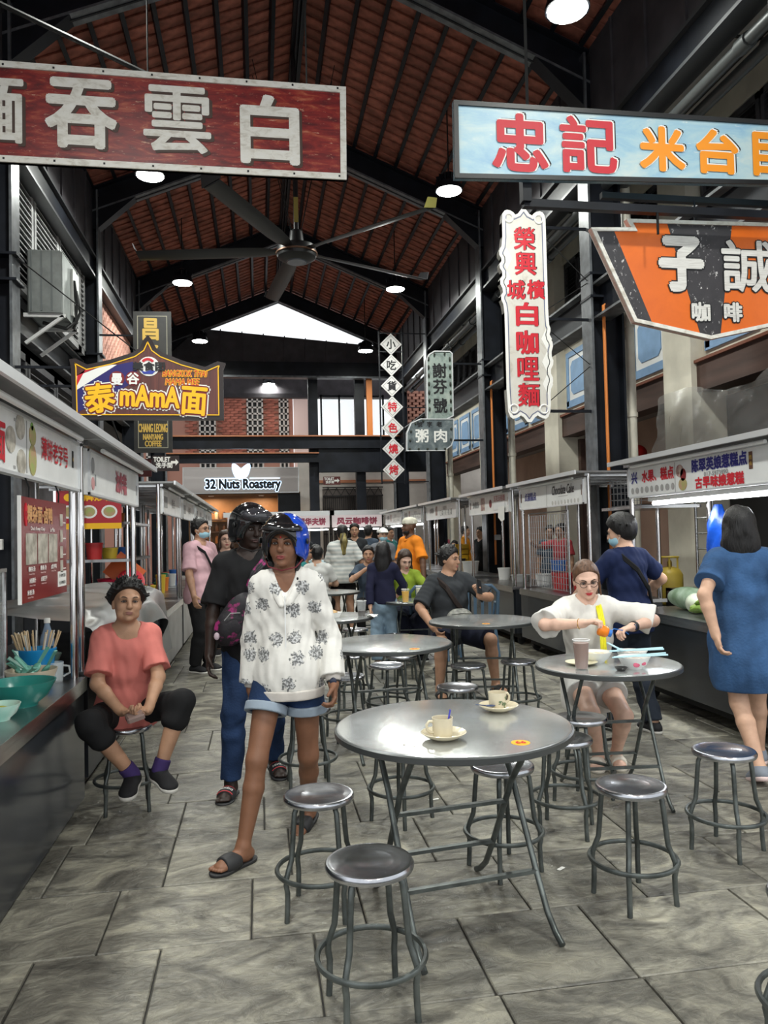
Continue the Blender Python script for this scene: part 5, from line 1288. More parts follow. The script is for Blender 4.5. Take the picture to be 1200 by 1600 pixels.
# round bar stool: pressed seat, four kinked legs, foot ring
seat = MB(); seat.lathe([(.118, .438), (.14, .44), (.143, .448), (.143, .456), (.138, .464), (.128, .466), (.122, .4635), (.105, .4655), (.1, .463), (.08, .465), (.076, .463), (.001, .463)], 40, cap1=False)
ring_ = MB(); ring_.tube([(.173*math.cos(2*PI*i/40), .173*math.sin(2*PI*i/40), .168) for i in range(40)], .0095, 6, True)
def leg_mb(a):
    m = MB(); c, s_ = math.cos(a), math.sin(a)
    prof = [(.088, .44), (.108, .432), (.118, .412), (.122, .38), (.131, .28), (.136, .235), (.15, .2), (.161, .17), (.163, .145), (.157, .115), (.158, .06), (.162, 0.)]
    m.tube([(r*c, r*s_, z) for r, z in prof], .0108, 8); return m
seat_me = seat.mesh('seat', SEATM, 40); ring_me = ring_.mesh('foot_ring', LEGM, 60)
leg_mes = [leg_mb(R(45+90*k)).mesh('leg', LEGM, 60) for k in range(4)]
def stool(x, y, label, rz=0., z=0.):
    t = thing('stool', label, 'stool', (x, y, z), rz, 'round steel stools')
    link('seat', seat_me, t); link('foot_ring', ring_me, t)
    for me in leg_mes: link('leg', me, t)
    return t
stool(.33, 2.47, 'round steel stool nearest the viewer with a grooved shiny seat', R(8))
stool(.22, 3.15, 'round steel stool beside the walking woman in the white hoodie', R(-14))
stool(1.06, 3.36, 'round steel stool tucked behind the table with two coffee cups', R(20))
stool(1.48, 2.97, 'round steel stool standing alone right of the coffee table', R(12))
stool(2.13, 3.33, 'bluish-topped round steel stool beside the woman in denim', R(30))
stool(1.545, 1.97, 'round steel stool cut off at the bottom right corner', R(30))
stool(.27, 4.72, 'round steel stool behind the walking woman in the white hoodie', R(0))
stool(.72, 4.05, 'round steel stool hidden behind the left of the coffee table', R(40))
stool(1.32, 5.14, 'dark topped stool right behind the coffee table', R(10))
stool(1.62, 5.95, 'round steel stool before the man in the grey shirt, left one', R(25))
stool(2.06, 6.02, 'round steel stool before the man in the grey shirt, right one', R(5))
stool(.62, 5.75, 'round steel stool beside the middle empty table, left one', R(15))
stool(1.0, 6.15, 'round steel stool under the middle empty table', R(35))
stool(1.2, 6.6, 'round steel stool behind the middle empty table, right one', R(50))
stool(.8, 6.75, 'round steel stool behind the middle empty table, left one', R(5))
stool(1.76, 4.1, 'round steel stool between the coffee table and the noodle table', R(33))
stool(1.5, 3.72, 'round steel stool overlapping the right edge of the coffee table', R(60))
stool(2.13, 4.82, 'round steel stool under the woman eating noodles', R(12))
LADY_STOOL = stool(-.76, 4.56, 'round steel stool under the old woman in the salmon shirt', R(10))
stool(1.85, 7.45, 'round steel stool under the man in the grey shirt', R(15))
stool(1.4, 7.95, 'round steel stool before the child in jeans', R(25))
stool(1.9, 9.5, 'round steel stool under the woman in the green sweater', R(5))
stool(1.05, 8.6, 'round steel stool beside the small far left table', R(55))

# folding round table
RT = .465
top = MB(); top.lathe([(RT-.012, .722), (RT, .726), (RT, .742), (RT-.006, .748), (RT-.012, .749), (.001, .749)], 56, cap1=False); top_me = top.mesh('table_top', TOPM, 30)
rim = MB(); rim.lathe([(RT-.004, .718), (RT+.004, .722), (RT+.004, .742), (RT-.003, .746)], 56, cap0=False, cap1=False); rim_me = rim.mesh('top_rim', RIMM, 40)
def fleg(x, s_):
    m = MB(); P = [(x, -s_*.22, .722), (x, -s_*.02, .5), (x, s_*.0, .46), (x, s_*.16, .2), (x, s_*.24, .08), (x, s_*.3, .03), (x, s_*.345, .008)]
    m.tube(P, .0125, 8); return m.mesh('leg', LEGM, 60)
flegs = [fleg(-.235, 1), fleg(.235, 1), fleg(-.265, -1), fleg(.265, -1)]
rungs = []
for (x, y, z) in ((.235, .16, .2), (.265, -.16, .2), (.235, .03, .41), (.235, -.22, .715), (.265, .22, .715)):
    m = MB(); m.bar((-x, y, z), (x, y, z), .022, .014); rungs.append(m.mesh('rung', LEGM))
def table(x, y, rz, label, sc=1.):
    t = thing('round_table', label, 'table', (x, y, 0), rz, 'folding round steel tables'); t.scale = (sc, sc, 1)
    link('table_top', top_me, t); link('top_rim', rim_me, t)
    for me in flegs: link('leg', me, t)
    for me in rungs: link('rung', me, t)
    return t
table(.745, 2.99, R(8), 'round steel folding table with two coffee cups')
table(1.94, 4.13, R(-6), 'round steel folding table with noodle bowls', .86)
table(.88, 5.37, R(4), 'empty round steel folding table in the middle of the aisle', .97)
table(1.91, 6.5, R(-12), 'round steel table in front of the man in the grey shirt', 1.0)
table(.62, 7.3, R(10), 'round steel table with a foam box behind the walking woman', .95)
table(1.75, 8.7, R(0), 'round steel table with iced drinks before the woman in green', .75)
table(.9, 10.6, R(5), 'far round table behind the woman in stripes')

STICK_Y = mat('yellow_orange_sticker', (.9, .42, .01), .4)
def sticker(x, y, n, label, rz=0):
    m = MB(); m.lathe([(.034, 0), (.034, .0012), (.001, .0012)], 24, cap1=False); o = m.build('number_sticker', STICK_Y, None, loc=(x, y, .749), rz=rz)
    b = MB(); letters(b, n, 0, 0, .028, .036, 0, .0012); lt = b.build('lettering', P_RED, o); lt.rotation_euler = (-PI/2, 0, 0); lt.location = (0, 0, .002)
    tag(o, label, 'sticker')
sticker(.91, 2.66, '66', 'round yellow number sticker on the coffee table', R(-5))
sticker(1.0, 5.0, '55', 'round yellow number sticker on the middle empty table')
sticker(1.85, 6.2, '44', 'round yellow number sticker on the table of the man in grey')

# coffee cups
CER = mat('cream_glazed_ceramic', (.62, .55, .4), .18, 0, .06, 10, spec=.6)
cup_b = MB(); cup_b.lathe([(.028, 0), (.034, .004), (.036, .012), (.0375, .05), (.039, .072), (.036, .072), (.034, .05), (.032, .012), (.001, .01)], 28, cap1=False); cup_me = cup_b.mesh('cup_body', CER, 50)
hd = MB(); hd.tube([(.036, 0, .06), (.052, 0, .062), (.062, 0, .05), (.06, 0, .032), (.048, 0, .022), (.036, 0, .02)], .0055, 7); hd_me = hd.mesh('handle', CER, 60)
sc_b = MB(); sc_b.lathe([(.03, 0), (.04, .003), (.065, .014), (.082, .026), (.084, .028), (.082, .03), (.062, .018), (.04, .009), (.001, .008)], 36, cap1=False); sc_me = sc_b.mesh('saucer', CER, 50)
FLW = mat('green_floral_print', (.1, .16, .08), .3); COFF = mat('coffee_film', (.14, .08, .04), .2)
fl_ = MB(); rf = random.Random(2)
for k in range(11):
    a = -PI/2+rf.uniform(-.55, .55); z = .036+rf.uniform(-.02, .02); r_ = .0378
    for q in range(3):
        aa = a+rf.uniform(-.1, .1); zz = z+rf.uniform(-.005, .005); b_ = rf.uniform(0, PI); w_ = .006
        c0 = Vector((r_*math.cos(aa), r_*math.sin(aa), zz)); tt = Vector((-math.sin(aa), math.cos(aa), 0)); uu = Vector((0, 0, 1)); d1 = tt*math.cos(b_)+uu*math.sin(b_); d2 = uu*math.cos(b_)-tt*math.sin(b_)
        fl_.add([c0+d1*w_, c0+d2*w_*.4, c0-d1*w_, c0-d2*w_*.4], [(0, 1, 2, 3)])
fl_me = fl_.mesh('flower_print', FLW)
cf = MB(); cf.lathe([(.033, .02), (.001, .02)], 20, cap0=False, cap1=False); cf_me = cf.mesh('coffee_dregs', COFF)
def cup(x, y, rz, lc, ls):
    s_ = tag(link('saucer', sc_me, None, (x, y, .749), rz), ls, 'saucer', 'coffee saucers')
    t = thing('coffee_cup', lc, 'cup', (x-.004, y, .758), rz, 'coffee cups')
    link('cup_body', cup_me, t); link('handle', hd_me, t); link('flower_print', fl_me, t); link('coffee_dregs', cf_me, t)
cup(.655, 2.77, R(188), 'cream coffee cup with flower print and a blue spoon in it', 'cream saucer under the cup with the blue spoon')
cup(.985, 3.15, R(20), 'cream coffee cup with a coffee drip, farther of the two', 'cream saucer under the farther coffee cup')
SPB = mat('violet_blue_plastic', (.06, .06, .5), .35)
m = MB(); m.bar((.012, .01, .02), (.03, .012, .095), .01, .0025); o = m.build('stirring_spoon', SPB, None, loc=(.655, 2.77, .758)); tag(o, 'violet plastic spoon standing in the near coffee cup', 'spoon')
m = MB(); m.ell((0, 0, 0), (.022, .014, .004), 10, 6); m.bar((.02, 0, 0), (.06, .01, .006), .008, .003); o = m.build('soup_spoon', mat('dark_blue_spoon', (.03, .05, .12), .3), None, 'all', (.94, 3.12, .781), R(160)); tag(o, 'small dark blue spoon on the farther saucer', 'spoon')
for k, (x, y) in enumerate(((.5, 2.73), (.53, 2.7))):
    m = MB(); m.ell((0, 0, .001), (.006, .004, .0015), 8, 4); tag(m.build('crumb', COFF, None, loc=(x, y, .749)), 'dark coffee crumb on the coffee table', 'crumb', 'crumbs on the coffee table')
m = MB(); m.box(-.03, .03, -.008, .008, 0, .002); o = m.build('paper_scrap', P_WHITE, None, loc=(.95, 4.3, .001), rz=.2); tag(o, 'white paper scrap on the floor behind the coffee table', 'litter')
m = MB(); m.box(-.02, .02, -.008, .008, 0, .002); o = m.build('paper_scrap', P_WHITE, None, loc=(1.3, 3.3, .001), rz=.6); tag(o, 'white paper scrap on the floor under the coffee table', 'litter')

# noodle table
ZT = .749
def glass_cup(x, y, z, r, h, liq, label, straw=None, fill=.85, cat='drink'):
    t = thing('drink_cup', label, cat, (x, y, z))
    m = MB(); m.lathe([(r*.75, 0), (r*.77, .004), (r, h), (r*.95, h), (r*.72, .006), (.001, .006)], 20, cap1=False); m.build('cup_wall', mat('clear_cup_plastic', (.85, .88, .88), .06, alpha=.12, spec=.7), t, 50)
    m = MB(); m.lathe([(r*.72, .007), (r*(.72+.25*fill), h*fill), (.001, h*fill)], 18, cap1=False); m.build('drink', mat('drink_'+liq[0], liq[1], .25), t, 50)
    m = MB(); m.ring(r*1.0, .0025, 20, 5, (0, 0, h)); m.build('rim', mat('cup_rim_white', (.75, .75, .75), .3), t)
    if straw:
        m = MB(); m.tube([(r*.2, 0, .02), (r*.5, .01, h+.08)], .004, 6); m.build('straw', mat('straw_'+straw[0], straw[1], .4), t)
    return t
glass_cup(1.72, 3.98, ZT, .045, .16, ('iced_chocolate', (.2, .1, .07)), 'tall cup of iced chocolate on the noodle table', fill=.9)
CHINA = mat('white_melamine', (.75, .76, .74), .2)
def bowl(x, y, z, r, h, label, fillc, fn, name='noodle_bowl'):
    t = thing(name, label, 'bowl', (x, y, z), 0, None)
    link('bowl_shell', bowl_mesh('bowl_shell', r, h, CHINA), t)
    m = MB(); m.lathe([(r*.88, h*.74), (r*.5, h*.84), (.001, h*.86)], 20, cap0=False, cap1=False); m.build('food', mat('food_'+fn, fillc, .4, 0, 0, 40, col2=(.75, .7, .62)), t, 'all'); return t
BW = bowl(2.0, 3.93, ZT, .085, .065, 'white noodle bowl with red flower print nearest on the noodle table', (.3, .12, .06), 'noodle')
m = MB(); m.ell((-.02, -.068, .03), (.02, .006, .014), 8, 6); m.ell((.02, -.07, .035), (.014, .006, .01), 8, 6); m.build('flower_print', P_PINK, BW)
bowl(1.9, 4.18, ZT, .085, .06, 'white bowl left of the chopsticks on the noodle table', (.55, .35, .12), 'soup')
bowl(2.1, 4.15, ZT, .085, .06, 'white bowl behind the nearest noodle bowl', (.25, .08, .05), 'sauce')
m = MB(); m.lathe([(.05, 0), (.085, .014), (.09, .018), (.06, .006), (.001, .006)], 24, cap1=False); tag(m.build('plate', mat('cream_plate', (.7, .64, .45), .25), None, 50, (1.78, 4.12, ZT)), 'small cream plate behind the iced chocolate', 'plate')
m = MB(); m.lathe([(.02, 0), (.035, .02), (.033, .02), (.018, .004), (.001, .004)], 18, cap1=False); tag(m.build('sauce_dish', mat('black_dish', (.03, .03, .03), .3), None, 50, (1.9, 3.88, ZT)), 'small dark sauce dish beside the nearest noodle bowl', 'dish')
CHB = mat('pale_blue_plastic', (.45, .68, .76), .35)
for k, (a, b, lb) in enumerate((((1.86, 3.9, .818), (2.16, 3.86, .825), 'nearest pale blue chopstick lying across the bowl'), ((1.88, 3.92, .818), (2.17, 3.9, .828), 'second pale blue chopstick lying across the bowl'), ((1.95, 4.12, .815), (2.26, 4.08, .82), 'third pale blue chopstick on the rear bowl'), ((1.96, 4.14, .815), (2.27, 4.11, .823), 'fourth pale blue chopstick on the rear bowl'))):
    m = MB(); m.tube([a, b], [.0035, .005], 6); tag(m.build('chopstick', CHB), lb, 'chopstick')
m = MB(); m.ell((0, 0, 0), (.03, .02, .01), 10, 6); m.bar((.02, 0, .005), (.1, .02, .03), .014, .006); tag(m.build('soup_spoon', CHB, None, 'all', (2.02, 4.12, .82), R(100)), 'pale blue soup spoon on the rear bowl', 'spoon')
# far tables
glass_cup(.93, 7.12, ZT, .045, .15, ('cola', (.03, .015, .01)), 'plastic cup of dark cola with straw on the small left table', ('black', (.03, .03, .03)), .4)
fb_ = thing('foam_box', 'white foam food box on the small left table', 'food box', (.62, 7.15, ZT))
m = MB(); m.lathe([(.1, 0), (.13, .05), (.135, .052), (.12, .045), (.001, .04)], 4, cap1=False); m.build('box_tray', P_WHITE, fb_)
m = MB(); m.ell((0, 0, .05), (.09, .08, .03), 10, 6); m.build('food', mat('fried_food', (.5, .32, .15), .7, 0, .3, 30), fb_, 'all')
m = MB(); m.sheet(lambda u, v: (.1*u-.05+.01*math.sin(v*9), .08*v-.04, .012+.012*math.sin(u*7+v*5)), 8, 8); tag(m.build('tissue', P_WHITE, None, 'all', (1.02, 7.1, ZT)), 'crumpled white tissue beside the cola cup', 'tissue')
glass_cup(1.6, 8.45, ZT, .045, .15, ('orange_juice', (.75, .42, .02)), 'cup of orange juice on the table of the woman in green', ('dark', (.03, .03, .03)))
glass_cup(1.76, 8.42, ZT, .048, .18, ('barley', (.62, .62, .45)), 'taller cup of pale barley drink on the table of the woman in green', None)
tf = thing('takeaway_box', 'white takeaway box with orange wrapper on the table of the woman in green', 'food box', (1.9, 8.52, ZT))
m = MB(); m.bbox(-.06, .06, -.05, .05, 0, .05, .01); m.build('carton', P_WHITE, tf)
m = MB(); m.bbox(-.04, .03, -.09, -.05, .0, .06, .01); m.build('orange_wrapper', P_ORANGE, tf)
# plastic chairs
def plastic_chair(x, y, rz, m_, label):
    t = thing('plastic_chair', label, 'chair', (x, y, 0), rz)
    m = MB(); m.bbox(-.22, .22, -.22, .2, .42, .45, .02); m.build('seat', m_, t)
    for sx in (-1, 1):
        for yy, y2 in ((-.19, -.23), (.18, .24)):
            m = MB(); m.tube([(sx*.19, yy, .43), (sx*.23, y2, 0)], .02, 6); m.build('leg', m_, t)
        m = MB(); m.tube([(sx*.22, -.2, .44), (sx*.25, -.2, .64), (sx*.25, .1, .66), (sx*.22, .21, .7)], .017, 7); m.build('armrest', m_, t)
    m = MB(); m.tube([(-.22, .2, .44), (-.23, .26, .8), (-.15, .28, .88), (.15, .28, .88), (.23, .26, .8), (.22, .2, .44)], .022, 8); bk = m.build('backrest', m_, t, 60)
    for k in range(4):
        m = MB(); m.bar((-.13+k*.087, .21, .46), (-.13+k*.087, .275, .86), .035, .012); m.build('back_slat', m_, t)
    return t
plastic_chair(2.1, 9.2, R(150), mat('slate_blue_chair_plastic', (.07, .12, .18), .4), 'slate blue plastic chair beside the orange-shirted man')
plastic_chair(2.62, 9.15, R(170), MATS['slate_blue_chair_plastic'], 'second slate blue plastic chair behind the man in grey')
# ================================================================== PEOPLE
def V(*a): return np.array(a, float)
class Field:
    def __init__(s): s.ops = []
    def cap(s, a, b, ra, rb=None, k=.02, mode='+'):
        a = np.array(a, float); b = np.array(b, float); rb = ra if rb is None else rb; rm = max(ra, rb)
        s.ops.append((mode, 'c', (a, b, ra, rb), np.minimum(a, b)-rm, np.maximum(a, b)+rm, k)); return s
    def flat(s, a, b, ra, rb=None, k=.02, mode='+'):
        s.cap(a, b, ra, rb, k, mode); o = s.ops[-1]; s.ops[-1] = (o[0], 'f')+o[2:]; return s
    def ell(s, c, r, M=None, k=.02, mode='+'):
        c = np.array(c, float); r = np.array(r, float); M = np.eye(3) if M is None else np.array(M, float)
        ext = np.sqrt((M*r)**2 @ np.ones(3)); s.ops.append((mode, 'e', (c, r, M), c-ext, c+ext, k)); return s
    def noise(s): s.ops.append(('noise', 'n', None, None, None, 0)); return s
    def clip(s, p, n, k=.0):
        s.ops.append(('clip', 'p', (np.array(p, float), np.array(n, float)/np.linalg.norm(n)), None, None, k)); return s
    def mesh(s, vox, amp=0., seed=0, freq=34.):
        lo = np.min([o[3] for o in s.ops if o[0] == '+'], 0)-vox*3-.01; hi = np.max([o[4] for o in s.ops if o[0] == '+'], 0)+vox*3+.01
        n = np.ceil((hi-lo)/vox).astype(int)+1
        ax = [(lo[i]+vox*np.arange(n[i])).astype(np.float32) for i in range(3)]
        F = np.full(n, .08, np.float32)
        def folds():
            rg = np.random.RandomState(seed)
            for i in range(6):
                w_ = rg.normal(size=3)*freq*(.6+.25*i); w_[2] *= .55; ph = rg.rand()*6.28
                F[...] += (amp/(1+.25*i)*np.sin((ax[0]*w_[0])[:, None, None]+(ax[1]*w_[1])[None, :, None]+(ax[2]*w_[2])[None, None, :]+ph+2*np.sin((ax[2]*13+i)[None, None, :]))).astype(np.float32)
        done = not amp; late = any(o[1] == 'n' for o in s.ops)
        for mode, kind, pr, a, b, k in s.ops:
            if kind == 'n':
                if not done: folds(); done = True
                continue
            if not done and not late and (kind == 'p' or mode == '-'): folds(); done = True
            if kind == 'p':
                p, nn = pr; d = ((ax[0]-p[0])*nn[0])[:, None, None]+((ax[1]-p[1])*nn[1])[None, :, None]+((ax[2]-p[2])*nn[2])[None, None, :]
                np.maximum(F, d, out=F); continue
            mg = k+vox*2.5+.012
            i0 = np.clip(np.floor((a-mg-lo)/vox).astype(int), 0, n-1); i1 = np.clip(np.ceil((b+mg-lo)/vox).astype(int)+1, 1, n)
            if np.any(i1 <= i0): continue
            sl = tuple(slice(i0[i], i1[i]) for i in range(3))
            X = ax[0][sl[0]][:, None, None]; Y = ax[1][sl[1]][None, :, None]; Z = ax[2][sl[2]][None, None, :]
            if kind in 'cf':
                A, B, ra, rb = pr; ab = B-A; L2 = max(ab @ ab, 1e-12)
                t = np.clip(((X-A[0])*ab[0]+(Y-A[1])*ab[1]+(Z-A[2])*ab[2])/L2, 0, 1)
                d = np.sqrt((X-A[0]-t*ab[0])**2+(Y-A[1]-t*ab[1])**2+(Z-A[2]-t*ab[2])**2)-(ra+(rb-ra)*t)
                if kind == 'f': u_ = ab/math.sqrt(L2); d = np.maximum(d, (X-B[0])*u_[0]+(Y-B[1])*u_[1]+(Z-B[2])*u_[2])
            else:
                c, r, M = pr; x, y, z = X-c[0], Y-c[1], Z-c[2]
                q = [(x*M[0, i]+y*M[1, i]+z*M[2, i]) for i in range(3)]
                k0 = np.sqrt(sum((q[i]/r[i])**2 for i in range(3))); k1 = np.sqrt(sum((q[i]/r[i]**2)**2 for i in range(3)))
                d = k0*(k0-1)/np.maximum(k1, 1e-6)
            f = F[sl]
            if mode == '+':
                if k > 0:
                    h = np.clip(.5+.5*(d-f)/k, 0, 1); F[sl] = d+(f-d)*h-k*h*(1-h)
                else: F[sl] = np.minimum(f, d)
            else:
                if k > 0:
                    h = np.clip(.5-.5*(f+d)/k, 0, 1); F[sl] = f+(-d-f)*h+k*h*(1-h)
                else: F[sl] = np.maximum(f, -d)
        if not done: folds()
        return nets(F, lo, vox)
_CO = [(0, 0, 0), (1, 0, 0), (0, 1, 0), (1, 1, 0), (0, 0, 1), (1, 0, 1), (0, 1, 1), (1, 1, 1)]
_ED = [(0, 1), (2, 3), (4, 5), (6, 7), (0, 2), (1, 3), (4, 6), (5, 7), (0, 4), (1, 5), (2, 6), (3, 7)]
def nets(F, lo, h):
    S = F < 0; n = np.array(F.shape)
    cnt = np.zeros(n-1, np.int8)
    for c in _CO: cnt += S[c[0]:n[0]-1+c[0], c[1]:n[1]-1+c[1], c[2]:n[2]-1+c[2]]
    I = np.argwhere((cnt > 0) & (cnt < 8)); m = len(I)
    idx = np.full(n-1, -1, np.int32); idx[I[:, 0], I[:, 1], I[:, 2]] = np.arange(m)
    vals = np.stack([F[I[:, 0]+c[0], I[:, 1]+c[1], I[:, 2]+c[2]] for c in _CO], 1)
    pos = np.zeros((m, 3)); w_ = np.zeros(m); co = np.array(_CO, float)
    for a, b in _ED:
        fa, fb = vals[:, a], vals[:, b]; cr = (fa < 0) != (fb < 0)
        t = np.where(cr, fa/np.where(cr, fa-fb, 1), 0)
        p = co[a]+(co[b]-co[a])*t[:, None]; pos[cr] += p[cr]; w_[cr] += 1
    pos = (pos/w_[:, None]+I)*h+lo
    quads = []
    for axis in range(3):
        u, v = (axis+1) % 3, (axis+2) % 3
        sa = [slice(None)]*3; sb = [slice(None)]*3; sa[axis] = slice(0, -1); sb[axis] = slice(1, None)
        ch = S[tuple(sa)] != S[tuple(sb)]; E_ = np.argwhere(ch)
        ok = (E_[:, u] > 0) & (E_[:, v] > 0) & (E_[:, u] < n[u]-1) & (E_[:, v] < n[v]-1); E_ = E_[ok]
        ins = S[E_[:, 0], E_[:, 1], E_[:, 2]]
        def at(du, dv):
            q = E_.copy(); q[:, u] += du; q[:, v] += dv; return idx[q[:, 0], q[:, 1], q[:, 2]]
        Q = np.stack([at(-1, -1), at(0, -1), at(0, 0), at(-1, 0)], 1)
        Q[~ins] = Q[~ins][:, ::-1]; quads.append(Q)
    Q = np.concatenate(quads); Q = Q[(Q >= 0).all(1)]
    return pos, Q
def fobj(name, field, mt, parent, vox, amp=0., seed=0, freq=34.):
    v, q = field.mesh(vox, amp, seed, freq)
    me = bpy.data.meshes.new(name); me.vertices.add(len(v)); me.vertices.foreach_set('co', v.astype(np.float32).ravel())
    me.loops.add(q.size); me.loops.foreach_set('vertex_index', q.astype(np.int32).ravel())
    me.polygons.add(len(q)); me.polygons.foreach_set('loop_start', np.arange(0, q.size, 4, dtype=np.int32))
    me.polygons.foreach_set('use_smooth', np.ones(len(q), bool))
    me.materials.append(mt); me.update(calc_edges=True); me.validate()
    return link(name, me, parent)
def unit(v): v = np.array(v, float); return v/max(np.linalg.norm(v), 1e-9)
def rotm(axis, a):
    return np.array(Matrix.Rotation(a, 3, Vector(axis)))
def ik(a, t, l1, l2, hint):
    d = t-a; L = np.linalg.norm(d); 
    if L > (l1+l2)*.995: t = a+d/L*(l1+l2)*.995; d = t-a; L = np.linalg.norm(d)
    x = (l1*l1-l2*l2+L*L)/(2*L); hgt = math.sqrt(max(l1*l1-x*x, 0)); u = d/L
    hv = np.array(hint, float); hv = hv-u*(hv @ u); return a+u*x+unit(hv)*hgt, t

class Body:
    """local frame: person faces -Y, right hand is -X; sizes follow height H"""
    def __init__(s, H=1.65, pel=None, lean=(0, 0), head=(0, 0, 0), hr=None, hl=None, er=(-.6, .6, -.3), el=(.6, .6, -.3), fr=None, fl=None, kr=(-.1, -1, 0), kl=(.1, -1, 0),
                 tr=-8, tl=8, curl=.45, fat=1., twist=0., pr=0, pl=0, hand_n=(None, None), hd=(None, None), sw=.091):
        s.H = H; s.k = H/1.65; k = s.k; s.fat = fat
        s.P = np.array(pel if pel is not None else (0, 0, .525*H), float)
        up = unit((lean[0], lean[1], 1)); s.up = up
        side = unit(rotm((0, 0, 1), R(twist)) @ V(1, 0, 0)); s.side = unit(side-up*(side @ up)); s.fwd = np.cross(s.side, up)*1.0
        if s.fwd[1] > 0 and abs(twist) < 90: s.fwd = -s.fwd
        s.N = s.P+up*.30*H
        s.SR = s.N-s.side*sw*H*(1+.25*(fat-1))-up*.022*H; s.SL = s.N+s.side*sw*H*(1+.25*(fat-1))-up*.022*H
        s.HR = s.P+V(-.052*H, 0, -.01*H); s.HL = s.P+V(.052*H, 0, -.01*H)
        hr = s.SR+V(-.05*H, -.02*H, -.325*H) if hr is None else np.array(hr, float)
        hl = s.SL+V(.05*H, -.02*H, -.325*H) if hl is None else np.array(hl, float)
        fr = V(-.06*H, 0, .04*H) if fr is None else np.array(fr, float); fl = V(.06*H, 0, .04*H) if fl is None else np.array(fl, float)
        s.ER, s.WR = ik(s.SR, hr, .172*H, .15*H, er); s.EL, s.WL = ik(s.SL, hl, .172*H, .15*H, el)
        s.KR, s.AR = ik(s.HR, fr, .245*H, .245*H, kr); s.KL, s.AL = ik(s.HL, fl, .245*H, .245*H, kl)
        s.tr = rotm((0, 0, 1), R(tr)) @ V(0, -1, 0); s.tl = rotm((0, 0, 1), R(tl)) @ V(0, -1, 0); s.pr, s.pl = pr, pl
        yaw, pit, rol = head
        Rm = rotm((0, 0, 1), R(yaw)) @ rotm((1, 0, 0), R(pit)) @ rotm((0, 1, 0), R(rol))
        s.hm = Rm; s.hs = k**.5 if k < 1 else 1.0  # head scale changes little with height
        s.hc = s.N+up*.075*H+Rm @ V(0, -.018, .052)*s.hs
        s.curl = curl; s.hand_n = hand_n; s.hd = hd
    def h(s, x, y, z): return s.hc+s.hm @ (V(x, y, z)*s.hs)
    def torso_prims(s, F, g=0., k=.05, lo=True, hem=0.):
        M = np.stack([s.side, -s.fwd, s.up], 1); q = s.k; f = s.fat; P, N, up = s.P, s.N, s.up
        def e(t, r, fw=0): F.ell(P+(N-P)*t+s.fwd*fw*q, (V(*r)*V(f, f*1.0, 1)*q+g), M, k)
        if lo: e(-.03, (.155, .115, .115))
        e(.24, (.132+.012*(f > 1.1), .1+.03*(f-1)*2, .13), .01*(f-1)*6); e(.55, (.142, .106, .15), .005); e(.8, (.15, .098, .1))
        F.cap(s.SR*.82+N*.18, s.SL*.82+N*.18, .058*q*(1+.2*(f-1))+g, k=k)
        F.cap(s.SR, N+up*.01, .05*q+g, .055*q+g, k=k); F.cap(s.SL, N+up*.01, .05*q+g, .055*q+g, k=k)
    def arm(s, F, sd, g=0., frac=2., flare=0., k=.025):
        S, E, W = (s.SR, s.ER, s.WR) if sd < 0 else (s.SL, s.EL, s.WL); q = s.k*(1+.35*(s.fat-1))
        fin = F.flat if g > 0 else F.cap
        if frac <= 1: F.cap(S, S+(E-S)*.25, .05*q+g, .049*q+g, k); fin(S+(E-S)*.2, S+(E-S)*frac, .05*q+g, .044*q+g+flare, min(k, .012)); return
        F.cap(S, E, .05*q+g, .037*q+g+flare*.5, k)
        t = frac-1; B = E+(W-E)*t
        M = E+(B-E)*.3; F.cap(E, M, .037*q+g, .039*q+g, k); fin(M, B, .039*q+g+flare*.4, (.026 if t > .95 else .031)*q+g+flare, min(k, .012))
    def leg(s, F, sd, g=0., frac=2., flare=0., k=.03, fatk=.35):
        Hj, K, A = (s.HR, s.KR, s.AR) if sd < 0 else (s.HL, s.KL, s.AL); q = s.k*(1+fatk*(s.fat-1))
        fin = F.flat if g > 0 else F.cap
        if frac <= 1: fin(Hj, Hj+(K-Hj)*frac, .083*q+g, (.083-.028*frac)*q+g+flare, min(k, .012)); return
        F.cap(Hj, K, .083*q+g, .053*q+g+flare*.4, k)
        t = frac-1; B = K+(A-K)*t; C = K+(A-K)*min(.32, t); bk = unit(np.cross(np.cross(A-K, s.tr if sd < 0 else s.tl), A-K))
        F.cap(K, C-bk*.008, .05*q+g, .054*q+g+flare*.5, k)
        if t > .32: fin(C-bk*.008, B, .054*q+g+flare*.5, (.054-.021*(t-.32)/.68)*q+g+flare, min(k, .012))
    def hand(s, F, sd, fine=True):
        E, W = (s.ER, s.WR) if sd < 0 else (s.EL, s.WL); q = s.k
        hd = s.hd[0 if sd < 0 else 1]; d = unit(W-E) if hd is None else unit(hd)
        nn = s.hand_n[0 if sd < 0 else 1]; nn = V(-sd*1., 0, 0) if nn is None else np.array(nn, float)   # palm faces body by default
        nn = unit(nn-d*(nn @ d)); w_ = np.cross(d, nn)*(1 if sd < 0 else -1)   # w_ points toward the thumb side
        F.cap(E+(W-E)*.9, W+d*.012*q, .025*q, .026*q, .015)
        pc = W+d*.048*q; M = np.stack([w_, nn, d], 1); F.ell(pc, V(.04, .017, .052)*q, M, .014)
        c = s.curl
        for i, (o, L) in enumerate(((.028, .068), (.0095, .076), (-.0095, .07), (-.027, .055))):
            b = W+d*.086*q+w_*o*q; a1 = c*.75; a2 = a1+c*1.15; a3 = a2+c*.6; p = b
            for a_, l_, r0, r1 in ((a1, .44, .0095, .0088), (a2, .32, .0088, .008), (a3, .24, .008, .007)):
                p2 = p+(d*math.cos(a_)+nn*math.sin(a_))*L*l_*1.05*q; F.cap(p, p2, r0*q, r1*q, .004); p = p2
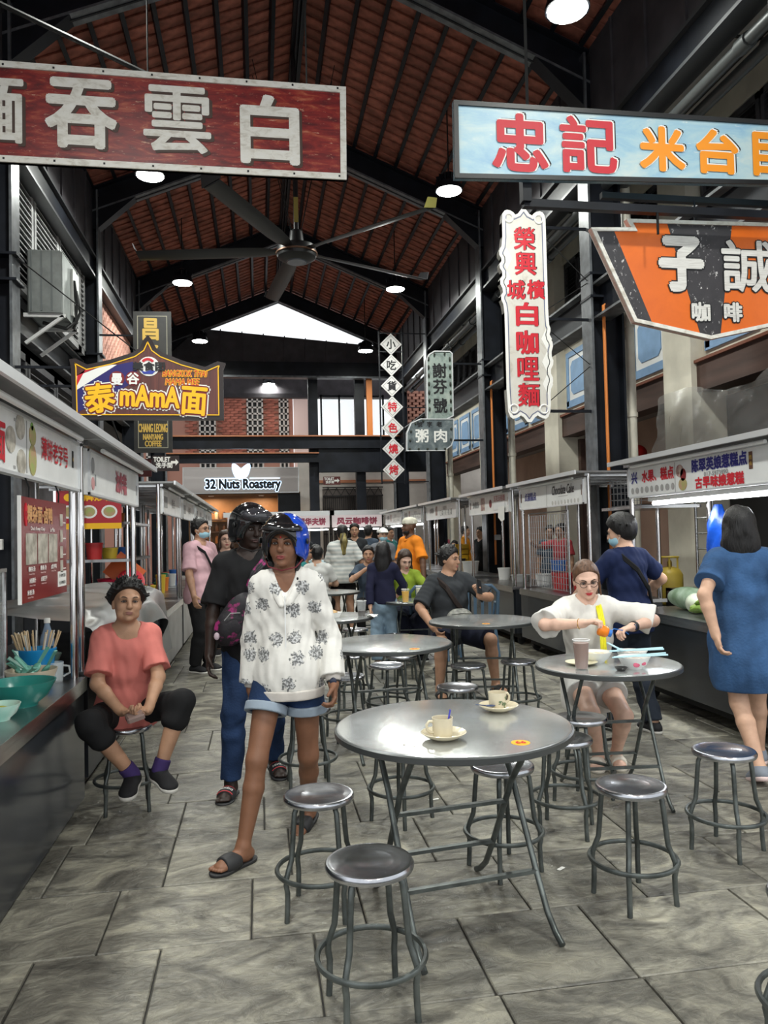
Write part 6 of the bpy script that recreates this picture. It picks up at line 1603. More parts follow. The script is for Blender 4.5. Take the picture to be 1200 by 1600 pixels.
        b = W+d*.022*q+w_*.026*q; p1 = b+unit(d*.75+w_*.75+nn*.35)*.042*q; p2 = p1+unit(d*1.+w_*.25+nn*(.35+.4*c))*.034*q
        F.cap(b, p1, .014*q, .0105*q, .01); F.cap(p1, p2, .0105*q, .0085*q, .004)
    def foot(s, F, sd, g=0., toes=True, k=.015):
        A, d, pt = (s.AR, s.tr, s.pr) if sd < 0 else (s.AL, s.tl, s.pl); q = s.k
        a = R(pt); up = V(0, 0, 1); f = unit(d*math.cos(a)-up*math.sin(a)); u = unit(up*math.cos(a)+d*math.sin(a)); w_ = np.cross(f, u)
        sole = A-u*.064*q
        M = np.stack([w_, f, u], 1)
        F.cap(A+(0 if True else 0), A-u*.03*q-f*.012*q, .036*q+g, .036*q+g, .02)
        F.ell(sole+u*.028*q-f*.02*q, V(.032, .045, .03)*q+g, M, .02); F.ell(sole+u*.03*q+f*.055*q, V(.037, .085, .032)*q+g, M, .02); F.ell(sole+u*.02*q+f*.115*q, V(.043, .05, .021)*q+g, M, .015)
        if toes:
            sgn_ = -1 if sd < 0 else 1
            for i, (o, L, r_) in enumerate(((-.03, .035, .0125), (-.01, .036, .0095), (.005, .033, .009), (.019, .028, .0085), (.032, .02, .008))):
                b = sole+u*.013*q+f*.145*q+w_*o*sgn_*q*(1 if False else 1); F.cap(b-f*.02*q, b+f*L*.75*q, r_*q*1.05, r_*q*.85, .004)
        return sole, f, u, w_
    def creases(s, F):
        h = s.h; z = s.hs
        for sx in (-1, 1):
            F.cap(h(sx*.021, -.094, -.028), h(sx*.038, -.08, -.066), .0035*z, .003*z, .006, '-'); F.cap(h(sx*.016, -.088, -.008), h(sx*.04, -.084, -.016), .003*z, .002*z, .006, '-')
            F.cap(h(sx*.03, -.077, -.07), h(sx*.034, -.066, -.09), .0035*z, .002*z, .006, '-'); F.ell(h(sx*.042, -.05, -.07), V(.022, .022, .022)*z, s.hm, .015)
        for zz in (.052, .064): F.cap(h(-.03, -.083+.2*(zz-.05), zz), h(.03, -.083+.2*(zz-.05), zz), .002*z, .002*z, .004, '-')
    def headf(s, F, face=True, hs=1.):
        h = s.h; M = s.hm; z = s.hs
        F.cap(s.N-s.up*.02, s.hc+s.hm @ V(0, .012, -.05)*z, .056*s.k*(1+.3*(s.fat-1)), .052*z*(1+.2*(s.fat-1)), .03)
        F.ell(h(0, .012, .032), V(.075, .094, .085)*z, M, .02); F.ell(h(0, -.018, -.02), V(.066, .074, .085)*z, M, .03); F.ell(h(0, -.036, -.068), V(.044*(1+.25*(s.fat-1)), .046, .042)*z, M, .025)
        for sx in (-1, 1):
            F.ell(h(sx*.036, -.056, -.03), V(.027, .025, .027)*z, M, .02); F.ell(h(sx*.076, .012, -.008), V(.01, .02, .032)*z, M, .006)
            F.cap(h(sx*.012, -.084, .026), h(sx*.048, -.07, .028), .011*z, .01*z, .016)
            F.ell(h(sx*.031, -.086, .006), V(.017, .012, .0105)*z, M, .01, '-')
        F.cap(h(0, -.088, .012), h(0, -.107, -.024), .009*z, .0125*z, .012); F.ell(h(0, -.1, -.03), V(.0185, .013, .010)*z, M, .008)
        F.ell(h(0, -.082, -.06), V(.026, .014, .015)*z, M, .012); F.ell(h(0, -.072, -.094), V(.022, .02, .016)*z, M, .015)
def face_parts(b, t, brow=(.02, .013, .01), lip=(.3, .09, .08), iris=(.02, .012, .008), lids=True, mouth=True, skin=None, eyes=True):
    z = b.hs; M = Matrix(b.hm.tolist())
    if eyes:
        for sx in (-1, 1):
            m = MB(); m.ell(b.h(sx*.031, -.0795, .0055), (.0132*z, .0095*z, .0056*z), 12, 8, M); e = m.build('eye', mat('eye_white', (.3, .27, .245), .35), t, 'all')
            m = MB(); m.ell(b.h(sx*.031, -.0857, .0055), (.006*z, .0042*z, .0054*z), 10, 6, M); m.build('iris', mat('iris_dark', iris, .15), e, 'all')
            if lids:
                m = MB(); m.tube([b.h(sx*.0165, -.0862, .005), b.h(sx*.024, -.0905, .0098), b.h(sx*.033, -.09, .0108), b.h(sx*.041, -.0855, .008), b.h(sx*.0465, -.079, .0035)], .0021*z, 6); m.build('eyelid', mat('lash_line', (.03, .02, .018), .6), t, 'all')
            m = MB(); m.tube([b.h(sx*.014, -.0965, .024), b.h(sx*.026, -.0955, .0305), b.h(sx*.038, -.089, .0325), b.h(sx*.05, -.077, .027)], [.0022*z, .0034*z, .003*z, .0014*z], 6); m.build('eyebrow', mat('brow_%d' % int(brow[0]*1000), brow, .8), t, 'all')
    if mouth:
        m = MB(); m.tube([b.h(-.025, -.0865, -.0605), b.h(-.012, -.0965, -.057), b.h(0, -.0985, -.0585), b.h(.012, -.0965, -.057), b.h(.025, -.0865, -.0605)], [.0015*z, .0042*z, .0045*z, .0042*z, .0015*z], 7)
        m.tube([b.h(-.022, -.087, -.0635), b.h(-.01, -.0955, -.067), b.h(0, -.0965, -.068), b.h(.01, -.0955, -.067), b.h(.022, -.087, -.0635)], [.0015*z, .0052*z, .0058*z, .0052*z, .0015*z], 7)
        m.build('lips', mat('lips_%d_%d' % (int(lip[0]*1000), int(lip[1]*1000)), lip, .4), t, 'all')
def skin(name, c): return mat('skin_'+name, c, .48, 0, .1, 14, .06, 120, spec=.4)
def cloth(name, c, rough=.85, var=.12, bump=.12, bscale=25, **k): return mat('cloth_'+name, c, rough, 0, var, 5, bump, bscale, spec=.25, **k)
HAIRM = {}
def hairmat(name, c):
    if name not in HAIRM:
        m = mat('hair_'+name, c, .38, 0, .4, 9, .5, 22, stretch=(9, 9, .8), spec=.45); HAIRM[name] = m
    return HAIRM[name]
def tufts(F, b, n=60, ln=.03, seed=0, up=.5, r=.009):
    rg = np.random.RandomState(seed); z = b.hs
    for i in range(n):
        d = rg.normal(size=3); d[2] = abs(d[2])*1.1-.25; d = unit(d)
        if d[1] < -.75 and d[2] < .3: continue
        p = V(0, .014, .036)+d*V(.082, .1, .09); t = p+unit(d*.6+V(rg.normal()*.35, .15+rg.normal()*.35, up*rg.rand()))*ln*(.5+rg.rand()*.8)
        F.cap(b.h(*(p-d*.01)), b.h(*t), r*z, r*.35*z, .008)
def hair_short(b, grow=.012, vol=0., line=.08, tip=0., seed=0, n=50, ln=.022, nape=-.07):
    F = Field(); z = b.hs; F.ell(b.h(0, .014, .04+vol*.3), (V(.075, .094, .085)+grow+V(.6, .5, 1)*vol)*z, b.hm, .01)
    F.ell(b.h(0, .04, -.005), (V(.066, .07, .07)+grow*.8)*z, b.hm, .02)
    if n: tufts(F, b, n, ln, seed)
    F.clip(b.h(0, -.072, line), b.hm @ V(0, -.79, -.61)); F.clip(b.h(0, .04, nape), b.hm @ V(0, -.3, -.95)); return F
def add_long(F, b, length, w=.07, back=.05, sides=True, front=False):
    n = 6; up = V(0, 0, 1)
    for sx in (-1, -.5, 0, .5, 1):
        p0 = b.h(sx*.06, .055-.03*abs(sx), .0); p1 = p0+V(0, 0, -length*(.93+.07*math.cos(sx*4)))+(b.hm @ V(sx*w*.25, back*.6, 0)); F.cap(p0, p1, .036, .022, .02)
    if sides:
        for sx in (-1, 1):
            p0 = b.h(sx*.074, .0, .02); p1 = b.h(sx*.085, -.01, -.09); F.cap(p0, p1, .022, .022, .02)
            p2 = p1+V(0, 0, -max(0, length-.12)*.9)+(b.hm @ V(sx*.015, -.03 if front else .03, 0)); F.cap(p1, p2, .024, .014, .02)
    return F
def shoe(b, sd, t, mt, sole_m, vox, name='shoe', high=.0):
    F = Field(); sole, f, u, w_ = b.foot(F, sd, .009, False)
    if high == 0: F.clip(sole+u*.075*b.k, u)
    F.clip(sole+u*.002, -u)
    so = fobj(name, F, mt, t, vox)
    G = Field(); M = np.stack([w_, f, u], 1); q = b.k
    G.ell(sole-f*.02*q+u*.004, V(.044, .055, .03)*q, M, .01); G.ell(sole+f*.055*q+u*.004, V(.047, .11, .03)*q, M, .02); G.ell(sole+f*.12*q+u*.004, V(.052, .06, .03)*q, M, .02)
    G.clip(sole+u*.014, u); G.clip(sole-u*.012, -u); fobj('sole', G, sole_m, so, vox)
    return so
def sandal(b, sd, t, mt, strap_m, vox, print_=None, thick=.024):
    A, d, pt = (b.AR, b.tr, b.pr) if sd < 0 else (b.AL, b.tl, b.pl); q = b.k
    F0 = Field(); sole, f, u, w_ = b.foot(F0, sd, 0, False); M = np.stack([w_, f, u], 1)
    G = Field(); G.ell(sole-f*.02*q, V(.042, .06, .035)*q, M, .01); G.ell(sole+f*.055*q, V(.045, .12, .035)*q, M, .02); G.ell(sole+f*.125*q, V(.053, .07, .035)*q, M, .02)
    G.clip(sole+u*.003, u); G.clip(sole-u*thick, -u); so = fobj('sandal', G, mt, t, vox)
    S = Field(); S.ell(sole+u*.018*q+f*.085*q, V(.054, .085, .046)*q, M, .01); S.clip(sole+f*.035*q, -f); S.clip(sole+f*.128*q, f); S.clip(sole-u*thick*.6, -u)
    st = fobj('strap', S, strap_m, so, min(vox, .005))
    if print_:
        mb = MB(); 
        v, fc = glyph(print_); lo = v.min(0); hi = v.max(0); c = (lo+hi)/2; sc_ = .078*q/(hi[0]-lo[0]); vs = []
        for p in v:
            a = (p-c)*sc_; x = a[0]; yv = a[1]*1.0
            ang = x/.05; 
            P_ = sole+u*.018*q+f*(.1*q-yv)+w_*(-.0+.0548*q*math.sin(ang))*(1) ; hh = .0495*q*math.cos(ang)*math.sqrt(max(.2, 1-((.1*q-yv-.085*q)/(.085*q))**2))
            vs.append(P_+u*hh)
        mb.add(vs, fc); mb.build('lettering', P_WHITE, so)
        for o_ in (.126, .062):
            mb = MB(); mb.tube([sole+u*(.016+.046*math.cos(a)*(.885 if o_ > .1 else .985))*q+f*o_*q+w_*.0505*math.sin(a)*q for a in [R(-62+124*i/10) for i in range(11)]], .0025, 5); mb.build('red_trim', mat('red_trim', (.6, .05, .06), .5), so)
    return so
def tee(b, mt, t, vox, g=.011, sleeve=.72, flare=.012, hem=-.10, neck=.066, amp=.0016, seed=1, name='shirt', hemflare=.012, vneck=0., k=.03, freq=34.):
    F = Field(); b.torso_prims(F, g, k)
    M = np.stack([b.side, -b.fwd, b.up], 1); f = b.fat
    F.ell(b.P+b.up*(hem+.08)*b.k, V(.152*f, .115*f, .2)*b.k+g+hemflare, M, .05)
    for sd in (-1, 1): b.arm(F, sd, g, sleeve, flare, .02)
    F.clip(b.P+b.up*hem*b.k, -b.up)
    nb = b.N+b.up*.03+b.fwd*.012
    F.cap(nb-b.up*.02, nb+b.up*.3, neck, neck+.02, .01, '-')
    if vneck: F.cap(nb+b.fwd*.06, nb+b.fwd*.1-b.up*vneck, .05, .008, .01, '-')
    return fobj(name, F, mt, t, vox, amp, seed, freq)
def trousers(b, mt, t, vox, g=.010, frac=1.93, flare=.012, waist=.05, amp=.0016, seed=2, name='trousers', fatk=.35):
    F = Field(); M = np.stack([b.side, -b.fwd, b.up], 1); f = b.fat
    F.ell(b.P-b.up*.01*b.k, V(.152*f, .115*f, .13)*b.k+g*.8, M, .05)
    F.ell(b.P+b.up*.05*b.k, V(.136*f, .103*f, .1)*b.k+g*.5, M, .04)
    F.clip(b.P+b.up*waist*b.k, b.up)
    for sd in (-1, 1): b.leg(F, sd, g, frac, flare, .04, fatk)
    F.noise()
    return fobj(name, F, mt, t, vox, amp, seed)
def body(b, t, sk, vox, toes=(True, True), hands=True, feet=True, old=False):
    F = Field(); b.torso_prims(F, 0, .05); b.headf(F)
    if old: b.creases(F)
    for sd in (-1, 1):
        b.arm(F, sd); b.leg(F, sd)
        if hands: b.hand(F, sd)
        if feet: b.foot(F, sd, 0, toes[0 if sd < 0 else 1])
    return fobj('body', F, sk, t, vox)
def person(label, x, y, rz, group=None): return thing('person', label, 'person', (x, y, 0), R(rz), group)

class At:
    """places a person: converts world points to the person's local frame"""
    def __init__(s, x, y, rz): s.x, s.y, s.a = x, y, R(rz); s.rz = rz
    def __call__(s, X, Y, Z):
        dx, dy = X-s.x, Y-s.y; c, n = math.cos(-s.a), math.sin(-s.a); return (dx*c-dy*n, dx*n+dy*c, Z)
def mask_on(b, t, mt=None):
    F = Field(); z = b.hs; F.ell(b.h(0, -.036, -.05), V(.068, .073, .06)*z, b.hm, .01); F.clip(b.h(0, -.05, -.016), b.hm @ V(0, -.35, .93)); F.clip(b.h(0, -.03, -.1), b.hm @ V(0, .5, -.87)); F.clip(b.h(0, -.018, 0), b.hm @ V(0, 1, 0))
    o = fobj('face_mask', F, mt or mat('surgical_mask_blue', (.32, .55, .66), .8), t, .005)
    for sx in (-1, 1):
        m = MB(); m.tube([b.h(sx*.06, -.035, -.03), b.h(sx*.082, .0, .0), b.h(sx*.08, .03, .012)], .0018, 5); m.tube([b.h(sx*.056, -.03, -.075), b.h(sx*.078, .005, -.04), b.h(sx*.08, .03, -.005)], .0018, 5); m.build('mask_loop', P_WHITE, o)
def glasses_on(b, t, c=(.03, .02, .02), r=.023, frame_r=.0018):
    mt = mat('spectacle_frame_%d' % int(c[0]*100), c, .3); o = None
    for sx in (-1, 1):
        m = MB(); m.tube([b.h(sx*.032+r*math.cos(2*PI*i/20), -.1+.006*abs(math.cos(2*PI*i/20)), .004+r*.85*math.sin(2*PI*i/20)) for i in range(20)], frame_r*b.hs, 5, True)
        m.tube([b.h(sx*.054, -.096, .008), b.h(sx*.078, -.05, .01), b.h(sx*.08, .02, .008)], frame_r*b.hs, 5)
        if sx > 0: m.tube([b.h(-.01, -.102, .008), b.h(0, -.105, .011), b.h(.01, -.102, .008)], frame_r*b.hs, 5)
        m.build('glasses', mt, t, 'all')
def helmet_on(b, t, m_back, m_front, vox=.006, peak=True, straps=(.4, .03, .05), goggles=False):
    h = b.h; M = b.hm; z = b.hs
    def shell(g, k=.01):
        F = Field(); F.ell(h(0, .012, .042), (V(.118, .138, .122)+g)*z, M, .02); F.ell(h(0, .022, -.03), (V(.116, .118, .1)+g)*z, M, .03); return F
    def hollow(F, g=0.):
        F.ell(h(0, .012, .036), V(.1, .12, .104)*z, M, .01, '-'); F.ell(h(0, .01, -.05), V(.098, .105, .13)*z, M, .01, '-')
        F.ell(h(0, -.13, -.035), V(.078, .1, .095)*z, M, .015, '-'); F.ell(h(0, -.16, -.1), V(.08, .12, .12)*z, M, .01, '-')
        F.clip(h(0, 0, -.105), M @ V(0, -.12, -1)); return F
    o = fobj('helmet', hollow(shell(0)), m_back, t, vox)
    F = shell(.004); F.clip(h(.01, -.035, .03), M @ V(.62, .78, .1)); fobj('helmet_front', hollow(F), m_front, o, vox)
    L = Field(); L.ell(h(0, .012, .034), V(.104, .124, .108)*z, M, .01); L.ell(h(0, .018, -.035), V(.102, .108, .095)*z, M, .02)
    L.ell(h(0, .012, .03), V(.088, .108, .094)*z, M, .01, '-'); L.ell(h(0, .0, -.06), V(.084, .1, .13)*z, M, .01, '-'); L.ell(h(0, -.13, -.035), V(.072, .1, .09)*z, M, .012, '-'); L.ell(h(0, -.16, -.1), V(.075, .12, .12)*z, M, .01, '-'); L.clip(h(0, 0, -.1), M @ V(0, -.12, -1))
    fobj('helmet_lining', L, RUBBER, o, vox)
    m = MB(); m.tube([h(-.096, -.02, -.07), h(-.07, -.05, -.11), h(0, -.065, -.128), h(.07, -.05, -.11), h(.096, -.02, -.07)], .0032, 6); m.build('chin_strap', mat('strap_%d' % int(straps[0]*100), straps, .7), o, 'all')
    for sx in (-1, 1):
        m = MB(); m.ell(h(sx*.121, -.03, .02), (.006, .016, .016), 10, 6, Matrix(M.tolist())); m.build('visor_pivot', BLACK, o, 'all')
    if peak:
        F = Field(); F.ell(h(0, -.075, .075), V(.105, .075, .04)*z, M, .01); F.ell(h(0, -.07, .045), V(.12, .085, .045)*z, M, 0, '-'); F.ell(h(0, .0, .04), V(.108, .125, .1)*z, M, 0, '-'); fobj('peak', F, m_front, o, .005)
    if goggles:
        F = Field(); F.ell(h(0, -.085, .085), V(.1, .065, .05)*z, M, .01); F.ell(h(0, .01, .042), V(.119, .139, .123)*z, M, 0, '-'); fobj('visor', F, mat('smoked_visor', (.03, .03, .035), .08, spec=.8), o, .005)
    return o
SK_LT = skin('light_tan', (.56, .34, .235)); SK_MED = skin('medium_tan', (.42, .235, .15)); SK_BRN = skin('warm_brown', (.2, .092, .052)); SK_DK = skin('deep_brown', (.028, .016, .012)); SK_OLD = skin('weathered_tan', (.4, .225, .14)); SK_PALE = skin('pale', (.66, .42, .32))
BLK_HAIR = hairmat('black', (.008, .007, .007)); BRN_HAIR = hairmat('dark_brown', (.04, .02, .012)); LT_HAIR = hairmat('chestnut', (.11, .055, .03))
SOLE_W = mat('pale_shoe_sole', (.6, .58, .54), .6); SHOE_BK = mat('black_shoe_knit', (.012, .012, .014), .8)
DENIM = cloth('blue_denim', (.014, .031, .08), bump=.3, bscale=90, var=.3); DENIM_LT = cloth('pale_blue_denim', (.24, .34, .44), var=.25, bump=.3, bscale=60)
NAVY = cloth('navy_cotton', (.009, .016, .055)); BLACKC = cloth('black_cotton', (.011, .011, .012)); CHAR = cloth('charcoal_cotton', (.032, .035, .039)); DKNAVY = cloth('dark_navy', (.012, .014, .028))

# ---------------- 1 old woman seated on the left
A = At(-.76, 4.58, 14); H = 1.5
b = Body(H, pel=(0, .02, .545), sw=.084, lean=(.0, -.13), head=(4, -6, 4), hr=A(-.74, 4.28, .6), hl=A(-.6, 4.28, .6), er=(-1, .35, -.5), el=(1, .35, -.5), fr=A(-.69, 4.3, .26), fl=A(-.55, 4.32, .27), kr=(-.75, -1, .6), kl=(.75, -1, .6), tr=-18, tl=22, curl=.75, fat=1.06, hand_n=((.2, -.2, 1), (-.2, -.2, 1)), hd=((.75, -.5, -.1), (-.75, -.5, -.1)), pr=12, pl=12)
t = person('old woman with short black hair in a salmon shirt sitting on a stool', A.x, A.y, A.rz)
body(b, t, SK_OLD, .0044, (False, False), old=True); face_parts(b, t, (.06, .04, .03), (.26, .11, .09))
F = Field(); F.ell(b.h(0, .02, .045), V(.09, .105, .096), b.hm, .02)
for a_, yy, zz in ((-1, .02, .05), (1, .02, .05), (-.6, .0, .1), (.6, .0, .1), (0, .03, .115), (-.9, .06, .03), (.9, .06, .03)): F.ell(b.h(a_*.068, yy, zz), V(.042, .045, .036), None, .03)
tufts(F, b, 420, .045, 4, .6, .0055)
F.clip(b.h(0, -.064, .08), b.hm @ V(0, -.72, -.69)); F.clip(b.h(0, .03, -.035), b.hm @ V(0, -.5, -.87)); fobj('hair', F, BLK_HAIR, t, .0036, .001, 3, 80)
tee(b, cloth('salmon', (.56, .17, .145)), t, .006, hem=-.1, sleeve=.8, flare=.02, amp=.0024, seed=4, neck=.074, vneck=.03, freq=48, g=.014)
trousers(b, BLACKC, t, .007, frac=1.28, flare=.02, amp=.002, seed=5)
for sd in (-1, 1):
    shoe(b, sd, t, SHOE_BK, SOLE_W, .006)
    F = Field(); Aj, Kj = (b.AR, b.KR) if sd < 0 else (b.AL, b.KL); F.cap(Aj, Aj+(Kj-Aj)*.18, .043, .044, .01); F.clip(Aj+(Kj-Aj)*.16, Kj-Aj); fobj('sock', F, cloth('purple_sock', (.05, .03, .12)), t, .006)
m = MB(); m.bbox(-.045, .045, -.035, .035, 0, .028, .008); o = m.build('plastic_case', mat('clear_case', (.3, .22, .2), .15, alpha=.75, spec=.8), None, loc=(-.655, 4.205, .575), rz=R(20)); o.rotation_euler = (R(15), R(-12), R(20)); tag(o, 'small clear plastic case held in the old woman\'s hands', 'plastic case')

# ---------------- 2 young woman in white hoodie and helmet
def hoodie_mat():
    m = bpy.data.materials.new('white_hoodie_bear_print'); m.use_nodes = True
    nt = m.node_tree; bs = nt.nodes['Principled BSDF']; L = nt.links; N = nt.nodes.new
    tc = N('ShaderNodeTexCoord'); v = N('ShaderNodeTexVoronoi'); v.voronoi_dimensions = '2D'; v.inputs['Scale'].default_value = 8.; v.inputs['Randomness'].default_value = .6
    mp = N('ShaderNodeMapping'); mp.inputs['Rotation'].default_value = (-PI/2, 0, 0); L.new(tc.outputs['Object'], mp.inputs[0]); L.new(mp.outputs[0], v.inputs['Vector'])
    n = N('ShaderNodeTexNoise'); n.inputs['Scale'].default_value = 55; n.inputs['Detail'].default_value = 2; L.new(tc.outputs['Object'], n.inputs['Vector'])
    ad = N('ShaderNodeMath'); ad.operation = 'MULTIPLY_ADD'; ad.inputs[1].default_value = .5; L.new(n.outputs['Fac'], ad.inputs[0]); L.new(v.outputs['Distance'], ad.inputs[2])
    mr = N('ShaderNodeMapRange'); mr.inputs['From Min'].default_value = .47; mr.inputs['From Max'].default_value = .52; L.new(ad.outputs[0], mr.inputs['Value'])
    n2 = N('ShaderNodeTexNoise'); n2.inputs['Scale'].default_value = 110; L.new(tc.outputs['Object'], n2.inputs['Vector'])
    m2 = N('ShaderNodeMapRange'); m2.inputs['From Min'].default_value = .42; m2.inputs['From Max'].default_value = .6; m2.inputs['To Min'].default_value = .12; m2.inputs['To Max'].default_value = .55; L.new(n2.outputs['Fac'], m2.inputs['Value'])
    cg = N('ShaderNodeCombineColor'); [L.new(m2.outputs[0], cg.inputs[i]) for i in range(3)]
    mx = N('ShaderNodeMix'); mx.data_type = 'RGBA'; L.new(mr.outputs[0], mx.inputs['Factor']); L.new(cg.outputs[0], mx.inputs['A']); mx.inputs['B'].default_value = (.68, .66, .62, 1)
    L.new(mx.outputs['Result'], bs.inputs['Base Color']); bs.inputs['Roughness'].default_value = .8
    b2 = N('ShaderNodeBump'); b2.inputs['Strength'].default_value = .25; b2.inputs['Distance'].default_value = .01; n3 = N('ShaderNodeTexNoise'); n3.inputs['Scale'].default_value = 26; L.new(tc.outputs['Object'], n3.inputs['Vector']); L.new(n3.outputs['Fac'], b2.inputs['Height']); L.new(b2.outputs[0], bs.inputs['Normal'])
    return m
HOOD = hoodie_mat(); RIB = cloth('off_white_rib', (.55, .51, .47))
A = At(.14, 3.86, -6); H = 1.585
b = Body(H, pel=A(.13, 3.86, .82), lean=(.0, -.03), head=(-9, -2, 2), hr=A(-.05, 3.9, .745), hl=A(.345, 3.76, .79), er=(-1, .8, -.2), el=(.5, 1, -.2), fr=A(-.1, 3.66, .068), fl=A(.225, 4.08, .085), kr=(-.05, -1, 0), kl=(.15, -1, 0), tr=-42, tl=-22, curl=.8, fat=.86, pl=14, sw=.08)
t = person('young woman in a white print hoodie, denim shorts and blue helmet walking forward', A.x, A.y, A.rz)
body(b, t, SK_BRN, .0042); face_parts(b, t, (.012, .008, .006), (.24, .045, .045))
m = MB(); m.ell(b.h(0, -.1, .036), (.0035, .002, .0045), 8, 6); m.build('forehead_dot', P_RED, t)
F = Field(); F.cap(b.h(-.05, .04, -.06), b.h(-.06, .0, -.16), .02, .012, .02); F.cap(b.h(.05, .04, -.06), b.h(.075, -.03, -.17), .022, .012, .02); F.cap(b.h(.05, .05, -.05), b.h(.055, .02, -.2), .025, .015, .02); fobj('hair', F, BLK_HAIR, t, .006)
helmet_on(b, t, mat('glossy_blue_shell', (.01, .055, .42), .12, coat=.6), mat('glossy_black_shell', (.008, .008, .009), .1, coat=.6), peak=True, straps=(.16, .015, .025))
ho = tee(b, HOOD, t, .005, g=.016, sleeve=1.86, flare=.016, hem=-.06, neck=.06, amp=.0026, seed=12, name='hoodie', hemflare=.034, vneck=.12, freq=42)
F = Field(); nb = b.N+b.up*.005; F.ell(nb-b.fwd*.05, V(.12, .1, .06), None, .03); F.cap(nb+V(-.075, -.03, .01), nb+b.fwd*.1+V(-.02, 0, -.12), .028, .016, .03); F.cap(nb+V(.075, -.03, .01), nb+b.fwd*.1+V(.02, 0, -.12), .028, .016, .03); F.cap(nb-b.up*.05+b.fwd*.01, nb+b.up*.2+b.fwd*.03, .064, .085, .01, '-'); fobj('hood', F, HOOD, t, .006, .002, 9)
F = Field(); M = np.stack([b.side, -b.fwd, b.up], 1); F.ell(b.P-b.up*.04, V(.181, .149, .2), M, .02); F.clip(b.P-b.up*.052, b.up); F.clip(b.P-b.up*.1, -b.up); fobj('hem_band', F, RIB, ho, .006, .0015, 4)
for sd in (-1, 1):
    E, W = (b.ER, b.WR) if sd < 0 else (b.EL, b.WL); F = Field(); F.cap(E+(W-E)*.82, E+(W-E)*.95, .04, .036, .01); d = unit(W-E); F.clip(W-d*.008, d); F.clip(E+(W-E)*.82, -d); fobj('cuff', F, RIB, ho, .005)
m = MB()
zf = [b.N+b.fwd*(.125-.02*f)*1.0-b.up*(.1+.4*f*1.0)*.98 for f in [i/10 for i in range(11)]]
m.tube([b.P+(b.N-b.P)*f+b.fwd*(.118 if f < .6 else .118-.01*(f-.6)/.3) for f in [i/10*.9-.05 for i in range(11)]], .0035, 5); m.build('zip', mat('zip_white', (.75, .75, .75), .4), ho)
trousers(b, DENIM, t, .006, g=.014, frac=.42, flare=.012, amp=.0014, seed=6, name='shorts', waist=.03)
for sd in (-1, 1):
    Hj, K = (b.HR, b.KR) if sd < 0 else (b.HL, b.KL); d = unit(K-Hj); e = Hj+(K-Hj)*.4; F = Field(); F.cap(e-d*.06, e+d*.06, .104, .104, .01); F.clip(e+d*.014, d); F.clip(e-d*.03, -d); F.cap(e-d*.3, e+d*.3, .08, .08, 0, '-'); fobj('turned_cuff', F, cloth('denim_cuff', (.25, .3, .36)), t, .005)
SLD = mat('dark_grey_rubber', (.022, .022, .024), .6)
for sd in (-1, 1): sandal(b, sd, t, SLD, SLD, .005)
def watch(b, t, sd, face=True):
    E, W = (b.ER, b.WR) if sd < 0 else (b.EL, b.WL); d = unit(W-E); o_ = unit(np.cross(d, V(0, 1, .2))); p_ = np.cross(d, o_); m = MB(); c = W-d*.012
    for q_ in (-.007, 0, .007): m.tube([c+d*q_+(o_*math.cos(a)+p_*math.sin(a))*.03 for a in [2*PI*i/18 for i in range(18)]], .0045, 5, True)
    so = m.build('watch_strap', BLACK, t); m = MB(); cc = c+V(0, -.031, 0)+o_*.0; m.ell(cc, (.017, .006, .02), 10, 6); m.build('watch_face', mat('watch_glass', (.02, .025, .05), .08), so, 'all')
watch(b, t, 1)
m = MB(); d = unit(b.WL-b.EL); m.ring(.011, .0015, 12, 5, tuple(b.WL+d*.1)); m.build('ring', mat('gold', (.8, .55, .2), .2, 1.), t)
Aj = b.AL; m = MB(); m.ring(.038, .0015, 16, 5, tuple(Aj+V(0, 0, .01))); m.build('anklet', MATS['gold'], t)

# ---------------- 3 man in black with helmet
A = At(-.05, 4.78, 0); H = 1.665
b = Body(H, pel=A(-.05, 4.76, .885), lean=(-.03, -.02), head=(26, 6, 4), hr=A(-.31, 4.66, .77), hl=A(.2, 4.95, .8), er=(-1, .7, -.2), el=(1, .8, 0), fr=A(-.19, 4.66, .07), fl=A(.075, 5.02, .08), kr=(-.05, -1, 0), kl=(.1, -1, 0), tr=-14, tl=12, curl=.55, fat=1.0, pl=8)
t = person('man in a black shirt, jeans and black helmet behind the hoodie woman', A.x, A.y, A.rz)
body(b, t, SK_DK, .006); face_parts(b, t, (.006, .005, .005), (.05, .02, .018))
GB = MATS['glossy_black_shell']; helmet_on(b, t, GB, GB, peak=False, goggles=True, straps=(.02, .02, .02))
tee(b, BLACKC, t, .0065, g=.016, sleeve=.85, flare=.022, hem=-.12, amp=.0022, seed=22)
trousers(b, DENIM, t, .0065, g=.012, frac=1.95, flare=.012, amp=.0028, seed=23, name='jeans')
for sd in (-1, 1): sandal(b, sd, t, SLD, SLD, .005, 'bibias')
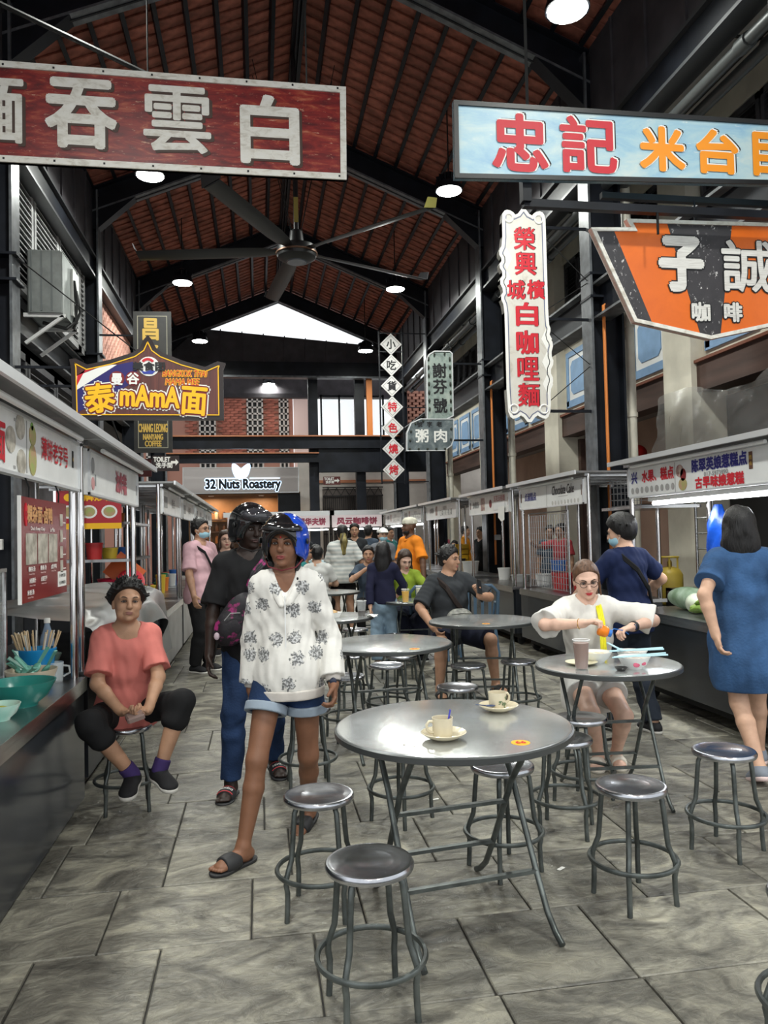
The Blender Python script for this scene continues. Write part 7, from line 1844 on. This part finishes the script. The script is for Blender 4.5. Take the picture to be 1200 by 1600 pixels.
# sling bag
def splat():
    return mat('black_magenta_splatter', (.012, .01, .014), .6, 0, 0, 16, .2, 60, col2=(.3, .02, .14), vlo=.54, vhi=.62)
bag = thing('sling_bag', 'black sling bag with magenta splashes across the man in black', 'bag', A.__class__ and (A.x, A.y, 0), R(A.rz))
F = Field(); c = b.P+V(-.085, -.175, .16); M = np.array(Matrix.Rotation(R(28), 3, 'Y')); F.ell(c, (.085, .055, .165), M, .02); F.ell(c+V(-.045, -.01, -.07), (.09, .06, .1), M, .03); fobj('bag_body', F, splat(), bag, .006, .002, 5)
F = Field(); F.ell(c+V(-.04, -.045, -.06), (.065, .03, .075), M, .02); fobj('bag_pocket', F, splat(), bag, .006, .001, 7)
m = MB()
pts = [c+V(.06, .01, .13), b.N+V(.03, -.13, -.09), b.N+V(.085, -.105, -.03), b.N+V(.105, -.02, .035), b.N+V(.09, .08, -.02), b.N+V(-.0, .15, -.2), b.P+V(-.12, .12, .16), b.P+V(-.2, .0, .11), c+V(-.1, .02, -.1)]
for q_ in (-.012, 0, .012): m.tube([p+V(q_*.7, 0, -q_*.7) for p in pts], .012, 6)
m.build('bag_strap', splat(), bag, 'all')
m = MB(); m.tube([c+V(-.07, -.075, -.01), c+V(-.035, -.082, .03), c+V(.02, -.075, .03)], .003, 5); m.build('zip', MATS['zip_white'] if False else P_GREY, bag)
m = MB(); m.ell(c+V(-.115, -.06, -.1), (.016, .008, .022), 8, 6); m.build('keyring', mat('silver_pink_charm', (.5, .4, .45), .3), bag)

# ---------------- 4 man in pink shirt and mask
A = At(-.68, 9.1, 50); H = 1.74
b = Body(H, fat=1.12, head=(10, 0, 0), hr=A(-.72, 8.75, .83), hl=A(-.45, 9.35, .83), curl=.5, tr=0, tl=10)
t = person('man in a pale pink shirt and blue face mask standing by the left stalls', A.x, A.y, A.rz)
body(b, t, SK_MED, .008, (False, False)); face_parts(b, t); mask_on(b, t); glasses_on(b, t)
fobj('hair', hair_short(b, .012, .006, seed=6, n=90, ln=.03), BLK_HAIR, t, .007, .0015, 2, 50)
tee(b, cloth('pale_pink_check', (.58, .36, .4), var=.1), t, .008, g=.016, sleeve=.85, flare=.02, hem=-.13, amp=.0022, seed=31)
trousers(b, BLACKC, t, .009, g=.014, frac=1.97, flare=.016, seed=32)
for sd in (-1, 1): shoe(b, sd, t, SHOE_BK, SOLE_W, .009)
def sash(b, t, mt, sgn_=1, w=.016, g=.02):
    pts = []
    f = b.fat; q = b.k
    for fr, sx, fy in ((.98, .62*sgn_, .45), (.85, .35*sgn_, 1.), (.6, .0, 1.12), (.35, -.45*sgn_, 1.02), (.15, -.95*sgn_, .35), (.18, -.95*sgn_, -.4), (.45, -.35*sgn_, -1.05), (.75, .2*sgn_, -1.08), (.97, .6*sgn_, -.5), (1.02, .66*sgn_, .0)):
        pts.append(b.P+(b.N-b.P)*fr+b.side*sx*(.15*q*f+g)+b.fwd*fy*(.108*q*f+g))
    m = MB()
    for q_ in (-1, 0, 1): m.tube([p+b.up*q_*w*.6+b.side*q_*w*.5*sgn_*0 for p in pts], w*.55, 6, True)
    return m.build('bag_strap', mt, t, 'all')
sash(b, t, BLACKC, -1)

# ---------------- 5 woman in glasses behind
A = At(-.44, 10.3, -8); H = 1.6
b = Body(H, head=(22, 0, 0)); t = person('smiling woman in glasses between the pink-shirted man and the helmeted man', A.x, A.y, A.rz)
body(b, t, SK_PALE, .009, (False, False)); face_parts(b, t, lip=(.4, .1, .1)); glasses_on(b, t)
F = hair_short(b, .014, .004, n=0); add_long(F, b, .2); fobj('hair', F, BRN_HAIR, t, .008, .002, 3, 40)
tee(b, cloth('dark_print_blouse', (.05, .045, .05), var=.5), t, .01, seed=41); trousers(b, BLACKC, t, .011)
for sd in (-1, 1): shoe(b, sd, t, SHOE_BK, SOLE_W, .01)

# ---------------- 6 woman eating noodles
A = At(2.13, 4.82, -16); H = 1.6
b = Body(H, pel=(0, 0, .55), lean=(-.02, -.16), head=(2, 17, -4), hr=A(1.94, 4.46, .935), hl=A(2.28, 4.48, .9), er=(-1, .1, -.15), el=(1, .1, -.2), fr=A(2.12, 4.69, .075), fl=A(2.25, 4.7, .075), kr=(-.1, -1, .5), kl=(.1, -1, .5), tr=-12, tl=-2, curl=.85, fat=1.02, hand_n=((.6, -.2, -.6), (-.3, -.3, -.9)), hd=((.85, -.3, .25), (-.8, -.45, -.15)))
t = person('woman in glasses and an oversized white shirt eating noodles at the table', A.x, A.y, A.rz)
body(b, t, SK_PALE, .0048); face_parts(b, t, (.05, .03, .02), (.5, .04, .05)); glasses_on(b, t, (.04, .02, .015), .024, .002)
F = hair_short(b, .006, .002, .088, n=0); F.cap(b.h(.074, -.02, .04), b.h(.084, -.035, -.1), .01, .006, .01); F.cap(b.h(-.07, -.02, .05), b.h(-.08, .0, .0), .01, .006, .01); F.ell(b.h(0, .11, -.03), V(.035, .03, .05), None, .02); F.cap(b.h(.05, .07, -.03), b.h(.075, .01, -.17), .02, .012, .02); fobj('hair', F, LT_HAIR, t, .006, .0018, 6, 45)
tee(b, cloth('white_jersey', (.66, .64, .6)), t, .0055, g=.018, sleeve=.98, flare=.034, hem=-.22, amp=.0026, seed=52, k=.04, hemflare=.02)
trousers(b, cloth('pale_grey_shorts', (.5, .49, .47)), t, .007, g=.02, frac=.5, flare=.02, seed=53, name='shorts')
CRM = mat('cream_foam_sandal', (.6, .55, .47), .6)
for sd in (-1, 1): sandal(b, sd, t, CRM, CRM, .0055)
watch(b, t, 1)
E_, W_ = b.ER, b.WR; d = unit(W_-E_); m = MB(); o_ = unit(np.cross(d, V(0, 0, 1))); p_ = np.cross(d, o_); m.tube([W_-d*.02+(o_*math.cos(a)+p_*math.sin(a))*.031 for a in [2*PI*i/16 for i in range(16)]], .0025, 5, True); m.build('bracelet', MATS['gold'], t)
m = MB(); pts = [b.N+V(.06, -.05, .03), b.N+V(.075, -.13, -.1), b.N+V(.07, -.18, -.24), b.N+V(.07, -.22, -.36)]
for q_ in (-.014, -.005, .005, .014): m.tube([p+V(q_, 0, 0) for p in pts], .006, 5)
m.build('lanyard', mat('yellow_lanyard', (.75, .68, .02), .5), t, 'all')
ob = thing('orange_bottle', 'small orange bottle being tipped by the woman at the noodle table', 'bottle', (2.02, 4.42, .905)); 
m = MB(); m.lathe([(.02, 0), (.034, .006), (.036, .02), (.034, .055), (.02, .07)], 18); m.build('bottle_body', mat('orange_translucent', (.85, .22, .01), .2, alpha=.9), ob, 50)
m = MB(); m.lathe([(.022, .068), (.022, .085), (.018, .088)], 16); m.build('cap', mat('blue_cap', (.02, .15, .5), .4), ob, 50); ob.rotation_euler = (R(20), R(112), 0)
m = MB(); m.tube([(2.08, 4.42, .87), (2.13, 4.43, .9), (2.2, 4.44, .885), (2.23, 4.44, .86)], .003, 5); tag(m.build('blue_cord', MATS['blue_cap'], None, 'all'), 'thin blue cord between the hands of the woman at the noodle table', 'cord')

# ---------------- 7 woman in navy, back turned
A = At(2.74, 5.42, 197); H = 1.6
b = Body(H, fat=1.12, head=(28, 12, 0), lean=(0, -.05), hr=A(3.02, 5.75, .98), hl=A(2.4, 5.72, .95), er=(-1, .6, -.3), el=(1, .6, -.3), tr=-6, tl=12, fr=A(2.86, 5.34, .07), fl=A(2.62, 5.46, .07))
t = person('woman in a navy shirt and face mask seen from behind at the right stalls', A.x, A.y, A.rz)
body(b, t, SK_LT, .0065, (False, False)); face_parts(b, t); mask_on(b, t)
fobj('hair', hair_short(b, .018, .014, .07, seed=3, n=90, ln=.03), BLK_HAIR, t, .006, .0015, 2, 45)
tee(b, NAVY, t, .0065, g=.014, sleeve=.68, flare=.018, hem=-.11, amp=.0024, seed=61)
trousers(b, cloth('dark_slate_denim', (.022, .028, .04), var=.3), t, .007, g=.014, frac=1.95, flare=.014, amp=.0026, seed=62)
for sd in (-1, 1): shoe(b, sd, t, SHOE_BK, SOLE_W, .007)
sash(b, t, BLACKC, 1, .02)

# ---------------- 8 woman in denim dress walking away
A = At(2.93, 4.33, 163); H = 1.6
b = Body(H, fat=1.04, head=(-4, 6, 0), hr=A(3.2, 4.2, .82), hl=A(2.66, 4.2, .87), er=(-1, .5, -.2), el=(1, .9, 0), fr=A(3.12, 4.5, .07), fl=A(2.86, 4.12, .095), tr=0, tl=0, pl=18, curl=.6)
t = person('woman with straight black hair in a denim dress walking away at the right edge', A.x, A.y, A.rz)
body(b, t, SK_LT, .0055, (False, False)); face_parts(b, t)
F = hair_short(b, .016, .01, n=0); add_long(F, b, .23, .1, .04); F.ell(b.h(0, .05, -.09), V(.105, .06, .12), None, .04); F.clip(b.h(0, .05, -.215), V(0, 0, -1)); fobj('hair', F, BLK_HAIR, t, .006, .0016, 3, 45)
DRS = cloth('washed_denim_dress', (.035, .085, .19), var=.35, bump=.35, bscale=70)
F = Field(); b.torso_prims(F, .024, .04); M = np.eye(3)
F.ell(b.P+V(0, 0, -.02), (.2, .165, .2), None, .06); F.ell(b.P+V(0, 0, -.2), (.205, .185, .26), None, .06); F.ell(b.P+V(0, 0, .14), (.175, .14, .2), None, .05)
for sd in (-1, 1): b.arm(F, sd, .02, .62, .022, .025)
F.clip(b.P+V(0, 0, -.33), V(0, 0, -1))
F.cap(b.N, b.N+b.up*.3, .064, .08, 0, '-'); fobj('dress', F, DRS, t, .006, .0032, 71, 30)
GRS = mat('grey_mesh_shoe', (.2, .22, .26), .7); PKS = mat('pale_pink_sole', (.65, .5, .48), .6)
for sd in (-1, 1): shoe(b, sd, t, GRS, PKS, .006)

# ---------------- 9 man in grey shirt
A = At(1.85, 7.42, 4); H = 1.72
b = Body(H, pel=(0, 0, .56), lean=(-.04, -.06), head=(42, 4, 0), hr=A(1.6, 7.1, .63), hl=A(2.06, 7.1, .9), er=(-1, .3, -.3), el=(1, .2, -.5), fr=A(1.63, 7.0, .075), fl=A(2.2, 7.1, .075), kr=(-.3, -1, .4), kl=(.4, -1, .4), fat=1.2, curl=.8, hand_n=(None, (-.5, -.3, .5)), hd=(None, (-.1, -.35, .9)))
t = person('stocky man in a charcoal shirt and shorts sitting with a phone', A.x, A.y, A.rz)
body(b, t, SK_MED, .0065); face_parts(b, t, (.012, .01, .008), (.34, .13, .11))
fobj('hair', hair_short(b, .012, .008, .07, seed=5, n=120, ln=.035), BLK_HAIR, t, .006, .0015, 2, 60)
tee(b, CHAR, t, .0075, g=.016, sleeve=.9, flare=.02, hem=-.1, amp=.0026, seed=81)
trousers(b, DKNAVY, t, .008, g=.022, frac=.92, flare=.022, seed=82, name='shorts')
for sd in (-1, 1): sandal(b, sd, t, SLD, SLD, .008)
sash(b, t, cloth('dark_brown_strap', (.03, .022, .02)), -1, .028)
m = MB(); m.bbox(-.035, .035, -.005, .005, -.07, .07, .003); o = m.build('mobile_phone', BLACK, None, loc=(2.04, 7.03, 1.0)); o.rotation_euler = (R(-20), R(15), R(30)); tag(o, 'dark mobile phone in the hand of the man in grey', 'phone')
bag = thing('waist_bag', 'grey camouflage waist bag on the lap of the man in grey', 'bag', (1.9, 7.24, .7), R(4))
F = Field(); F.ell((0, 0, 0), (.13, .06, .085), None, .02); F.ell((0, -.03, -.01), (.1, .045, .06), None, .02); fobj('bag_body', F, mat('grey_camouflage', (.12, .12, .11), .6, 0, 0, 16, col2=(.34, .34, .3)), bag, .008)
m = MB(); m.tube([(-.1, -.06, .03), (0, -.075, .04), (.1, -.06, .03)], .003, 5); m.build('zip', BLACK, bag)

# ---------------- 10 man in orange polo and white cap
A = At(2.1, 10.6, -62); H = 1.74
b = Body(H, fat=1.04, head=(-18, 0, 0), hr=A(1.85, 10.5, .95), hl=A(2.2, 10.2, .83), el=(1, .4, 0), er=(-.6, .8, 0))
t = person('bearded man in an orange polo shirt and white cap standing', A.x, A.y, A.rz)
body(b, t, skin('brown', (.13, .065, .04)), .008, (False, False)); face_parts(b, t, (.01, .008, .008), (.16, .06, .05))
F = Field(); F.ell(b.h(0, .012, .075), V(.088, .108, .06), b.hm, .02); F.ell(b.h(0, .012, .05), V(.092, .112, .03), b.hm, .02); F.clip(b.h(0, 0, .03), b.hm @ V(0, 0, -1)); fobj('cap', F, cloth('off_white_cap', (.6, .58, .48)), t, .007, .002, 3, 60)
F = Field(); F.ell(b.h(0, -.035, -.075), V(.056, .06, .052), b.hm, .01); F.clip(b.h(0, -.02, -.04), b.hm @ V(0, -.2, 1)); F.ell(b.h(0, -.088, -.062), V(.024, .03, .008), b.hm, .0, '-'); F.cap(b.h(-.066, .0, 0), b.h(-.05, -.03, -.06), .01, .012, .01); F.cap(b.h(.066, .0, 0), b.h(.05, -.03, -.06), .01, .012, .01); fobj('beard', F, BLK_HAIR, t, .006, .001, 3, 60)
tee(b, cloth('bright_orange', (.8, .24, .02)), t, .008, g=.016, sleeve=.85, flare=.022, hem=-.06, amp=.0024, seed=91)
m = MB(); m.tube([b.N+V(-.06, .0, .03), b.N+V(-.05, -.06, .02), b.N+V(-.005, -.1, -.02)], .014, 6); m.tube([b.N+V(.06, .0, .03), b.N+V(.05, -.06, .02), b.N+V(.005, -.1, -.02)], .014, 6); m.build('collar', MATS['cloth_bright_orange'], t, 'all')
trousers(b, BLACKC, t, .009, g=.016, frac=1.97, flare=.016, seed=92, waist=.06)
for sd in (-1, 1): shoe(b, sd, t, SHOE_BK, SOLE_W, .01)

# ---------------- 11 woman in green sweater
A = At(1.78, 9.4, -4); H = 1.58
b = Body(H, pel=(0, 0, .56), lean=(-.03, -.1), head=(14, 22, 0), hr=A(1.5, 8.98, .8), hl=A(1.95, 9.0, .8), fr=A(1.65, 9.05, .07), fl=A(1.9, 9.05, .07), kr=(-.2, -1, .4), kl=(.2, -1, .4))
t = person('woman in a lime green sweater looking down at her drinks', A.x, A.y, A.rz)
body(b, t, SK_PALE, .008, (False, False)); face_parts(b, t, (.04, .025, .018), (.45, .1, .1))
F = hair_short(b, .014, .006, .085, n=0); add_long(F, b, .24, front=True); fobj('hair', F, BRN_HAIR, t, .008, .002, 3, 40)
tee(b, cloth('lime_green_knit', (.24, .33, .035), bump=.3), t, .008, g=.014, sleeve=1.5, flare=.012, seed=101, amp=.0022)
F = Field(); F.ell(b.P+V(0, -.05, -.05), (.2, .2, .14), None, .05); F.cap(b.HR, b.KR, .12, .12, .06); F.cap(b.HL, b.KL, .12, .12, .06); F.cap(b.KR, V(b.KR[0], b.KR[1], .2), .12, .14, .06); F.cap(b.KL, V(b.KL[0], b.KL[1], .2), .12, .14, .06); fobj('skirt', F, DKNAVY, t, .011, .003, 5)
for sd in (-1, 1): shoe(b, sd, t, SHOE_BK, SOLE_W, .01)

# ---------------- 12 child with long black hair
A = At(1.4, 8.75, 172); H = 1.4
b = Body(H, fat=.9, head=(-10, 14, 0), hr=A(1.62, 8.95, .82), hl=A(1.22, 8.6, .66))
t = person('child with very long black hair in a navy top and pale jeans', A.x, A.y, A.rz)
body(b, t, SK_LT, .008, (False, False)); face_parts(b, t)
F = hair_short(b, .016, .006, n=0); add_long(F, b, .36, .05, .04); F.ell(b.h(0, .05, -.14), V(.085, .045, .2), None, .04); fobj('hair', F, BLK_HAIR, t, .008, .0016, 3, 40)
tee(b, cloth('navy_knit', (.012, .013, .035)), t, .009, g=.014, sleeve=1.9, flare=.006, hem=-.02, seed=111)
trousers(b, DENIM_LT, t, .009, g=.018, frac=1.95, flare=.03, seed=112, amp=.0028, name='jeans', waist=.06)
for sd in (-1, 1): shoe(b, sd, t, P_WHITE, SOLE_W, .01)

# ---------------- 13 woman in striped shirt, back turned
def stripe_mat():
    m = bpy.data.materials.new('cloth_pale_stripes'); m.use_nodes = True; nt = m.node_tree; bs = nt.nodes['Principled BSDF']; L = nt.links; N = nt.nodes.new
    tc = N('ShaderNodeTexCoord'); w_ = N('ShaderNodeTexWave'); w_.bands_direction = 'Z'; w_.inputs['Scale'].default_value = 5.; L.new(tc.outputs['Object'], w_.inputs[0])
    mr = N('ShaderNodeMapRange'); mr.inputs['From Min'].default_value = .4; mr.inputs['From Max'].default_value = .6; L.new(w_.outputs['Fac'], mr.inputs['Value'])
    mx = N('ShaderNodeMix'); mx.data_type = 'RGBA'; mx.inputs['A'].default_value = (.6, .6, .57, 1); mx.inputs['B'].default_value = (.42, .45, .44, 1); L.new(mr.outputs[0], mx.inputs['Factor']); L.new(mx.outputs['Result'], bs.inputs['Base Color']); bs.inputs['Roughness'].default_value = .85; return m
A = At(1.3, 12.1, 184); H = 1.66
b = Body(H, fat=1.28, head=(0, 4, 0), hr=A(1.66, 12.1, .85), hl=A(1.2, 12.4, 1.0), fr=A(1.42, 12.1, .07), fl=A(1.2, 12.1, .07))
t = person('woman in a pale striped shirt and black shorts with blond-tipped hair, back turned', A.x, A.y, A.rz)
body(b, t, SK_MED, .009, (False, False))
F = hair_short(b, .016, .006, n=0); fobj('hair', F, BLK_HAIR, t, .009, .0016, 3, 40)
F = Field(); F.cap(b.h(0, .085, -.02), b.h(0, .13, -.13), .05, .058, .02); F.cap(b.h(0, .13, -.13), b.h(.01, .14, -.32), .058, .03, .02); fobj('hair_length', F, mat('hair_blond_tips', (.02, .015, .01), .45, 0, 0, 4, .5, 22, stretch=(6, 6, 1), col2=(.3, .24, .07)), t, .008, .002, 2, 40)
tee(b, stripe_mat(), t, .009, g=.024, sleeve=.85, flare=.022, hem=-.1, seed=121, amp=.0028, k=.05)
trousers(b, BLACKC, t, .01, g=.016, frac=.5, flare=.016, seed=122, name='shorts')
for sd in (-1, 1): sandal(b, sd, t, SLD, SLD, .01)

# ---------------- smaller figures further back
def extra(label, x, y, rz, H, sk, top, bottom, hairm=BLK_HAIR, seat=None, head=(0, 0, 0), fat=1.05, long=0., cap=None, mask=False, hr=None, hl=None, vox=.011, sleeve=.75):
    A = At(x, y, rz); kw = {}
    if seat is not None:
        kw = dict(pel=(0, 0, seat+.1), fr=(-.12, -.36, .07), fl=(.12, -.36, .07), kr=(-.1, -1, .4), kl=(.1, -1, .4), hr=(-.14, -.36, seat+.3), hl=(.14, -.36, seat+.3), lean=(0, -.08))
    if hr: kw['hr'] = hr
    if hl: kw['hl'] = hl
    b = Body(H, head=head, fat=fat, **kw); t = person(label, x, y, rz)
    body(b, t, sk, vox, (False, False)); face_parts(b, t, lids=False)
    if mask: mask_on(b, t)
    F = hair_short(b, .013, .004, seed=int(y*10), n=70, ln=.03)
    if long: add_long(F, b, long)
    fobj('hair', F, hairm, t, .01, .002, 3, 40)
    if cap is not None:
        F = Field(); F.ell(b.h(0, .012, .06), V(.092, .112, .075), b.hm, .02); F.ell(b.h(0, -.11, .05), V(.07, .07, .012), b.hm, .02); F.clip(b.h(0, 0, .035), b.hm @ V(0, 0, -1)); fobj('cap', F, cap, t, .009)
    tee(b, top, t, vox, seed=int(x*100) % 97, sleeve=sleeve, g=.014, flare=.016); trousers(b, bottom, t, vox)
    for sd in (-1, 1): shoe(b, sd, t, SHOE_BK, SOLE_W, .012)
    if seat is not None:
        c, s_ = math.cos(R(rz)), math.sin(R(rz)); stool(x-.0*s_, y+.04*c, 'round steel stool under the %s' % label.split(' sitting')[0], 0)
    return t
TEAL = cloth('teal_cotton', (.03, .2, .2)); GREY = cloth('slate_grey_shirt', (.16, .17, .19)); WHT = cloth('plain_white_tee', (.6, .6, .58)); SLATE = cloth('slate_blue_tee', (.05, .07, .1)); PALEB = cloth('pale_blue_shirt', (.4, .52, .56)); PINKC = cloth('coral_pink', (.6, .14, .2)); YEL_T = cloth('yellow_orange_tee', (.8, .3, .02))
extra('tall man facing the viewer behind the striped shirt woman', 1.68, 13.6, -8, 1.72, SK_MED, CHAR, BLACKC)
extra('man in a teal shirt sitting in profile behind the hoodie woman', .68, 12.6, 70, 1.68, SK_MED, TEAL, BLACKC, seat=.46)
extra('man in a pale blue shirt sitting beyond the teal-shirted man', .98, 13.2, -30, 1.68, SK_MED, PALEB, BLACKC, seat=.46)
extra('man in a white collar sitting farthest back beside the hoodie woman', .8, 14.2, 0, 1.66, SK_MED, WHT, BLACKC, seat=.46)
extra('person in a plain white tee sitting with back turned', .86, 11.7, 165, 1.66, SK_LT, WHT, BLACKC, seat=.46, fat=1.15)
extra('man in a slate tee sitting and eating behind the child', 1.58, 11.2, -8, 1.64, SK_MED, SLATE, BLACKC, seat=.46, hr=(-.05, -.3, 1.02))
extra('man in a white cap and face mask standing behind the child', 2.02, 12.6, 10, 1.62, SK_LT, GREY, BLACKC, cap=P_WHITE, mask=True)
extra('man in a slate tee standing with back turned under the far coffee sign', 2.15, 15.2, 150, 1.7, SK_MED, SLATE, BLACKC)
extra('person in teal standing behind the man in the white cap', 2.62, 15.5, 40, 1.66, SK_MED, TEAL, BLACKC)
extra('person in dark top standing beside the far waffle stall', 1.0, 17.5, 0, 1.65, SK_MED, CHAR, BLACKC)
extra('stall keeper in an orange tee behind the right stalls', 4.85, 17.8, 60, 1.68, SK_LT, YEL_T, BLACKC)
extra('woman in a coral pink top behind the right stalls', 4.75, 19.6, -20, 1.6, SK_LT, PINKC, BLACKC, long=.2)
extra('person in a white shirt sitting behind the third right stall', 4.9, 18.9, -40, 1.6, SK_LT, WHT, BLACKC, seat=.46)
extra('person in a dark top behind the wire grid screen', 5.25, 13.4, -20, 1.6, SK_MED, SLATE, BLACKC)
extra('person in a red top reaching behind the wire grid screen', 5.1, 12.5, -60, 1.62, SK_MED, cloth('red_stripe_top', (.4, .05, .06)), BLACKC, hr=(-.3, -.4, 1.3))
extra('person in a black top cooking behind the fourth right stall', 4.6, 15.6, -60, 1.62, SK_LT, BLACKC, BLACKC)
